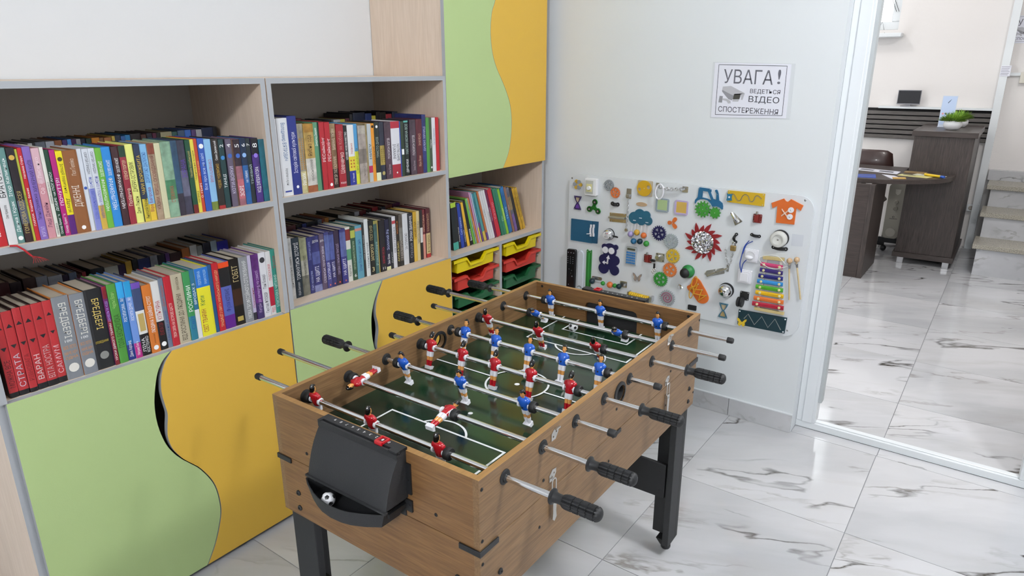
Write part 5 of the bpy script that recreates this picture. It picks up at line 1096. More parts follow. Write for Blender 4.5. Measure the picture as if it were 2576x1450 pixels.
# ================================================= ACTIVITY BOARD ON THE RIGHT WALL
BP = {'flower':[(0.157,0.9779)],
'flower_r':[(0.157,0.9779),(0.0248,)],
'thermo':[(0.2041,1.0121),(0.2646,1.0136),(0.2634,0.9359),(0.2084,0.9343)],
'thermo_dial':[(0.2354,0.9709)],
'gear_grey_small':[(0.325,0.9896),(0.0255,)],
'gear_orange_small':[(0.3593,0.9585),(0.0249,)],
'hg1':[(0.1419,0.9235),(0.1817,0.921),(0.1747,0.8563),(0.1362,0.8573)],
'spin':[(0.2509,0.8783),(0.2558,0.9038),(0.2274,0.8677),(0.2738,0.8624)],
'strap1':[(0.3388,0.9102),(0.3813,0.9045)],
'bolt1':[(0.3338,0.8624),(0.4193,0.8652),(0.4188,0.8225),(0.3344,0.8197)],
'chain1':[(0.4271,0.9754),(0.4278,0.9389),(0.4281,0.9072),(0.4283,0.8688),(0.4268,0.83),(0.4267,0.7963)],
'disc_sq':[(0.4693,1.0279),(0.5427,1.0295),(0.5434,0.9596),(0.4722,0.956)],
'disc':[(0.5044,0.9928),(0.0352,)],
'disc_holes':[(0.4813,0.9869),(0.5248,0.9992)],
'oval':[(0.4671,0.9185),(0.5206,0.9194),(0.4938,0.9197)],
'chain2':[(0.5688,1.0136),(0.5902,1.0059),(0.6315,1.0045),(0.6794,1.0084),(0.6969,1.0089)],
'ring':[(0.5889,1.0058),(0.5833,0.9736)],
'mir1':[(0.5622,0.9554),(0.6247,0.9571),(0.6265,0.8967),(0.5642,0.8944)],
'mir2':[(0.6518,0.9558),(0.714,0.9569),(0.7161,0.8937),(0.6532,0.8925)],
'prop':[(0.6479,0.8528),(0.6591,0.8691),(0.6337,0.8523),(0.6614,0.8385)],
'gear_navy':[(0.5888,0.7988),(0.0338,)],
'gear_silver':[(0.6476,0.7691),(0.0333,)],
'door':[(0.1267,0.8087),(0.2447,0.8098),(0.2459,0.7014),(0.126,0.7013)],
'door2':[(0.2468,0.8101),(0.2766,0.8112),(0.2745,0.704),(0.2473,0.7027)],
'hinge':[(0.2393,0.7936),(0.24,0.7352),(0.2542,0.7955),(0.255,0.7372),(0.2212,0.7516)],
'bell1':[(0.3378,0.7602),(0.0262,)],
'bell1_lever':[(0.3854,0.7527)],
'cl0':[(0.4631,0.8538),(0.0276,)],
'cl1':[(0.4883,0.8709),(0.026,)],
'cl2':[(0.5209,0.871),(0.0207,)],
'cl3':[(0.5319,0.847),(0.0202,)],
'cl4':[(0.4995,0.8443),(0.0208,)],
'cl_slots':[(0.4652,0.842),(0.4946,0.8564),(0.5275,0.8396)],
'beads_top':[(0.4563,0.8286),(0.4722,0.8306),(0.4866,0.8299),(0.5031,0.8294),(0.5208,0.8304),(0.537,0.8312)],
'beads':[(0.4522,0.7776),(0.4694,0.7462),(0.4835,0.7896),(0.5012,0.7494),(0.5185,0.7802),(0.5337,0.7437)],
'bear0':[(0.3425,0.6784),(0.0362,)],
'bear1':[(0.3136,0.6956),(0.0135,)],
'bear2':[(0.3736,0.6992),(0.0132,)],
'bear3':[(0.3135,0.6318),(0.0255,)],
'bear4':[(0.371,0.6342),(0.0256,)],
'bear5':[(0.3139,0.5879),(0.0271,)],
'bear6':[(0.3726,0.5855),(0.0241,)],
'bear7':[(0.3423,0.62),(0.0337,)],
'eye0':[(0.3217,0.6806),(0.0163,)],
'eye1':[(0.3544,0.6804),(0.0161,)],
'hands':[(0.3349,0.6188),(0.3397,0.6571),(0.3075,0.6185)],
'remote':[(0.112,0.656),(0.1626,0.658),(0.1631,0.4596),(0.112,0.4559)],
'zip':[(0.1704,0.6592),(0.2048,0.6533),(0.2035,0.4672),(0.1702,0.4667)],
'green':[(0.2181,0.6677),(0.2463,0.6673),(0.2442,0.4805),(0.2186,0.4814)],
'calc':[(0.4298,0.7128),(0.4846,0.7157),(0.4833,0.6284),(0.4285,0.6274)],
'latch2':[(0.5214,0.6891),(0.5589,0.6905),(0.558,0.6539),(0.5224,0.652)],
'cam':[(0.5804,0.7055),(0.6232,0.7057),(0.6194,0.6659),(0.5784,0.6676)],
'key':[(0.5758,0.6732),(0.5837,0.6568),(0.5849,0.6387),(0.5754,0.6187)],
'gear_yellow':[(0.6622,0.7033),(0.0326,)],
'gear_orange':[(0.6521,0.6365),(0.0334,)],
'gear_green':[(0.6102,0.5859),(0.0341,)],
'gear_spiral':[(0.6493,0.5028),(0.0367,)],
'br1':[(0.2509,0.5311),(0.3075,0.53)],
'br2':[(0.4008,0.537),(0.4397,0.5167)],
'wirebeads':[(0.2638,0.5179),(0.3231,0.5174),(0.3611,0.5166),(0.3871,0.5172),(0.4091,0.5171)],
'fly':[(0.4937,0.5721),(0.4656,0.5919),(0.5192,0.5905)],
'roller':[(0.467,0.4918),(0.5713,0.4929)],
'hook':[(0.6945,0.564),(0.719,0.5686)],
'ball':[(0.74,0.6458),(0.03,)],
'ballk':[(0.7315,0.64),(0.0245,)],
'shoe':[(0.7624,0.6156),(0.7768,0.6221),(0.7957,0.6116),(0.8105,0.5912),(0.831,0.562),(0.8416,0.5375),(0.8349,0.5179),(0.8161,0.5084),(0.796,0.5117),(0.7796,0.5287),(0.7629,0.549),(0.7454,0.5591),(0.7391,0.5747),(0.7501,0.5834),(0.7574,0.5964)],
'eyelets':[(0.789,0.5939),(0.809,0.5711),(0.829,0.5483),(0.7984,0.5216),(0.7737,0.5477),(0.763,0.5691)],
'bolt2':[(0.8122,0.6474),(0.8222,0.6621),(0.8946,0.6866),(0.9015,0.6628),(0.8247,0.6339)],
'bolt2k':[(0.9095,0.6936),(0.9238,0.6731)],
'chain3':[(0.8939,0.7757),(0.8993,0.7514),(0.9084,0.7213),(0.9179,0.7023),(0.9254,0.7209),(0.9224,0.7361),(0.929,0.7466),(0.9278,0.7621)],
'pad':[(0.9135,0.7958),(0.9469,0.796),(0.9462,0.7664),(0.9133,0.7661)],
'padstrap':[(0.9347,0.8398),(0.9286,0.8188),(0.9345,0.8066)],
'sun':[(0.7929,0.785),(0.0495,)],
'sunR':[(0.7948,0.7865),(0.084,)],
'tractor':[(0.7432,0.9517),(0.7438,0.9661),(0.7542,0.979),(0.7553,1.004),(0.7559,1.0193),(0.7599,1.0218),(0.8034,1.0199),(0.8109,1.0164),(0.812,1.0096),(0.8097,1.0035),(0.8227,0.9779),(0.8355,0.9758),(0.8346,1.0037),(0.8285,1.0112),(0.828,1.0169),(0.8332,1.0191),(0.8376,1.0156),(0.8431,1.0022),(0.848,0.9748),(0.863,0.9647),(0.867,0.9524),(0.8674,0.9384),(0.8632,0.9379),(0.8518,0.946),(0.8385,0.9487),(0.8221,0.945),(0.8137,0.9582),(0.7982,0.9707),(0.7834,0.9738),(0.7666,0.9716),(0.7526,0.9634),(0.7463,0.9508)],
'tractor_win':[(0.7744,1.0082),(0.7974,1.0069),(0.8155,0.9701),(0.7952,0.9774),(0.7744,0.9799)],
'tg1':[(0.7824,0.9298),(0.0351,)],
'tg2':[(0.8363,0.9206),(0.0248,)],
'maze':[(0.8834,1.0212),(1.034,1.0214),(1.0351,0.9707),(0.8845,0.9729)],
'maze_w':[(0.8985,1.0078),(0.9103,1.0055),(0.9196,0.9927),(0.9286,0.9822),(0.9397,0.9857),(0.9469,1.0036),(0.9576,1.0103),(0.9695,1.0036),(0.9768,0.9874),(0.985,0.9837),(0.9932,0.9903),(0.9982,1.0066),(1.0089,1.0099),(1.0233,0.9991)],
'maze_bear':[(0.8929,0.9946)],
'ballcatch':[(0.9115,0.9337),(0.9543,0.8975),(0.9253,0.8762),(0.9041,0.9263)],
'latch1':[(0.9958,0.9343),(1.0311,0.9372),(1.0319,0.8992),(0.9966,0.8986)],
'latch1h':[(1.0118,0.9458)],
'shirt':[(1.0633,0.9877),(1.1094,1.0104),(1.1179,1.0003),(1.1255,0.9984),(1.1367,1.0106),(1.1855,0.9901),(1.1782,0.9685),(1.1604,0.9785),(1.1601,0.911),(1.0894,0.9099),(1.0875,0.9781),(1.0693,0.9671)],
'buttons':[(1.1418,0.9676),(1.1404,0.9404)],
'cords':[(1.1067,0.9691),(1.1077,0.9418)],
'hook3':[(0.9982,0.8473),(1.0289,0.8441)],
'wheel':[(1.1097,0.8455)],
'wheel_r':[(1.1097,0.8455),(0.0332,)],
'strap3':[(1.0905,0.8076),(1.1395,0.8064)],
'card':[(1.1564,0.8713),(1.2004,0.8717),(1.2008,0.8258),(1.1567,0.8238)],
'sock':[(0.975,0.7863),(1.0337,0.7905),(1.0342,0.7308),(0.9793,0.7296)],
'plug':[(1.0021,0.7549)],
'swi':[(0.9586,0.6948),(1.0185,0.6971),(1.0193,0.6329),(0.9585,0.6345)],
'cord':[(0.9948,0.8244),(0.9783,0.7975),(0.9705,0.7562),(0.9668,0.7182),(0.9762,0.6852)],
'cord2':[(1.0097,0.8235),(0.985,0.8047),(0.9741,0.7661)],
'cord3':[(0.9916,0.7409),(0.9787,0.7201),(0.9758,0.6836)],
'bell2':[(0.9133,0.5875),(0.0312,)],
'caster':[(0.9761,0.5962),(1.0123,0.5992),(1.0131,0.5623),(0.9769,0.5577)],
'caster_w':[(0.9858,0.5546),(0.0215,)],
'hg2':[(0.8906,0.5267),(0.9305,0.5295),(0.93,0.4627),(0.8919,0.4605)],
'zig':[(0.9781,0.515),(1.1792,0.5191),(1.1765,0.4487),(0.9787,0.4468)],
'zigw':[(1.0048,0.4789),(1.0207,0.5035),(1.0509,0.4612),(1.0778,0.5043),(1.1078,0.461),(1.1323,0.5049),(1.1605,0.4617)],
'zfly':[(0.9976,0.4593)],
'xt':[(1.0551,0.7678),(1.1404,0.7707),(1.1405,0.7581),(1.0575,0.7539)],
'xb':[(1.0439,0.5422),(1.1656,0.542),(1.1655,0.531),(1.0461,0.5298)],
'x0':[(1.0509,0.7335),(1.1406,0.733),(1.0526,0.7184)],
'x1':[(1.0513,0.7089),(1.1429,0.7082),(1.0529,0.6937)],
'x2':[(1.0476,0.6825),(1.1462,0.6847),(1.0493,0.6666)],
'x3':[(1.0448,0.6589),(1.149,0.6607),(1.0465,0.6436)],
'x4':[(1.0416,0.6339),(1.1524,0.6358),(1.0433,0.6178)],
'x5':[(1.0433,0.6096),(1.1571,0.6105),(1.045,0.5934)],
'x6':[(1.0386,0.5833),(1.16,0.5853),(1.0404,0.5661)],
'x7':[(1.0347,0.5579),(1.1634,0.561),(1.0366,0.5397)],
'mal0':[(1.1622,0.7637),(1.1783,0.5991)],
'mal1':[(1.1894,0.7725),(1.2216,0.6092)],
'blk':[(0.7502,0.4907),(0.7892,0.4935),(0.7895,0.4698)],
'screws':[(0.1232,1.0051),(1.1894,1.0112),(1.1849,0.4624)]}

R0 = Vector((1.1205, -.66, .43))
FRB = ((-.012, .66, -.43), (0, -1, 0), (0, 0, 1), (-1, 0, 0))
def rrect(x0, x1, z0, z1, rr, n=6):
    o = []
    for cx, cz, a in ((x1-rr, z1-rr, 0), (x0+rr, z1-rr, PI/2), (x0+rr, z0+rr, PI), (x1-rr, z0+rr, 1.5*PI)):
        o += [(cx+rr*math.cos(a+PI/2*i/n), cz+rr*math.sin(a+PI/2*i/n)) for i in range(n+1)]
    return o
BB = tag(link('activity_board', flat_mesh([rrect(.108, 1.226, .434, 1.0275, .06)], .012, ((0, .66, -.43), (0, -1, 0), (0, 0, 1), (-1, 0, 0)), 0, [mat('board_white', 'd6dade', .3)], 'activity_board'), None, R0), 'white rounded activity board with gears, locks and toys screwed to the wall', 'toy board')
def bp(h, z, d=0): return Vector((1.1085-d, -h, z))-R0
def bf(name, loops, th, m, d=0, par=None, lb=None, bev=0): return link(name, flat_mesh(loops, th, FRB, d, m if isinstance(m, (list, tuple)) else [m], name, bev=bev), par or BB, None, lb)
def q4(k): return BP[k]
def fix(o, par): o.parent = par; return o
def gearpts(c, rr, n, depth=.16, a0=0):
    p = []
    for i in range(n):
        a = a0+2*PI*i/n; st = 2*PI/n
        for f, k in ((-.5, 1-depth), (-.22, 1-depth), (-.13, 1), (.13, 1), (.22, 1-depth)): p.append((c[0]+rr*k*math.cos(a+f*st), c[1]+rr*k*math.sin(a+f*st)))
    return p
def spokeholes(c, rr, n=5, r0=.28, r1=.66, a0=.3):
    o = []
    for i in range(n):
        a = a0+2*PI*i/n; w_ = PI/n*.62
        o.append([(c[0]+rr*r1*math.cos(a+w_*t), c[1]+rr*r1*math.sin(a+w_*t)) for t in (-1, -.5, 0, .5, 1)]+[(c[0]+rr*r0*math.cos(a+w_*.35), c[1]+rr*r0*math.sin(a+w_*.35)), (c[0]+rr*r0*math.cos(a-w_*.35), c[1]+rr*r0*math.sin(a-w_*.35))])
    return o
def stud(c, rr=.0022, d=.006, par=None, m=None, h=.0012, nm='screw'):
    b = MB(); p = bp(c[0], c[1], d+h); b.lathe([(rr*.5, 0), (rr, h*.5), (rr, h)], p, 'x', 10); return b.build(nm, m or STEEL, par or BB)
def P2(k): return mat('paint_'+k, k, .4)
def gear(k, col, n, d=.002, holes=5, name='gear', lb=None, depth=.13, a0=.3):
    c, (rr,) = BP[k]; o = bf(name, [gearpts(c, rr*1.03, n, depth)]+(spokeholes(c, rr, holes, a0=a0) if holes else []), .005, P2(col), d, None, lb); stud(c, .002, d+.005, o); return o
def board_items():
    for h, z in BP['screws']+[(.125, .462)]: stud((h, z), .0045, 0)
    # top row
    c, (rr,) = BP['flower']+[(0.0248,)] if len(BP['flower']) == 1 else (None, None)
    st = part('petal_spinner', BB, bp(c[0], c[1], 0))
    for i in range(6):
        a = PI/2+.5+i*PI/3; p = (c[0]+rr*.62*math.cos(a), c[1]+rr*.62*math.sin(a)); o = bf('petal', [circ(p, rr*.38, 14)], .004, P2('8f949b' if i % 2 else 'c9a23c'), .002+(.002 if i % 2 else 0)); fixp(o, st)
    g = gear('gear_grey_small', '8b9095', 24, lb='small grey gear'); g = gear('gear_orange_small', 'cf6f3a', 22, lb='small orange gear')
    # light switch with dial
    t = part('dial_box', BB, bp(.235, .973), 'white box with round dial')
    fixp(bf('box', [rrect(.2045, .268, .9345, 1.0145, .004)], .022, WHITE, 0, bev=.002), t); fixp(bf('dial_plate', [rrect(.2105, .252, .943, 1.006, .002)], .002, P2('b9bbb4'), .022), t)
    fixp(bf('dial_backing', [rrect(.2165, .246, .953, .990, .002)], .0012, P2('d6d09a'), .024), t)
    b = MB(); p = bp(.2325, .971, .036); b.lathe([(.008, 0), (.0095, .002), (.0095, .012)], p, 'x', 18); b.build('dial', WHITE, BB) and None; fixp(BB.children[-1], t)
    # hourglasses
    for k, c1, c2 in (('hg1', '3a2c5c', '6a42a0'), ('hg2', '3f6b80', 'b59a6a')):
        q = BP[k]; cx = sum(p[0] for p in q)/4; top = (q[0][1]+q[1][1])/2; bot = (q[2][1]+q[3][1])/2; w_ = (q[1][0]-q[0][0])/2; cz = (top+bot)/2; H = top-bot
        out = [(-1, .5), (1, .5), (.95, .42), (.62, .2), (.22, 0), (.62, -.2), (.95, -.42), (1, -.5), (-1, -.5), (-.95, -.42), (-.62, -.2), (-.22, 0), (-.62, .2), (-.95, .42)]
        inn1 = [(-.62, .41), (.62, .41), (.42, .2), (.1, .05), (-.1, .05), (-.42, .2)]; inn2 = [(x, -y) for x, y in inn1]
        sc2 = lambda l: [(cx+x*w_, cz+y*H) for x, y in l]
        o = bf('hourglass', [sc2(out), sc2(inn1), sc2(inn2)], .005, P2(c1), .001, lb='wooden hourglass figure'); bf('sand', [sc2(inn1)], .002, P2('b9a888'), 0, o); bf('sand', [sc2(inn2)], .002, P2(c2), 0, o)
        for p in ((-.8, .45), (.8, .45), (-.8, -.45), (.8, -.45)): stud((cx+p[0]*w_, cz+p[1]*H), .0014, .006, o)
    # hand spinner (green chrome)
    q = BP['spin']; b = MB(); gm = mat('green_chrome', (.05, .32, .06), .15, .9)
    for c in q[1:]:
        b.lathe([(.0135, 0), (.0145, .003), (.0125, .006)][::-1], bp(c[0], c[1], .010), 'x', 18); 
        vv = Vector((c[0]-q[0][0], c[1]-q[0][1])).normalized(); nn = Vector((-vv.y, vv.x))*.008
        pl = [(q[0][0]+nn.x, q[0][1]+nn.y), (q[0][0]-nn.x, q[0][1]-nn.y), (c[0]-nn.x, c[1]-nn.y), (c[0]+nn.x, c[1]+nn.y)]
        b.prism(pl, lambda p: bp(p[0], p[1], .005), lambda p: bp(p[0], p[1], .0095))
    b.lathe([(.0105, 0), (.011, .007)], bp(q[0][0], q[0][1], .011), 'x', 18)
    o = b.build('hand_spinner', gm, BB, label='shiny green hand spinner')
    for c in q[1:]:
        b = MB(); b.lathe([(.0085, 0), (.0085, .001)], bp(c[0], c[1], .0112), 'x', 16, 0); b.lathe([(.0045, -.0008), (.0045, .001)], bp(c[0], c[1], .0112), 'x', 14, 1); b.build('bearing', [RUBBER, STEEL], o)
    # black straps
    def strap(p0, p1, w_=.0085, d=.0, name='strap', bow=.0, hgt=.010):
        a, c = Vector(p0), Vector(p1); n = (c-a).normalized(); t = Vector((-n.y, n.x)); b = MB(); R_ = []
        for i in range(9):
            f = i/8; p = a+(c-a)*f+t*bow*math.sin(PI*f); dd = .001+hgt*math.sin(PI*f)
            R_.append([tuple(bp(p.x+t.x*s_*w_, p.y+t.y*s_*w_, dd+e)) for s_, e in ((-1, 0), (1, 0), (1, .0025), (-1, .0025))])
        b.rings(R_, 0, False)
        for p in (a, c): b.cyl(bp(p.x, p.y, .0035), w_*1.15, .003, 'x', 12)
        o = b.build(name, RUBBER, BB); stud(p0, .0022, .0035, o); stud(p1, .0022, .0035, o); return o
    s1 = BP['strap1']; strap((s1[0][0]+.008, s1[0][1]-.004), (s1[1][0]-.008, s1[1][1]), hgt=.012)
    strap(*BP['hook3'], w_=.006); strap(BP['strap3'][0], BP['strap3'][1], w_=.007, hgt=.004, bow=-.002); strap(BP['padstrap'][0], BP['padstrap'][2], w_=.006, bow=-.006)
    # silver barrel bolt
    q = BP['bolt1']; o = bf('barrel_bolt', [q[::-1]], .002, NICKEL, 0, lb='flat silver bolt plate'); (x0, z0), (x1, z1) = (q[0][0], (q[0][1]+q[3][1])/2), (q[1][0], (q[1][1]+q[2][1])/2)
    b = MB(); b.tube([bp(x0-.002, z0, .007), bp(x1-.004, z1, .007)], .0055, 12); b.build('bolt_bar', STEEL, o)
    for p, s_ in ((q[0], (.01, -.004)), (q[1], (-.01, -.004)), (q[2], (-.01, .004)), (q[3], (.01, .004))): stud((p[0]+s_[0], p[1]+s_[1]), .002, .002, o)
    # door chain with slot plate
    c = BP['chain1']; o = bf('chain_plate', [rrect(.416, .440, .938, .984, .002)], .003, NICKEL, 0, lb='silver latch plate with hanging chain'); b = MB(); b.box(*sorted((bp(.419, 0, .003).x, bp(.419, 0, .014).x)), bp(.438, 0).y, bp(.418, 0).y, bp(0, .945).z, bp(0, .958).z); b.build('catch', STEEL, o, bevel=.001)
    chain([bp(h, z, .008) for h, z in c[1:]], o, .0125, .004, .0012)
    b = MB(); b.cyl(bp(c[-1][0], c[-1][1]-.004, .012), .0075, .007, 'x', 14); b.build('chain_knob', STEEL, o)
    # yellow disc on square
    q = BP['disc_sq']; o = bf('wooden_square', [rrect(.4705, .5430, .957, 1.0275, .005)], .004, P2('b5ab98'), 0, lb='yellow wooden face disc on square')
    cc, (rr,) = BP['disc']; e = BP['disc_holes']; k = bf('disc', [circ(cc, rr, 36), circ(e[0], .0078, 14), circ(e[1], .0088, 14)], .005, P2('c79d22'), .004, o)
    stud(cc, .002, .009, k)
    q = BP['oval']; bf('name_tag', [[(.4938+.027*math.cos(2*PI*i/24), .9185+.0095*math.sin(2*PI*i/24)) for i in range(24)]], .003, P2('b59a7c'), 0)
    # chain with white carabiner ring
    c = BP['chain2']; o = bf('chain_plate', [rrect(.682, .708, .993, 1.0185, .002)], .003, NICKEL, 0, lb='door chain between two silver plates'); bf('mounting_plate', [rrect(.558, .575, 1.004, 1.0225, .002)], .003, NICKEL, 0, o)
    chain([bp(h, z, .014+.010*math.sin(PI*i/4)) for i, (h, z) in enumerate(c)], o, .013, .0062, .0021)
    b = MB(); pts = []
    for i in range(25):
        a = 2*PI*(i-2)/24+.4; pts.append(bp(.5865+.0185*math.cos(a)+.002*math.sin(a), .9885+.033*math.sin(a), .026))
    b.tube(pts, .0036, 8); b.build('ring_clip', WGLOSS, o, label='white plastic ring')
    # mirrors
    mm = mat('mirror', (.85, .87, .88), .03, 1)
    for k, c1, lb in (('mir1', '8f9ca5', 'grey-framed square mirror'), ('mir2', 'b3a4c8', 'lilac-framed square mirror')):
        q = BP[k]; x0, x1 = (q[0][0]+q[3][0])/2, (q[1][0]+q[2][0])/2; z1, z0 = (q[0][1]+q[1][1])/2, (q[2][1]+q[3][1])/2
        o = bf('mirror_frame', [rrect(x0, x1, z0, z1, .008), rrect(x0+.007, x1-.007, z0+.008, z1-.006, .001)[::1]], .006, P2(c1), 0, lb=lb); bf('mirror_glass', [rrect(x0+.005, x1-.005, z0+.006, z1-.004, .002)], .003, mm, 0, o)
        for p in ((x0+.005, z0+.005), (x1-.005, z0+.005), (x0+.005, z1-.004), (x1-.005, z1-.004)): stud(p, .0014, .006, o)
    # orange propeller
    q = BP['prop']; b = MB()
    for c in q[1:]:
        v = Vector((c[0]-q[0][0], c[1]-q[0][1])); n = Vector((-v.y, v.x)).normalized(); L_ = v.length*1.55
        pl = []
        for i in range(14):
            t = 2*PI*i/14; pl.append((q[0][0]+v.x/v.length*(L_*.5*(1-math.cos(t)))+n.x*.0085*math.sin(t)*(1-.35*math.cos(t)), q[0][1]+v.y/v.length*(L_*.5*(1-math.cos(t)))+n.y*.0085*math.sin(t)*(1-.35*math.cos(t))))
        b.prism(pl, lambda p: bp(p[0], p[1], .003), lambda p: bp(p[0], p[1], .007))
    o = b.build('propeller', P2('cc6a30'), BB, label='three-bladed orange propeller'); stud(q[0], .002, .007, o)
    gear('gear_navy', '17164a', 20, .004, lb='dark navy gear', a0=.95, depth=.15); gear('gear_silver', '9aa3a6', 24, .002, lb='large silver-grey gear', a0=.5)
    gear('gear_yellow', 'c9a832', 24, .004, lb='yellow gear', a0=.7); gear('gear_orange', 'd0743a', 24, .002, lb='large orange gear', a0=.2); gear('gear_green', '2f8a34', 22, .004, lb='green gear with five openings', a0=.6)
    g = gear('gear_spiral', '9aa0a2', 22, .002, 0, lb='grey gear with painted maroon spiral', depth=.15); c, (rr,) = BP['gear_spiral']
    b = MB(); pts = [bp(c[0]+rr*(.12+.62*t)*math.cos(1.5+5.6*PI/2*t*1.6), c[1]+rr*(.12+.62*t)*math.sin(1.5+5.6*PI/2*t*1.6), .0078) for t in [i/30 for i in range(31)]]; b.tube(pts, .0019, 6); b.build('spiral', P2('a04a68'), g)
    # blue door
    o = bf('small_door', [BP['door'][::-1]], .006, P2('1f5676'), 0, lb='blue hinged wooden flap'); bf('door_post', [BP['door2'][::-1]], .006, P2('1d4f6e'), 0, o)
    q = BP['hinge']
    for i in (0, 2):
        b = MB(); a, c = q[i], q[i+1]; x = (a[0]+c[0])/2; dx = -.004 if i == 0 else .004
        b.prism([(x-.004, a[1]), (x+.0045, a[1]), (x+.0045, a[1]-.012), (x+.002, a[1]-.02), (x+.002, c[1]+.02), (x+.0045, c[1]+.012), (x+.0045, c[1]), (x-.004, c[1]), (x-.004, c[1]+.012), (x-.0065, c[1]+.02), (x-.0065, a[1]-.02), (x-.004, a[1]-.012)], lambda p: bp(p[0], p[1], .006), lambda p: bp(p[0], p[1], .0105))
        b.build('hinge', WGLOSS, o)
    b = MB(); b.tube([bp(.242, .752, .012), bp(.236, .750, .02), bp(.226, .7495, .026)], .0018, 8); b.build('latch_pin', WGLOSS, o)
    # bicycle bell
    c, (rr,) = BP['bell1']; b = MB(); b.lathe([(rr*.3, -.034), (rr*.72, -.031), (rr*.95, -.022), (rr, -.012), (rr*.98, -.008)], bp(c[0], c[1], 0), 'x', 28); o = b.build('bicycle_bell', CHROME, BB, label='chrome bicycle bell with white face')
    b = MB(); b.cyl(bp(c[0], c[1], .0352), rr*.68, .001, 'x', 24); b.build('bell_face', P2('dcdcde'), o)
    b = MB(); b.tube([bp(c[0]+.012, c[1]-.008, .006), bp(BP['bell1_lever'][0][0]-.006, BP['bell1_lever'][0][1]+.001, .012), bp(BP['bell1_lever'][0][0]+.001, BP['bell1_lever'][0][1], .014)], .004, 8); b.cyl(bp(c[0], c[1], .008), rr*1.02, .006, 'x', 20); b.build('bell_lever', RUBBER, o)
    b = MB()
    for s_, hh, ww, zz in (('I', .006, .003, .0075), ('MY', .006, .012, -.001), ('BIKE', .006, .018, -.0095)): text_into(b, s_, bp(c[0]-ww/2-(.004 if s_ == 'I' else 0), c[1]+zz-hh*.3, .0356), (0, -1, 0), (0, 0, 1), ww, hh, 0, False)
    n_ = 20; hv = [(16*math.sin(t)**3, 13*math.cos(t)-5*math.cos(2*t)-2*math.cos(3*t)-math.cos(4*t)) for t in [2*PI*i/n_ for i in range(n_)]]
    b.add([bp(c[0]+.004+x*.0002, c[1]+.0085+y*.0002, .0356) for x, y in hv], [tuple(range(n_))], 1); b.build('bell_print', [P2('1c1c20'), P2('b02030')], o)
    # cloud with hanging beads
    cl = []
    import itertools
    cs = [((BP['cl%d' % i][0]), BP['cl%d' % i][1][0]) for i in range(5)]; ctr = (.4975, .8435)
    for i in range(96):
        a = 2*PI*i/96; best = 0; dx, dz = math.cos(a), math.sin(a)
        for (cc, r_) in cs:
            ox, oz = cc[0]-ctr[0], cc[1]-ctr[1]; bq = ox*dx+oz*dz; dd = r_*r_-(ox*ox+oz*oz-bq*bq)
            if dd > 0: best = max(best, bq+math.sqrt(dd))
        cl.append((ctr[0]+dx*max(best, .02), ctr[1]+dz*max(best, .02)))
    o = bf('cloud', [cl]+[rrect(h-.0075, h+.0075, z-.002, z+.002, .0015, 2) for h, z in BP['cl_slots']], .006, P2('1d5a74'), .002, lb='teal wooden cloud with hanging beads')
    for h, z in BP['cl_slots']: bf('slot_cord', [rrect(h-.007, h+.007, z-.0017, z+.0017, .001, 2)], .0055, WGLOSS, .002, o)
    bc = ['a296c6', '1d6088', 'c49a34', '0c3040', 'd06a30', '2f8a34']
    for i, ((h, z), (ht, zt)) in enumerate(zip(BP['beads'], BP['beads_top'])):
        b = MB(); b.tube([bp(ht, zt+.006, .006), bp(h, z-.02, .012)], .0014, 6); b.build('cord', P2('dcdce0'), o)
        b = MB(); p = bp(h, z, .015); b.ell(p, .0135, .0135, .0135, 18, 10); b.build('bead', P2(bc[i]), o)
    # bear clock
    out = bear_outline(); e = []
    o = bf('bear', [out], .006, P2('191a4a'), 0, lb='dark blue wooden bear with clock hands')
    for k in ('eye0', 'eye1'):
        c, (rr,) = BP[k]; g = bf('eye_gear', [gearpts(c, rr*1.02, 20, .14)], .004, WGLOSS, .006, o); stud(c, .0018, .010, g)
    hs = BP['hands']
    for tip in hs[1:]:
        v = Vector((tip[0]-hs[0][0], tip[1]-hs[0][1])); L_ = v.length; v.normalize(); n = Vector((-v.y, v.x)); P_ = lambda f, s_: (hs[0][0]+v.x*L_*f+n.x*s_, hs[0][1]+v.y*L_*f+n.y*s_)
        bf('clock_hand', [[P_(-.15, -.003), P_(.55, -.003), P_(.55, -.0095), P_(1, 0), P_(.55, .0095), P_(.55, .003), P_(-.15, .003)]], .003, WGLOSS, .006, o)
    stud(hs[0], .003, .009, o)
    # remote, plastic strip, green rail, calculator
    o = bf('remote_control', [[(.112, .448), (.1585, .450), (.1625, .652), (.158, .6575), (.117, .656), (.112, .651)]], .016, mat('remote_black', '141418', .3), 0, bev=.002, lb='long black remote control'); b = MB()
    for (x, z_, w_) in [(.121+.0155*i, .640, .0024) for i in range(3)]+[(.1195+.0145*i, .618-.0105*j, .0016) for i in range(3) for j in range(4)]+[(.127, .555, .0012), (.142, .550, .0012), (.138, .535, .0012), (.145, .52, .0025), (.126, .475, .002)]: b.cyl(bp(x, z_, .0172), w_, .0012, 'x', 8)
    b.build('button', P2('9a9aa6'), o)
    o = bf('soft_strap', [[(.170, .452), (.2035, .452), (.2048, .640), (.200, .651), (.189, .658), (.178, .656), (.1705, .645)]], .010, mat('clear_white', 'cdd4dc', .25), 0, bev=.003, lb='translucent white plastic strip')
    b = MB(); b.tube([bp(.187+.011*math.cos(t), .465+.011*math.sin(t), .012) for t in [PI*i/8-.3 for i in range(9)]], .001, 6); b.build('ring', RUBBER, o)
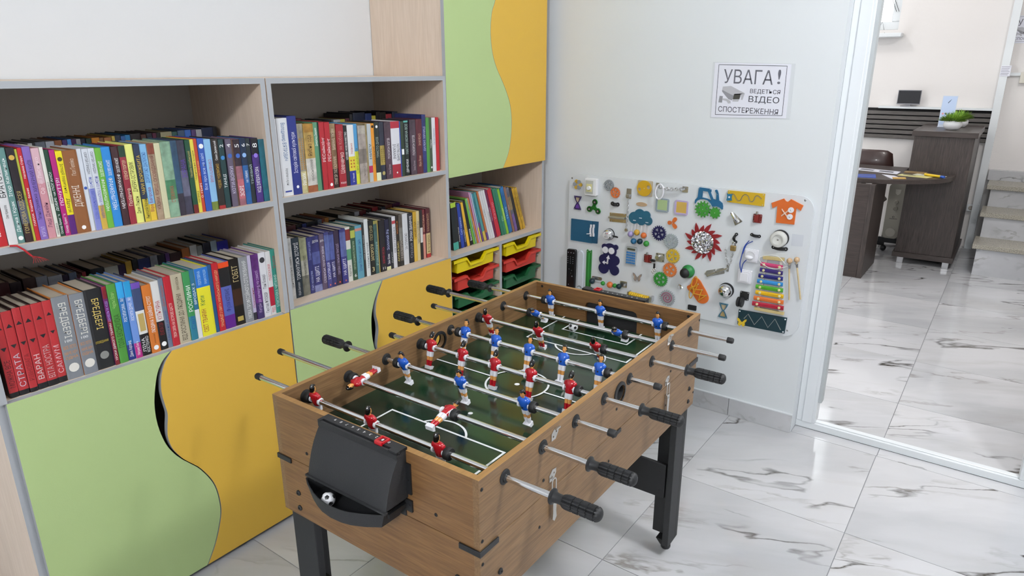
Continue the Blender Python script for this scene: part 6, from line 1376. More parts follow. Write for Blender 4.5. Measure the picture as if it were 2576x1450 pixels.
    o = bf('zip_rail', [[(.2175, .462), (.2440, .461), (.2465, .661), (.2445, .668), (.240, .662), (.2275, .662), (.222, .668), (.2185, .663)]], .006, P2('2c7a34'), 0, lb='green plastic rail'); bf('zip_groove', [[(.2285, .470), (.2345, .470), (.237, .652), (.231, .652)]], .0015, P2('3c9648'), .006, o); stud((.2235, .658), .002, .006, o); stud((.2415, .657), .002, .006, o)
    o = bf('calculator', [[(.4305, .6300), (.4815, .6275), (.4845, .7115), (.481, .7155), (.434, .7145), (.430, .711)]], .008, P2('a8adb0'), 0, lb='small grey calculator with blue keys'); bf('display', [rrect(.437, .477, .699, .7085, .002)], .001, P2('4a4c3c'), .008, o)
    for i in range(5):
        for j in range(5): bf('key', [rrect(.4345+.0094*i, .4345+.0094*i+.0072, .6345+.0122*j, .6345+.0122*j+.0082, .001, 2)], .0025, P2('2f78b8'), .008, o)
    # red-brown latches and key lock
    for k, hk in (('latch1', (.7285, .7285)), ('latch2', (0, 0))):
        q = BP[k]; cx = sum(p[0] for p in q)/4; cz = sum(p[1] for p in q)/4; w_ = (q[1][0]-q[0][0])/2; hh = (q[0][1]-q[3][1])/2
        o = bf('magnet_latch', [rrect(cx-w_, cx+w_, cz-hh, cz+hh, .003)], .004, P2('6e201c'), 0, lb='dark red metal latch'); b = MB(); b.box(*sorted((bp(0, 0, .004).x, bp(0, 0, .013).x)), bp(cx+.005, 0).y, bp(cx-.011, 0).y, bp(0, cz-hh*.9).z, bp(0, cz+hh*.9).z); b.build('latch_body', P2('7a2420'), o, bevel=.002)
        b = MB(); b.cyl(bp(cx-.002, cz+hh, .008), .0045, .012, 'z', 12); b.mul(Matrix.Identity(4)); b.build('latch_pin', NICKEL, o)
        for sx, sz in ((-.8, .7), (.8, .7), (-.8, -.7), (.8, -.7)): stud((cx+sx*w_, cz+sz*hh), .0017, .004, o)
    q = BP['cam']; o = bf('cam_lock', [rrect(.5800, .6212, .6668, .7060, .003)], .004, STEEL, 0, lb='square steel cam lock plate'); b = MB(); b.lathe([(.009, -.016), (.010, -.012), (.010, 0)], bp(.592, .688, .004), 'x', 16); b.build('lock_barrel', NICKEL, o)
    for p in ((.585, .701), (.616, .701), (.616, .672)): stud(p, .0028, .004, o, RUBBER)
    # butterfly
    c = BP['fly'][0]; b = [] 
    wing = [(0, -.006), (.006, -.016), (.012, -.014), (.015, -.005), (.012, .001), (.019, .010), (.020, .019), (.012, .016), (.004, .006), (0, .002)]
    o = None
    for s_ in (1, -1):
        loop = [(c[0]+s_*x*1.15, c[1]+z*1.1) for x, z in wing]
        k = bf('butterfly' if o is None else 'wing', [loop], .003, P2('8f8782'), .004, o, 'small wooden butterfly' if o is None else None)
        if o is None: o = k
        bf('wing_inlay', [[(c[0]+s_*(x*.72+.004), c[1]+z*.72+.001) for x, z in wing[1:8]]], .001, P2('b59a84'), .007, o)
    # beads on a wire between brackets
    w_ = BP['wirebeads']; b = MB(); b.tube([bp(h, z, .022) for h, z in w_], .0012, 6); o = b.build('wire', STEEL, BB, label='beads threaded on a steel wire')
    for c, r_, cl_ in zip(w_, (.0145, .011, .0155, .011, .0130), ('15303a', '2f8f34', 'd2703a', '2f8f34', '12303a')):
        b = MB(); b.ell(bp(c[0], c[1], .022), r_, r_, r_, 16, 9); b.build('bead', P2(cl_), o)
    for h, z in ((.279, .5305), (.424, .527)):
        bf('bracket', [rrect(h-.028, h+.028, z-.008, z+.008, .007)] if h < .3 else [rrect(h-.018, h+.018, z-.016, z+.014, .003)], .003, STEEL, 0, o); b = MB(); dx = -.014 if h < .3 else .012
        b.box(*sorted((bp(0, 0, .003).x, bp(0, 0, .026).x)), bp(h+dx, 0).y-.0015, bp(h+dx, 0).y+.0015, bp(0, z-.006).z, bp(0, z+.006).z); b.build('bracket_arm', STEEL, o)
        stud((h+.006, z), .002, .003, o)
    # yellow ribbed roller
    a, c = (.466, .492), (.566, .487); b = MB(); A_, C_ = bp(a[0], a[1], .022), bp(c[0], c[1], .022)
    R_ = []
    for i in range(41):
        p = A_+(C_-A_)*i/40; rr = .0125 if (i//2) % 2 else .0105
        R_.append([(p.x+rr*math.cos(2*PI*k/16), p.y, p.z+rr*math.sin(2*PI*k/16)) for k in range(16)])
    b.rings(R_, 0, False); o = b.build('ribbed_roller', P2('d0aa1c'), BB, label='yellow ribbed roller between brackets')
    for h, z in ((.462, .492), (.573, .486)): bf('bracket', [rrect(h-.004, h+.002, z-.010, z+.012, .002)], .030, STEEL, 0, o) if h < .5 else bf('bracket', [rrect(h-.002, h+.010, z-.012, z+.012, .002)], .030, STEEL, 0, o)
    # little hooks
    b = MB(); h0, z0 = .7065, .5685
    b.tube([bp(h0-.008, z0-.012, .004), bp(h0-.008, z0, .006), bp(h0-.003, z0+.010, .010)], .0035, 8); b.tube([bp(h0+.004, z0-.012, .004), bp(h0+.004, z0-.002, .008), bp(h0-.001, z0+.009, .012)], .0035, 8); b.tube([bp(h0-.001, z0+.010, .012), bp(h0+.008, z0+.006, .016), bp(h0+.016, z0-.003, .016)], .003, 8); b.build('coat_hook', CHROME, BB)
    # green ball with black cup
    c, (rr,) = BP['ball']; b = MB(); b.ell(bp(c[0], c[1], .010), .020, rr*1.0, rr*1.0, 24, 12); o = b.build('push_light', P2('1f7a3a'), BB, label='green dome with black button'); b = MB(); c2, (r2,) = BP['ballk']; b.ell(bp(c2[0], c2[1], .026), .018, r2*.92, r2*.92, 22, 12); b.build('button', RUBBER, o)
    # shoe with laces
    o = bf('shoe', [smooth_loop(BP['shoe'])[::1]], .006, P2('cf6a2c'), 0, lb='orange wooden shoe with yellow laces')
    ey = BP['eyelets']; lc = P2('cf9a28')
    for e in ey: stud(e, .0035, .006, o)
    b = MB()
    for i, j in ((0, 4), (5, 1), (1, 3), (4, 2), (5, 0), (3, 2)): b.tube([bp(ey[i][0], ey[i][1], .009), bp((ey[i][0]+ey[j][0])/2, (ey[i][1]+ey[j][1])/2, .013), bp(ey[j][0], ey[j][1], .009)], .0022, 6)
    def loop_(c, a, rx, rz, n=18): return [bp(c[0]+rx*math.cos(t)*math.cos(a)-rz*math.sin(t)*math.sin(a), c[1]+rx*math.cos(t)*math.sin(a)+rz*math.sin(t)*math.cos(a), .014) for t in [2*PI*i/n for i in range(n+1)]]
    k0 = ((ey[0][0]+ey[5][0])/2, (ey[0][1]+ey[5][1])/2)
    b.tube(loop_((k0[0]-.002, k0[1]+.024), 1.3, .026, .010), .002, 6); b.tube(loop_((k0[0]-.012, k0[1]-.030), 1.45, .026, .009), .002, 6); b.tube([bp(k0[0], k0[1], .014), bp(k0[0]-.014, k0[1]-.004, .016), bp(k0[0]-.024, k0[1]-.016, .012)], .002, 6)
    b.build('lace', lc, o)
    # slide bolt, keeper and loose chain
    q = BP['bolt2']; o = bf('slide_bolt', [q[::-1] if area2(q) < 0 else q], .003, STEEL, 0, lb='silver slide bolt with chain'); A_, C_ = Vector(((q[0][0]+q[1][0])/2+.01, (q[0][1]+q[4][1])/2)), Vector(BP['bolt2k'][0]); C_ = Vector((C_.x+.002, (BP['bolt2k'][0][1]+BP['bolt2k'][1][1])/2+.004))
    b = MB(); b.tube([bp(A_.x, A_.y-.002, .008), bp(C_.x, C_.y, .008)], .004, 10); m_ = (A_+C_)/2; b.tube([bp(m_.x-.012, m_.y, .010), bp(m_.x-.012, m_.y+.006, .016), bp(m_.x-.008, m_.y+.004, .024)], .0028, 8); b.build('bolt_bar', NICKEL, o)
    bf('keeper', [rrect(C_.x-.004, C_.x+.006, C_.y-.014, C_.y+.016, .003)], .004, STEEL, 0, o)
    for f in (.3, .55, .8):
        for s_ in (-1, 1): stud((A_.x+(C_.x-A_.x)*f*.78, A_.y+(C_.y-A_.y)*f*.78+s_*.0085), .0016, .003, o)
    chain([bp(h, z, .006+.003*math.sin(i)) for i, (h, z) in enumerate(BP['chain3'])], o, .0085, .0035, .0011)
    # sun with sequins
    c, (rr,) = BP['sun']; cc, (R2,) = BP['sunR']; out = []
    for i in range(16):
        a = 2*PI*i/16+.2; rt = R2*(1.06 if i % 2 else .88)
        out += [(cc[0]+rr*1.06*math.cos(a-.16), cc[1]+rr*1.06*math.sin(a-.16)), (cc[0]+(rr+rt)*.52*math.cos(a-.17), cc[1]+(rr+rt)*.52*math.sin(a-.17)), (cc[0]+rt*math.cos(a-.14), cc[1]+rt*math.sin(a-.14)), (cc[0]+(rr+rt)*.52*math.cos(a+.04), cc[1]+(rr+rt)*.52*math.sin(a+.04)), (cc[0]+rr*1.1*math.cos(a+.2), cc[1]+rr*1.1*math.sin(a+.2))]
    o = bf('sun', [out], .006, P2('8a1c22'), 0, lb='dark red wooden sun with silver sequins'); b = MB()
    for i in range(520):
        t = math.sqrt((i+.5)/520)*rr*.97; a = i*2.39996; p = bp(c[0]+t*math.cos(a), c[1]+t*math.sin(a), .008+random.random()*.003); n = Vector((-1, random.uniform(-.75, .75), random.uniform(-.75, .75))).normalized(); x = n.cross(Vector((0, 0, 1))).normalized(); y = n.cross(x)
        b.add([p+(x*math.cos(2*PI*k/6)+y*math.sin(2*PI*k/6))*.0042 for k in range(6)], [tuple(range(6))])
    k = b.build('sequins', MT['sequins'], o); k['kind'] = 'stuff'; k['label'] = 'silver sequin cushion'
    bf('sequin_backing', [circ(c, rr*.98, 30)], .002, P2('77777c'), .006, o)
    # tractor with gear wheels
    o = bf('tractor', [BP['tractor'][::-1] if area2(BP['tractor']) < 0 else BP['tractor'], BP['tractor_win']], .006, P2('1f5f86'), 0, lb='blue wooden tractor with green gear wheels')
    for k, n, hl in (('tg1', 14, 5), ('tg2', 10, 0)):
        c, (rr,) = BP[k]; ho = [[(c[0]+rr*.52*math.cos(a)+rr*.15*math.cos(t)*math.cos(a+PI/2)-rr*.09*math.sin(t)*math.sin(a+PI/2), c[1]+rr*.52*math.sin(a)+rr*.15*math.cos(t)*math.sin(a+PI/2)+rr*.09*math.sin(t)*math.cos(a+PI/2)) for t in [2*PI*i/10 for i in range(10)]] for a in [2*PI*j/max(hl, 1)+.3 for j in range(hl)]]
        g = bf('wheel_gear', [gearpts(c, rr*1.02, n, .2, .1)]+ho, .006, P2('3a8a30'), .004, o); stud(c, .002, .010, g)
    for i in (0, 4, 6, 8, 17, 21, 23): p = BP['tractor'][i]; stud((p[0]+(.003 if i < 9 else -.004), p[1]-.003), .0014, .006, o)
    # yellow track plate
    q = BP['maze']; o = bf('track_plate', [q if area2(q) > 0 else q[::-1]], .008, P2('c4a01e'), 0, lb='yellow plate with wavy groove and blue slider'); b = MB(); pts = smooth_pts(BP['maze_w'], 4)
    ribbon(b, pts, .0048, .0084); b.build('groove', P2('5a5648'), o); b = MB(); ribbon(b, [(x+.0008, z-.001) for x, z in pts], .0022, .0087); b.build('groove_base', P2('a89668'), o)
    c = BP['maze_bear'][0]; b = bf('slider', [[(c[0]-.011, c[1]+.014), (c[0]-.006, c[1]+.012), (c[0], c[1]+.014), (c[0]+.007, c[1]+.012), (c[0]+.0115, c[1]+.014), (c[0]+.0085, c[1]), (c[0]+.0115, c[1]-.013), (c[0]-.011, c[1]-.015), (c[0]-.0085, c[1])]], .006, P2('1f6a8c'), .008, o); stud(c, .004, .014, o, WGLOSS)
    for i in range(4): cx = sum(p[0] for p in q)/4; cz = sum(p[1] for p in q)/4; stud((q[i][0]+(cx-q[i][0])*.07, q[i][1]+(cz-q[i][1])*.18), .0022, .008, o)
    # zigzag plate
    q = BP['zig']; o = bf('track_plate', [q if area2(q) > 0 else q[::-1]], .008, P2('12303a'), 0, lb='dark green plate with zigzag groove and yellow butterfly slider', bev=.0015)
    b = MB(); ribbon(b, BP['zigw'], .0038, .0084); b.build('groove', P2('8a8c88'), o)
    c = BP['zfly'][0]
    for s_ in (1, -1): bf('slider', [[(c[0]+s_*x*1.0+z*.35*0, c[1]+z*1.0) for x, z in wing]], .004, P2('d0b02c'), .009, o)
    cx = sum(p[0] for p in q)/4; cz = sum(p[1] for p in q)/4
    for i in range(4): stud((q[i][0]+(cx-q[i][0])*.06, q[i][1]+(cz-q[i][1])*.2), .0032, .008, o, WHITE)
    # double ball catch
    q = BP['ballcatch']; o = bf('ball_catch', [q if area2(q) > 0 else q[::-1]], .004, NICKEL, 0, lb='tilted chrome toggle latch'); A_ = Vector(((q[0][0]+q[3][0])/2, (q[0][1]+q[3][1])/2)); C_ = Vector(((q[1][0]+q[2][0])/2, (q[1][1]+q[2][1])/2))
    b = MB(); b.tube([bp(A_.x, A_.y, .009), bp((A_.x+C_.x)/2, (A_.y+C_.y)/2, .015), bp(C_.x-.002, C_.y+.006, .007)], .007, 8); b.build('latch_lever', CHROME, o)
    for f in (.15, .85): stud((q[1][0]+(q[2][0]-q[1][0])*f, q[1][1]+(q[2][1]-q[1][1])*f+.008), .0022, .004, o)
    # T-shirt
    q = BP['shirt']; o = bf('tshirt', [q if area2(q) > 0 else q[::-1]], .006, P2('cc6426'), 0, lb='orange wooden T-shirt with two white buttons')
    for c, e in zip(BP['buttons'], BP['cords'][::1]):
        b = MB(); b.lathe([(.011, -.004), (.0115, -.002), (.0115, 0)][::1], bp(c[0], c[1], .006), 'x', 20); k = b.build('button', WGLOSS, o); stud(c, .0026, .010, k)
        oth = BP['buttons'][1] if e == BP['cords'][0] else BP['buttons'][0]
        b = MB(); b.tube([bp(e[0], e[1], .008), bp(oth[0]-.008, oth[1], .009)], .0012, 6); b.tube([bp(e[0], e[1]-.003, .008), bp(oth[0]-.008, oth[1]-.004, .009)], .0012, 6); b.build('cord', P2('e0c8b8'), o)
    # white jar-lid wheel
    c, (rr,) = BP['wheel_r']; b = MB(); b.lathe([(.001, -.016), (rr*.6, -.017), (rr*.62, -.022), (rr*.78, -.022), (rr*.92, -.02), (rr, -.014), (rr, 0)], bp(c[0], c[1], .006), 'x', 32); o = b.build('screw_lid', P2('cfcfca'), BB, label='round white screw lid'); b = MB(); b.cyl(bp(c[0]+.003, c[1]+.003, .006), rr*1.04, .006, 'x', 28); b.build('lid_ring', RUBBER, o); stud(c, .004, .023, o)
    q = BP['card']; bf('info_card', [q if area2(q) > 0 else q[::-1]], .0008, P2('c9cdd4'), 0, lb='small blank laminated card')
    # socket with plug, switch
    for k, nm, lb in (('sock', 'power_socket', 'white wall socket with plug'), ('swi', 'light_switch', 'white rocker switch')):
        q = BP[k]; cx = sum(p[0] for p in q)/4; cz = sum(p[1] for p in q)/4; w_ = (q[1][0]-q[0][0])/2; hh = (q[0][1]-q[3][1])/2
        o = bf(nm, [rrect(cx-w_, cx+w_, cz-hh, cz+hh, .004)], .012, WGLOSS, 0, bev=.002, lb=lb); bf('cover', [rrect(cx-w_*.82, cx+w_*.78, cz-hh*.82, cz+hh*.82, .003)], .004, WGLOSS, .012, o, bev=.001)
        if k == 'sock':
            b = MB(); b.lathe([(.019, -.001), (.0205, -.0015), (.021, 0)], bp(cx-.001, cz, .016), 'x', 24); b.build('socket_ring', P2('d4d4d8'), o); b = MB(); p = BP['plug'][0]; b.ell(bp(p[0], p[1], .024), .012, .018, .009, 16, 8); b.build('plug', WGLOSS, o)
        else: bf('rocker', [rrect(cx-w_*.6, cx+w_*.55, cz-hh*.62, cz+hh*.62, .002)], .003, WGLOSS, .016, o, bev=.001)
    b = MB(); 
    for k in ('cord', 'cord2', 'cord3'): b.tube([bp(h, z, .018) for h, z in smooth_pts(BP[k], 4)], .0019, 6)
    o = b.build('blue_cord', P2('1f3f96'), BB, label='blue cord looped from black hook to plug')
    # counter bell
    c, (rr,) = BP['bell2']; b = MB(); b.cyl(bp(c[0]+.002, c[1]+.002, .006), rr*1.06, .006, 'x', 26); b.lathe([(rr*.12, -.036), (rr*.14, -.030), (rr*.5, -.028), (rr*.8, -.020), (rr*.95, -.010), (rr, 0)], bp(c[0], c[1], .008), 'x', 30, 1); b.build('counter_bell', [RUBBER, CHROME], BB, label='round chrome bell')
    # castor wheel
    q = BP['caster']; cx = sum(p[0] for p in q)/4; cz = sum(p[1] for p in q)/4; o = bf('castor', [rrect(cx-.019, cx+.019, cz-.019, cz+.019, .003)], .003, RUBBER, 0, lb='black castor wheel on square plate'); c, (rr,) = BP['caster_w']; b = MB()
    for dy in (-.012, .002): b.lathe([(rr*.9, 0), (rr, .002), (rr, .009), (rr*.9, .011)], Vector(bp(c[0], c[1], .022))+Vector((0, dy, 0)), 'y', 22)
    b.box(*sorted((bp(0, 0, .003).x, bp(0, 0, .02).x)), bp(c[0]+.01, 0).y, bp(c[0]-.01, 0).y, bp(0, c[1]).z, bp(0, c[1]+.015).z); b.build('castor_wheel', RUBBER, o)
    for sx, sz in ((-1, 1), (1, 1), (1, -1)): stud((cx+sx*.015, cz+sz*.015), .0022, .003, o)
    q = BP['blk']; bf('black_recess', [rrect(q[0][0], q[1][0], q[2][1]-.002, q[0][1], .003)], .006, RUBBER, 0)
    # xylophone
    q = BP['xt']; o = bf('xylophone', [q if area2(q) > 0 else q[::-1]], .012, P2('c6b27c'), .004, lb='rainbow xylophone with wooden end bars'); q = BP['xb']; bf('end_bar', [q if area2(q) > 0 else q[::-1]], .012, P2('c6b27c'), .004, o)
    tl, bl, tr, br = BP['xt'][3], BP['xb'][0], BP['xt'][2], BP['xb'][1]
    for a, c in (((tl[0]+.012, tl[1]), (bl[0]+.016, bl[1])), ((tr[0]-.012, tr[1]), (br[0]-.016, br[1]))): bf('rail', [[(a[0]-.005, a[1]), (c[0]-.005, c[1]), (c[0]+.005, c[1]), (a[0]+.005, a[1])]], .008, P2('c9c4bc'), .004, o)
    for i, c in enumerate(['c03c6c', '34206e', '1c1c6a', '2f86c8', '4ca024', 'dcae10', 'd8702c', 'a81c34']):
        (l, r_, t) = BP['x%d' % i]; hh = (l[1]-t[1])*.53; l, r_ = Vector(l), Vector(r_); n = (r_-l).normalized(); w_ = Vector((-n.y, n.x))*hh; R_ = []
        b = MB()
        for s_ in range(2):
            p = (l, r_)[s_]; R_.append([tuple(bp(p.x+w_.x*k, p.y+w_.y*k, dd)) for k, dd in ((-1, .014), (-1, .017), (-.5, .0195), (0, .0203), (.5, .0195), (1, .017), (1, .014))])
        b.rings(R_, 0, False); k = b.build('tone_bar', mat('tone_'+c, c, .18, coat=.4), o)
        for f in (.16, .86): p = l+(r_-l)*f; b = MB(); b.lathe([(.004, -.003), (.0055, -.0015), (.0055, 0)], bp(p.x, p.y, .020), 'x', 12); b.build('rubber_cap', P2('d6cf9a'), k) if False else fixk(b, o)
    b = MB(); q = [(.815, .585), (.81, .60)]; t_ = BP['xt']; 
    b.tube([bp(*p, .026) for p in smooth_pts([(t_[1][0]+.01, t_[1][1]-.02), (t_[1][0]-.02, t_[1][1]+.006), (t_[0][0]+.03, t_[0][1]+.010), (t_[0][0]-.010, t_[0][1]-.008), (t_[0][0]+.004, t_[0][1]-.03), (t_[0][0]+.05, t_[0][1]-.045), (t_[1][0]+.018, t_[1][1]-.03)], 5)], .0013, 6); b.build('white_string', P2('dcdcd8'), o)
def fixk(b, o): return b.build('rubber_cap', P2('d6cf9a'), o)
def fixp(o, t):
    o.parent = t; o.location = o.location-t.location; return o
def area2(p): return sum(p[i][0]*p[(i+1) % len(p)][1]-p[(i+1) % len(p)][0]*p[i][1] for i in range(len(p)))
def smooth_loop(p, k=3):
    n = len(p); q = [p[-1]]+list(p)+[p[0], p[1]]; out = []
    for i in range(1, n+1):
        a, b_, c, d = q[i-1], q[i], q[i+1], q[(i+2) if i+2 < len(q) else -1]
        for j in range(k):
            t = j/k; out.append(tuple(.5*((2*b_[x])+(-a[x]+c[x])*t+(2*a[x]-5*b_[x]+4*c[x]-d[x])*t*t+(-a[x]+3*b_[x]-3*c[x]+d[x])*t**3) for x in (0, 1)))
    return out
def ribbon(b, pts, w_, d):
    n = len(pts); vs = []
    for i in range(n):
        a, c = Vector(pts[max(i-1, 0)]), Vector(pts[min(i+1, n-1)]); t = (c-a).normalized(); nn = Vector((-t.y, t.x))*w_/2; p = Vector(pts[i])
        vs += [bp(p.x+nn.x, p.y+nn.y, d), bp(p.x-nn.x, p.y-nn.y, d)]
    b.add(vs, [(2*i, 2*i+1, 2*i+3, 2*i+2) for i in range(n-1)])
def chain(pts, parent, L_, w_, rr, name='chain'):
    P = [Vector(p) for p in pts]; tot = sum((P[i+1]-P[i]).length for i in range(len(P)-1)); n = max(2, int(tot/(L_*.78))); b = MB()
    def at_(s_):
        for i in range(len(P)-1):
            l = (P[i+1]-P[i]).length
            if s_ <= l or i == len(P)-2: return P[i]+(P[i+1]-P[i])*min(s_/l, 1), (P[i+1]-P[i]).normalized()
            s_ -= l
    for k in range(n):
        c, d = at_((k+.5)*tot/n); x = Vector((-1, 0, 0)); y = d.cross(x).normalized(); s = y if k % 2 else (x*.8+y*.3).normalized()
        b.tube([c+d*(L_/2-w_*.3)*math.copysign(min(abs(math.cos(t))*1.25, 1), math.cos(t))+s*w_*math.sin(t) for t in [2*PI*i/12 for i in range(13)]], rr, 5)
    return b.build(name, STEEL, parent)
def bear_outline():
    cs = [(BP['bear%d' % i][0], BP['bear%d' % i][1][0]) for i in range(8)]
    # union outline by radial sweep from two centres, joined at the neck
    def sweep(ctr, idx, a0, a1, n):
        o = []
        for i in range(n+1):
            a = a0+(a1-a0)*i/n; dx, dz = math.cos(a), math.sin(a); best = .005
            for j in idx:
                cc, r_ = cs[j]; ox, oz = cc[0]-ctr[0], cc[1]-ctr[1]; bq = ox*dx+oz*dz; dd = r_*r_-(ox*ox+oz*oz-bq*bq)
                if dd > 0 and bq+math.sqrt(dd) > best: best = bq+math.sqrt(dd)
            o.append((ctr[0]+dx*best, ctr[1]+dz*best))
        return o
    hc = cs[0][0]; bc = cs[7][0]
    bc = (bc[0], bc[1]-.006)
    return sweep(hc, (0, 1, 2), -.55, PI+.55, 60)+sweep(bc, (3, 4, 5, 6, 7), PI-.75, 2*PI+.75, 90)
board_items()
def board_loose():
    # padlock hanging from its strap
    q = [Vector((BP['pad'][i][0], BP['pad'][i][1])) for i in range(4)]; cx = sum(p.x for p in q)/4; cz = sum(p.y for p in q)/4
    def W(h, z, d): return Vector((1.1085-d, -h, z))
    t = thing('padlock', 'small brass padlock hanging from a black strap on the activity board', 'padlock', W(cx, cz, .012))
    b = MB(); b.box(-.007, .007, -.0115, .0115, -.0115, .0115); b.build('body', mat('brass', (.42, .30, .12), .35, .8), t, bevel=.003)
    b = MB(); b.tube([(0, -.007, .010), (0, -.007, .018), (0, -.004, .024), (0, 0, .0265), (0, .004, .024), (0, .007, .018), (0, .007, .010)], .0022, 8); b.build('shackle', CHROME, t)
    # keys
    k = [W(h, z, .02) for h, z in BP['key']]; t = thing('key', 'small black-headed key with keychain hanging in the square cam lock', 'key', k[0])
    L = [p-k[0] for p in k]; b = MB(); b.ell((-.006, 0, 0), .003, .015, .0065, 14, 6); b.build('key_head', RUBBER, t)
    b = MB(); b.tube([Vector((-.004, -.008*math.cos(a)+L[1].y*.3, -.008+.009*math.sin(a))) for a in [2*PI*i/14 for i in range(15)]], .0008, 5); b.build('key_ring', CHROME, t)
    b = MB(); b.box(-.006, -.002, L[1].y-.004, L[1].y+.004, L[2].z-.002, L[1].z+.003); b.build('leather_tab', RUBBER, t)
    b = MB()
    for i in range(5): b.ell(Vector((-.003+.001*(i % 2), L[2].y+(L[3].y-L[2].y)*i/4+(.004 if i % 2 else -.003), L[2].z-.004+(L[3].z-L[2].z)*i/4)), .003, .004, .0045, 8, 5)
    b.tube([Vector((-.002, L[2].y+.01, L[2].z-.008)), Vector((-.003, L[2].y, L[2].z-.012)), Vector((-.002, L[2].y-.012, L[2].z-.012))], .0018, 6); b.build('charm', CHROME, t)
    # mallets
    for kx, lb in (('mal0', 'left wooden xylophone mallet hanging on the activity board'), ('mal1', 'right wooden xylophone mallet hanging on the activity board, tilted')):
        a, c = BP[kx]; A_ = W(a[0], a[1], .014); C_ = W(c[0], c[1], .008); t = thing('mallet', lb, 'mallet', A_, group=None); wm = mat('mallet_wood', 'c4a684', .5)
        b = MB(); b.ell((0, 0, 0), .0115, .0115, .0115, 16, 9); b.build('head', wm, t); b = MB(); b.tube([(0, 0, -.010), tuple(C_-A_)], .0032, 8); b.build('stick', mat('mallet_stick', 'c9b58c', .5), t)
        b = MB(); b.box(-.004, .003, -.008, .0, -.031, -.016); b.tube([(0, .006, -.018), (-.006, 0, -.017), (0, -.007, -.018)], .0013, 6); b.build('clip', STEEL, t)
board_loose()
# ---- surveillance notice (flat print in a plastic sleeve)
def notice(name, corners, normal_x, label, group=None, crop=None):
    """corners: (y,z) of top-left, top-right, bottom-right, bottom-left seen from the room, on plane x"""
    X = normal_x; tl, tr, br, bl = [Vector((X, c[0], c[1])) for c in corners]; org = (tl+tr+br+bl)/4
    def uv(u_, v, d=0): p = (tl*(1-u_)+tr*u_)*(1-v)+(bl*(1-u_)+br*u_)*v; return p-org+Vector((-d, 0, 0))
    b = MB(); b.prism([(0, 1), (1, 1), (1, 0), (0, 0)], lambda p: uv(p[0], p[1], 0), lambda p: uv(p[0], p[1], .0012)); o = b.build('notice', PAPER, None, org); tag(o, label, 'sign', group)
    b = MB(); pad = [(-.012, 1.012), (1.05, 1.012), (1.05, -.012), (-.03, -.012)]; b.prism(pad, lambda p: uv(p[0], p[1], 0), lambda p: uv(p[0], p[1], .0004)); b.build('plastic_sleeve', mat('sleeve', 'd2d6da', .2), o)
    b = MB(); R_ = (tr-tl).normalized(); D_ = (tl-bl).normalized(); Wd = (tr-tl).length; Hh = (tl-bl).length
    def tx(s, u0, u1, v0, v1, mi): text_into(b, s, uv(u0, v1, .0016), R_, D_, (u1-u0)*Wd, (v1-v0)*Hh, mi, False)
    tx('УВАГА', .135, .79, .115, .365, 1); tx('!', .845, .885, .115, .365, 1); tx('ВЕДЕТЬСЯ', .508, .897, .465, .555, 0); tx('ВІДЕО', .497, .895, .595, .725, 0); tx('СПОСТЕРЕЖЕННЯ', .095, .895, .79, .89, 0)
    def st(u0, v0, u1, v1, w_=.0016): b.add([uv(u0, v0, .0016), uv(u1, v0, .0016), uv(u1, v1, .0016), uv(u0, v1, .0016)], [(0, 3, 2, 1)], 0)
    t = .006; st(.06, .03, .95, .03+t*1.4); st(.06, .945, .95, .945+t*1.4); st(.055, .035, .055+t, .95); st(.947, .035, .947+t, .95)
    def pg(pts, mi, d=.0017): b.add([uv(x, y, d) for x, y in pts], [tuple(range(len(pts)))[::-1]], mi)
    pg([(.135, .43), (.245, .415), (.44, .545), (.30, .60), (.13, .49)], 2); pg([(.13, .49), (.30, .60), (.275, .68), (.225, .66), (.13, .52)], 3); pg([(.30, .56), (.44, .548), (.415, .67), (.395, .665), (.395, .59), (.36, .70), (.28, .70)], 2); pg([(.295, .575), (.385, .57), (.375, .655), (.285, .66)], 4, .0019)
    pg([(.10, .60), (.145, .605), (.14, .725), (.09, .72)], 3); pg([(.14, .645), (.2, .65), (.255, .69), (.26, .735), (.225, .74), (.2, .695), (.14, .675)], 2)
    b.build('notice_print', [mat('ink_dark', '34343e', .5), mat('ink_grey', '62626c', .5), mat('ink_l', 'b4b4ba', .5), mat('ink_m', '8c8c92', .5), mat('ink_d', '3c3a34', .5)], o)
    return o
notice('notice', ((-.7742, 1.527), (-1.0735, 1.519), (-1.0756, 1.3186), (-.7765, 1.3123)), XW-.0005, 'white paper video surveillance notice taped on the wall above the activity board')

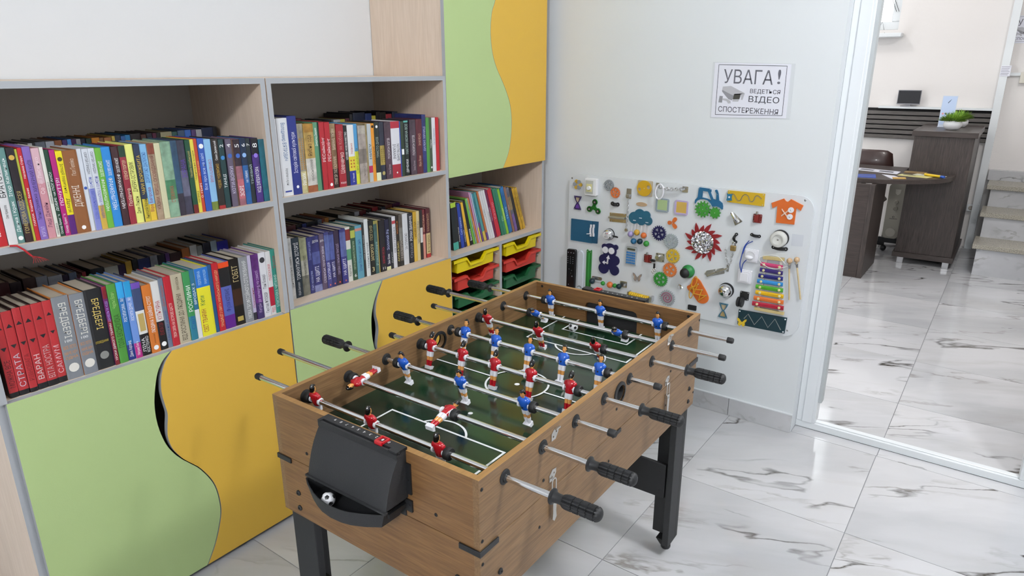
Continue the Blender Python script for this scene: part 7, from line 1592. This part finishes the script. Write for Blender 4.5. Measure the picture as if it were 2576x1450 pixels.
# ================================================= HALL BEYOND THE DOORWAY
DW = wood('dark_laminate', '514743', '2c2523', 2, 1.5, .4); DWY = wood('dark_laminate_y', '4c423e', '352d2b', 1, 1.3, .35); DWH = wood('slat_wood', '6a6663', '504b49', 1, 1.5, .4)
def hall():
    # desk
    t = thing('desk', 'dark wood desk with rounded end and slab leg in the hall', 'desk', (4.0, -1.0, 0)); o = Vector((-4.0, 1.0, 0))
    poly = [(4.69, -.30), (3.80, -.30), (3.812, -.78), (3.836, -.93), (3.875, -1.07), (3.93, -1.19), (4.01, -1.31), (4.12, -1.41), (4.25, -1.465), (4.36, -1.485), (4.445, -1.487), (4.445, -1.145), (4.69, -1.145)]
    b = MB(); b.prism([(x-4, y+1) for x, y in poly], lambda p: (p[0], p[1], .705), lambda p: (p[0], p[1], .74)); b.build('desktop', [DWY], t, bevel=.003)
    b = MB(); b.box(3.80, 3.835, -1.012, -.35, 0, .705); b.mul(Matrix.Translation(o)); b.build('slab_leg', DWY, t, bevel=.002); b = MB(); b.box(3.795, 4.34, -1.047, -1.012, 0, .705); b.mul(Matrix.Translation(o)); b.build('slab_leg', DW, t, bevel=.002)
    # tall counter
    t = thing('reception_counter', 'tall dark wood counter against the slatted wall in the hall', 'counter', (4.87, -1.36, 0)); o = Vector((-4.87, 1.36, 0))
    def pb(nm, q, m=DW, bv=.002): b = MB(); b.box(*q); b.mul(Matrix.Translation(o)); b.build(nm, m, t, bevel=bv)
    pb('front_panel', (4.475, 4.495, -1.56, -1.165, .09, 1.01)); pb('side_panel', (4.495, 5.28, -1.56, -1.54, .09, 1.01)); pb('side_panel', (4.495, 5.28, -1.185, -1.165, .09, 1.01)); pb('back_panel', (5.26, 5.28, -1.54, -1.185, .09, 1.01))
    pb('base_panel', (4.455, 5.285, -1.575, -1.15, .05, .09), DWY); pb('countertop', (4.452, 5.30, -1.578, -1.148, 1.01, 1.05), DWY)
    for x, y in ((4.47, -1.235), (4.47, -1.55), (5.2, -1.235), (5.2, -1.55)): pb('foot', (x, x+.05, y, y+.045, 0, .05), STEEL)
    # plants
    for (x, y, lb, rs) in ((4.70, -1.385, 'nearer small grass plant in a ribbed white pot on the tall counter', 3), (5.02, -1.405, 'farther small grass plant in a white pot behind the nearer one on the tall counter', 5)):
        p = thing('potted_grass', lb, 'plant', (x, y, 1.05), group='white pots of grass on the counter'); b = MB(); n = 32; R_ = []
        for z, rr in ((0, .034), (.006, .046), (.028, .062), (.052, .062), (.066, .055), (.069, .050), (.06, .046)): R_.append([((rr*(1+.03*(k % 2)))*math.cos(2*PI*k/n), (rr*(1+.03*(k % 2)))*math.sin(2*PI*k/n), z) for k in range(n)])
        b.rings(R_); b.build('pot', WHITE, p); b = MB(); rd = random.Random(rs)
        for i in range(420):
            a = rd.uniform(0, 2*PI); e = math.acos(rd.uniform(.02, 1)); L_ = rd.uniform(.06, .095); r0 = rd.uniform(0, .03)
            d = Vector((math.cos(a)*math.sin(e), math.sin(a)*math.sin(e), math.cos(e)*.9+.12)); s = Vector((-math.sin(a), math.cos(a), 0))*.0032; p0 = Vector((math.cos(a)*r0, math.sin(a)*r0, .062)); p1 = p0+d*L_*.6; p2 = p0+d*L_+Vector((0, 0, -.006))
            b.add([p0-s, p0+s, p1+s*.8, p2, p1-s*.8], [(0, 1, 2, 3, 4)], i % 3 // 2)
        k = b.build('grass_tuft', [mat('grass_a', '9cc44a', .5), mat('grass_b', '6a9c34', .5)], p); k['kind'] = 'stuff'
    # leaflet stand on the counter
    p = thing('leaflet_stand', 'clear upright stand with pale blue leaflet behind the plants on the counter', 'stand', (5.0, -1.315, 1.05)); b = MB(); b.prism([(-.052, .0), (.052, 0), (.052, .245), (-.052, .245)], lambda q: (-.03+q[1]*.12, -q[0], q[1]), lambda q: (-.027+q[1]*.12, -q[0], q[1])); b.box(-.035, .05, -.055, .055, 0, .003); b.build('holder', mat('acrylic', 'c9d2e2', .1), p)
    b = MB(); b.prism([(-.048, .02), (.048, .02), (.048, .24), (-.048, .24)], lambda q: (-.0308+q[1]*.12, -q[0], q[1]), lambda q: (-.0304+q[1]*.12, -q[0], q[1])); b.build('leaflet', mat('leaflet_blue', 'b9cbe8', .4), p)
    b = MB()
    for i, c in enumerate(((-.032, 0), (-.012, 1), (.01, 2), (.032, 1))): b.prism(circ((c[0], .105), .008, 12) if i != 3 else [(c[0]-.007, .098), (c[0]+.007, .098), (c[0]+.007, .112), (c[0]-.007, .112)], lambda q: (-.0312+q[1]*.12, -q[0], q[1]), lambda q: (-.0309+q[1]*.12, -q[0], q[1]), c[1])
    b.prism([(-.008, .185), (.006, .205), (.014, .222), (.004, .21), (-.010, .192)], lambda q: (-.0312+q[1]*.12, -q[0], q[1]), lambda q: (-.0309+q[1]*.12, -q[0], q[1]), 1); b.build('leaflet_print', [P2('d89a9a'), P2('3c4a6a'), P2('5a6ab0')], p)
    # slatted panel
    t = thing('slat_panel', 'dark wooden slat panel under the white ledge on the hall wall', 'wall panel', (5.39, -1.1, 1.0)); b = MB(); b.box(-.006, .01, -.50, .75, -.095, .17); b.build('backing', mat('slat_backing', '111112', .8), t)
    for k in range(6): b = MB(); z1 = .146-k*.0415; b.box(-.024, -.006, -.498, .75, z1-.031, z1); b.build('slat', DWH, t, bevel=.0015)
    t = thing('wall_ledge', 'narrow white ledge along the top of the slat panel', 'shelf', (5.37, -1.1, 1.185)); b = MB(); b.box(-.035, .03, -.50, .35, -.015, .003); b.build('ledge_board', PVC, t)
    # tablet
    t = thing('tablet_screen', 'small black touch screen standing on the white ledge', 'screen', (5.335, -.98, 1.188)); b = MB(); b.box(0, .006, -.085, .085, .026, .134); b.build('display', mat('screen_black', '2c2c30', .15), t, bevel=.002); b = MB(); b.box(.001, .012, -.09, .09, .018, .026); b.box(-.004, .03, -.06, .06, .0, .006); b.box(.008, .016, -.02, .02, .006, .02); b.box(.0055, .009, -.09, .09, .026, .139); b.build('stand', P2('8c8c92'), t)
    # chair
    t = thing('office_chair', 'brown leather chair back behind the hall desk', 'chair', (4.95, -.78, 0)); lm = mat('brown_leather', '3a2623', .32, coat=.2); b = MB(); R_ = []
    for i in range(13):
        f = i/12; y = -.235+.47*f; e = math.sqrt(max(0, 1-(2*f-1)**8)); z1 = .60+.235*max(e, .02)+.008; z0 = .60-.02*e; x = -.03+.05*(2*f-1)**2
        R_.append([(x-.025*e-.002, y, (z0+z1)/2), (x-.018*e, y, z1-.018), (x, y, z1), (x+.018*e+.002, y, z1-.02), (x+.02*e+.004, y, (z0+z1)/2), (x+.012, y, z0), (x-.012, y, z0)])
    b.rings(R_); b.build('backrest', lm, t); b = MB(); b.ell((-.25, 0, .46), .25, .24, .05, 20, 8); b.build('seat', lm, t); b = MB(); b.tube([(-.2, 0, .44), (.02, 0, .44), (.05, 0, .5), (.01, 0, .64)], .02, 8); b.cyl((-.22, 0, .08), .028, .36, 'z', 14)
    for k in range(5): a = 2*PI*k/5; b.tube([(-.22, 0, .09), (-.22+.27*math.cos(a), .27*math.sin(a), .06)], .016, 6); b.ell((-.22+.27*math.cos(a), .27*math.sin(a), .028), .025, .025, .027, 10, 6)
    b.build('base', BLACK, t)
    # oil radiator
    t = thing('oil_heater', 'cream oil-filled heater with round knobs behind the desk leg', 'heater', (5.02, -1.05, 0)); hm = mat('heater_cream', 'a19d92', .3)
    b = MB(); b.prism(rrect(-.062, .062, .075, .555, .03), lambda q: (-.02, -q[0], q[1]), lambda q: (.012, -q[0], q[1])); b.build('control_panel', hm, t, bevel=.003)
    for k in range(6): b = MB(); b.prism(rrect(-.055, .055, .09, .56, .025), lambda q: (.03+.04*k, -q[0], q[1]), lambda q: (.04+.04*k, -q[0], q[1])); b.build('fin', hm, t)
    b = MB(); b.tube([(.02, 0, .12), (.24, 0, .12)], .02, 8); b.tube([(.02, 0, .52), (.24, 0, .52)], .02, 8); b.build('core_pipe', hm, t)
    for z, rr in ((.40, .017), (.345, .019)): b = MB(); b.lathe([(rr*.8, -.014), (rr, -.01), (rr, 0)], (-.02, -.01, z), 'x', 16); b.build('knob', P2('8a867c'), t)
    b = MB(); b.prism([(-.022, .51), (.022, .51), (.018, .475), (0, .46), (-.018, .475)], lambda q: (-.0215, -q[0]-.01, q[1]), lambda q: (-.0205, -q[0]-.01, q[1])); b.build('scoop', P2('c9c6bc'), t)
    b = MB(); b.prism(circ((.0, .13), .038, 20), lambda q: (-.027, -q[0], q[1]), lambda q: (-.02, -q[0], q[1])); b.build('cable_cover', P2('b4b0a6'), t)
    b = MB(); b.prism(circ((0, .268), .009, 16), lambda q: (-.0206, -q[0]-.005, q[1]), lambda q: (-.0201, -q[0]-.005, q[1]), 0); b.prism(circ((.001, .268), .0055, 12), lambda q: (-.0209, -q[0]-.005, q[1]), lambda q: (-.0205, -q[0]-.005, q[1]), 1); b.prism([(-.03, .25), (.03, .25), (.03, .254), (-.03, .254)], lambda q: (-.0206, -q[0]-.005, q[1]), lambda q: (-.0201, -q[0]-.005, q[1]), 0); b.build('emblem', [P2('3a3a38'), hm], t)
    for x in (.0, .2): b = MB(); b.box(x, x+.03, -.09, .09, .03, .075); b.cyl((x+.015, -.08, .02), .02, .02, 'y', 12); b.cyl((x+.015, .06, .02), .02, .02, 'y', 12); b.build('foot', BLACK, t)
    # things lying on the desk
    def sheet(nm, lb, cat, poly, m, th=.001, z=.74, print_=None):
        cx = sum(p[0] for p in poly)/len(poly); cy = sum(p[1] for p in poly)/len(poly); pl = [(x-cx, y-cy) for x, y in poly]
        if area2(pl) < 0: pl = pl[::-1]
        b = MB(); b.prism(pl, lambda p: (p[0], p[1], 0), lambda p: (p[0], p[1], th)); o = b.build(nm, m, None, (cx, cy, z)); tag(o, lb, cat)
        if print_:
            b = MB()
            for (u0, u1, v0, v1) in print_:
                q = [Vector(p) for p in poly]; f = lambda u_, v: (q[0]*(1-u_)+q[1]*u_)*(1-v)+(q[3]*(1-u_)+q[2]*u_)*v-Vector((cx, cy))
                vs = [f(u0, v0), f(u1, v0), f(u1, v1), f(u0, v1)]; b.add([(p.x, p.y, th+.0003) for p in vs], [(3, 2, 1, 0)])
            b.build('print', P2('50505a'), o)
        return o
    sheet('paper_sheet', 'long white printed sheet near the window side of the hall desk', 'paper', [(4.44, -.82), (4.376, -1.124), (4.21, -1.12), (4.298, -.80)], PAPER, print_=[(.1, .42, .3, .7), (.55, .88, .3, .7)])
    sheet('brochure', 'blue brochure near the front edge of the hall desk', 'brochure', [(4.04, -.877), (4.089, -.993), (3.90, -1.027), (3.874, -.907)], P2('2848a0'), .003, print_=[(.2, .8, .4, .5)])
    sheet('leaflet', 'white leaflet with yellow edge between brochure and pen on the desk', 'leaflet', [(4.133, -1.03), (4.10, -1.12), (3.955, -1.20), (3.93, -1.125)], PAPER, .002)
    sheet('notepad', 'small yellow notepad on the edge of the hall desk', 'notepad', [(3.99, -1.12), (4.03, -1.20), (3.955, -1.215), (3.92, -1.135)], P2('c8a050'), .004, .742)
    sheet('clipboard', 'tan wooden clipboard lying at the back of the hall desk', 'clipboard', [(4.60, -1.062), (4.405+.2, -1.135), (4.43, -1.143), (4.47, -1.062)] if False else [(4.405, -1.155), (4.40, -1.30), (4.33, -1.305), (4.335, -1.15)], P2('8f7650'), .008)
    sheet('yellow_leaflet', 'yellow and white leaflet beside the marker on the hall desk', 'leaflet', [(4.24, -1.15), (4.20, -1.36), (4.11, -1.33), (4.15, -1.13)], P2('d6cf8c'), .002, print_=[(.1, .5, .2, .5)])
    sheet('flyer', 'pale flyer lying behind the yellow marker on the hall desk', 'flyer', [(4.33, -1.24), (4.29, -1.44), (4.21, -1.42), (4.25, -1.22)], P2('d8d8c4'), .001, print_=[(.2, .7, .2, .4)])
    t = thing('marker_pen', 'thick yellow marker with blue cap on the rounded desk end', 'pen', (4.19, -1.37, .7515)); d = Vector((-.06, -.10, 0)).normalized(); b = MB(); b.tube([-d*.08, d*.045], .0095, 12); b.build('barrel', mat('pen_yellow', 'd8b410', .3), t); b = MB(); b.tube([d*.045, d*.075], .009, 12); b.build('cap', P2('2c58b0'), t)
    # steps
    for k, (x0, zt, zb) in enumerate(((4.395, .238, .203), (4.69, .434, .399), (5.0, .607, .572))):
        st = struct(part('stair_step', None, (x0, -2.8, 0))); st.parent = None
        b = MB(); b.box(0, .34, -1.1, 1.12, zb, zt); b.build('tread', MT['granite'], st, bevel=.003)
        b = MB(); b.box(.02, .34, -1.1, 1.09, 0, zb); b.build('riser', MT['marble'], st)
    bs = struct(bpy.data.objects.new('trim_1', None)); COL.objects.link(bs); b = MB(); b.box(5.33, 5.4, -3.9, -1.665, .607, .69); b.build('stair_skirting', MT['marble'], bs)
    # corner pipe casing, conduit
    o = MB(); o.box(5.33, 5.4, -1.655, -1.60, 0, 3.2); struct(o.build('trim_2', PVC))
    t = thing('cable_conduit', 'white cable trunking running right from the hall corner', 'conduit', (5.385, -1.8, 1.46)); b = MB(); b.box(-.01, .014, -.3, .145, -.012, .012); b.build('trunking', PVC, t)
    t = thing('wall_switch', 'cream surface wall box at the end of the trunking', 'switch', (5.38, -1.76, 1.43)); b = MB(); b.box(-.02, .018, -.045, .02, -.04, .045); b.build('housing', P2('d0ccc0'), t, bevel=.003)
    o = notice('notice', ((-1.605-.0, 1.905), (-1.90, 1.905), (-1.91, 1.70), (-1.622, 1.70)), 5.328 if False else 5.3995, 'second video surveillance notice on the hall wall at the frame edge')
    b = MB(); b.box(0, .001, -.035, .035, -.042, .042); o = b.build('info_sheet', PAPER, None, (5.328, -1.635, 1.485)); tag(o, 'small white typed sheet on the corner casing in the hall', 'paper'); b = MB()
    for k in range(6): b.add([(-.0003, .03, .034-k*.0125), (-.0003, -.028+.004*(k % 3), .034-k*.0125), (-.0003, -.028+.004*(k % 3), .031-k*.0125), (-.0003, .03, .031-k*.0125)], [(0, 1, 2, 3)])
    b.build('print', P2('70707a'), o)
    t = thing('power_outlet', 'small white outlet low on the hall wall behind the counter', 'outlet', (5.385, -1.59, .35)); b = MB(); b.box(-.02, .012, -.03, .03, -.03, .03); b.build('housing', PVC, t, bevel=.003); b = MB(); b.lathe([(.016, -.004), (.02, 0)], (-.02, 0, 0), 'x', 16); b.build('outlet_face', P2('a8a098'), t)
    # bin under the table
    t = thing('plastic_bin', 'dark green plastic bin on the floor under the foosball table', 'bin', (.82, -.66, 0)); gm = MT['tray_green']; b = MB()
    def rr4(x, y, z, r_=.03): return [(px, py, z) for px, py in rrect(-x, x, -y, y, r_, 4)]
    b.rings([rr4(.105, .13, 0), rr4(.12, .15, .30)], 0, False, False); b.rings([rr4(.117, .147, .30), rr4(.103, .127, .004)], 0, False, False); n = len(rr4(.1, .1, 0)); b.add(rr4(.103, .127, .004), [tuple(range(n))]); b.add(rr4(.105, .13, 0), [tuple(range(n))[::-1]]); b.build('bin_body', gm, t)
    b = MB(); b.rings([rr4(.117, .147, .30), rr4(.126, .156, .30), rr4(.126, .156, .29), rr4(.119, .149, .29)], 0, False, False); b.build('rim', gm, t)
hall()
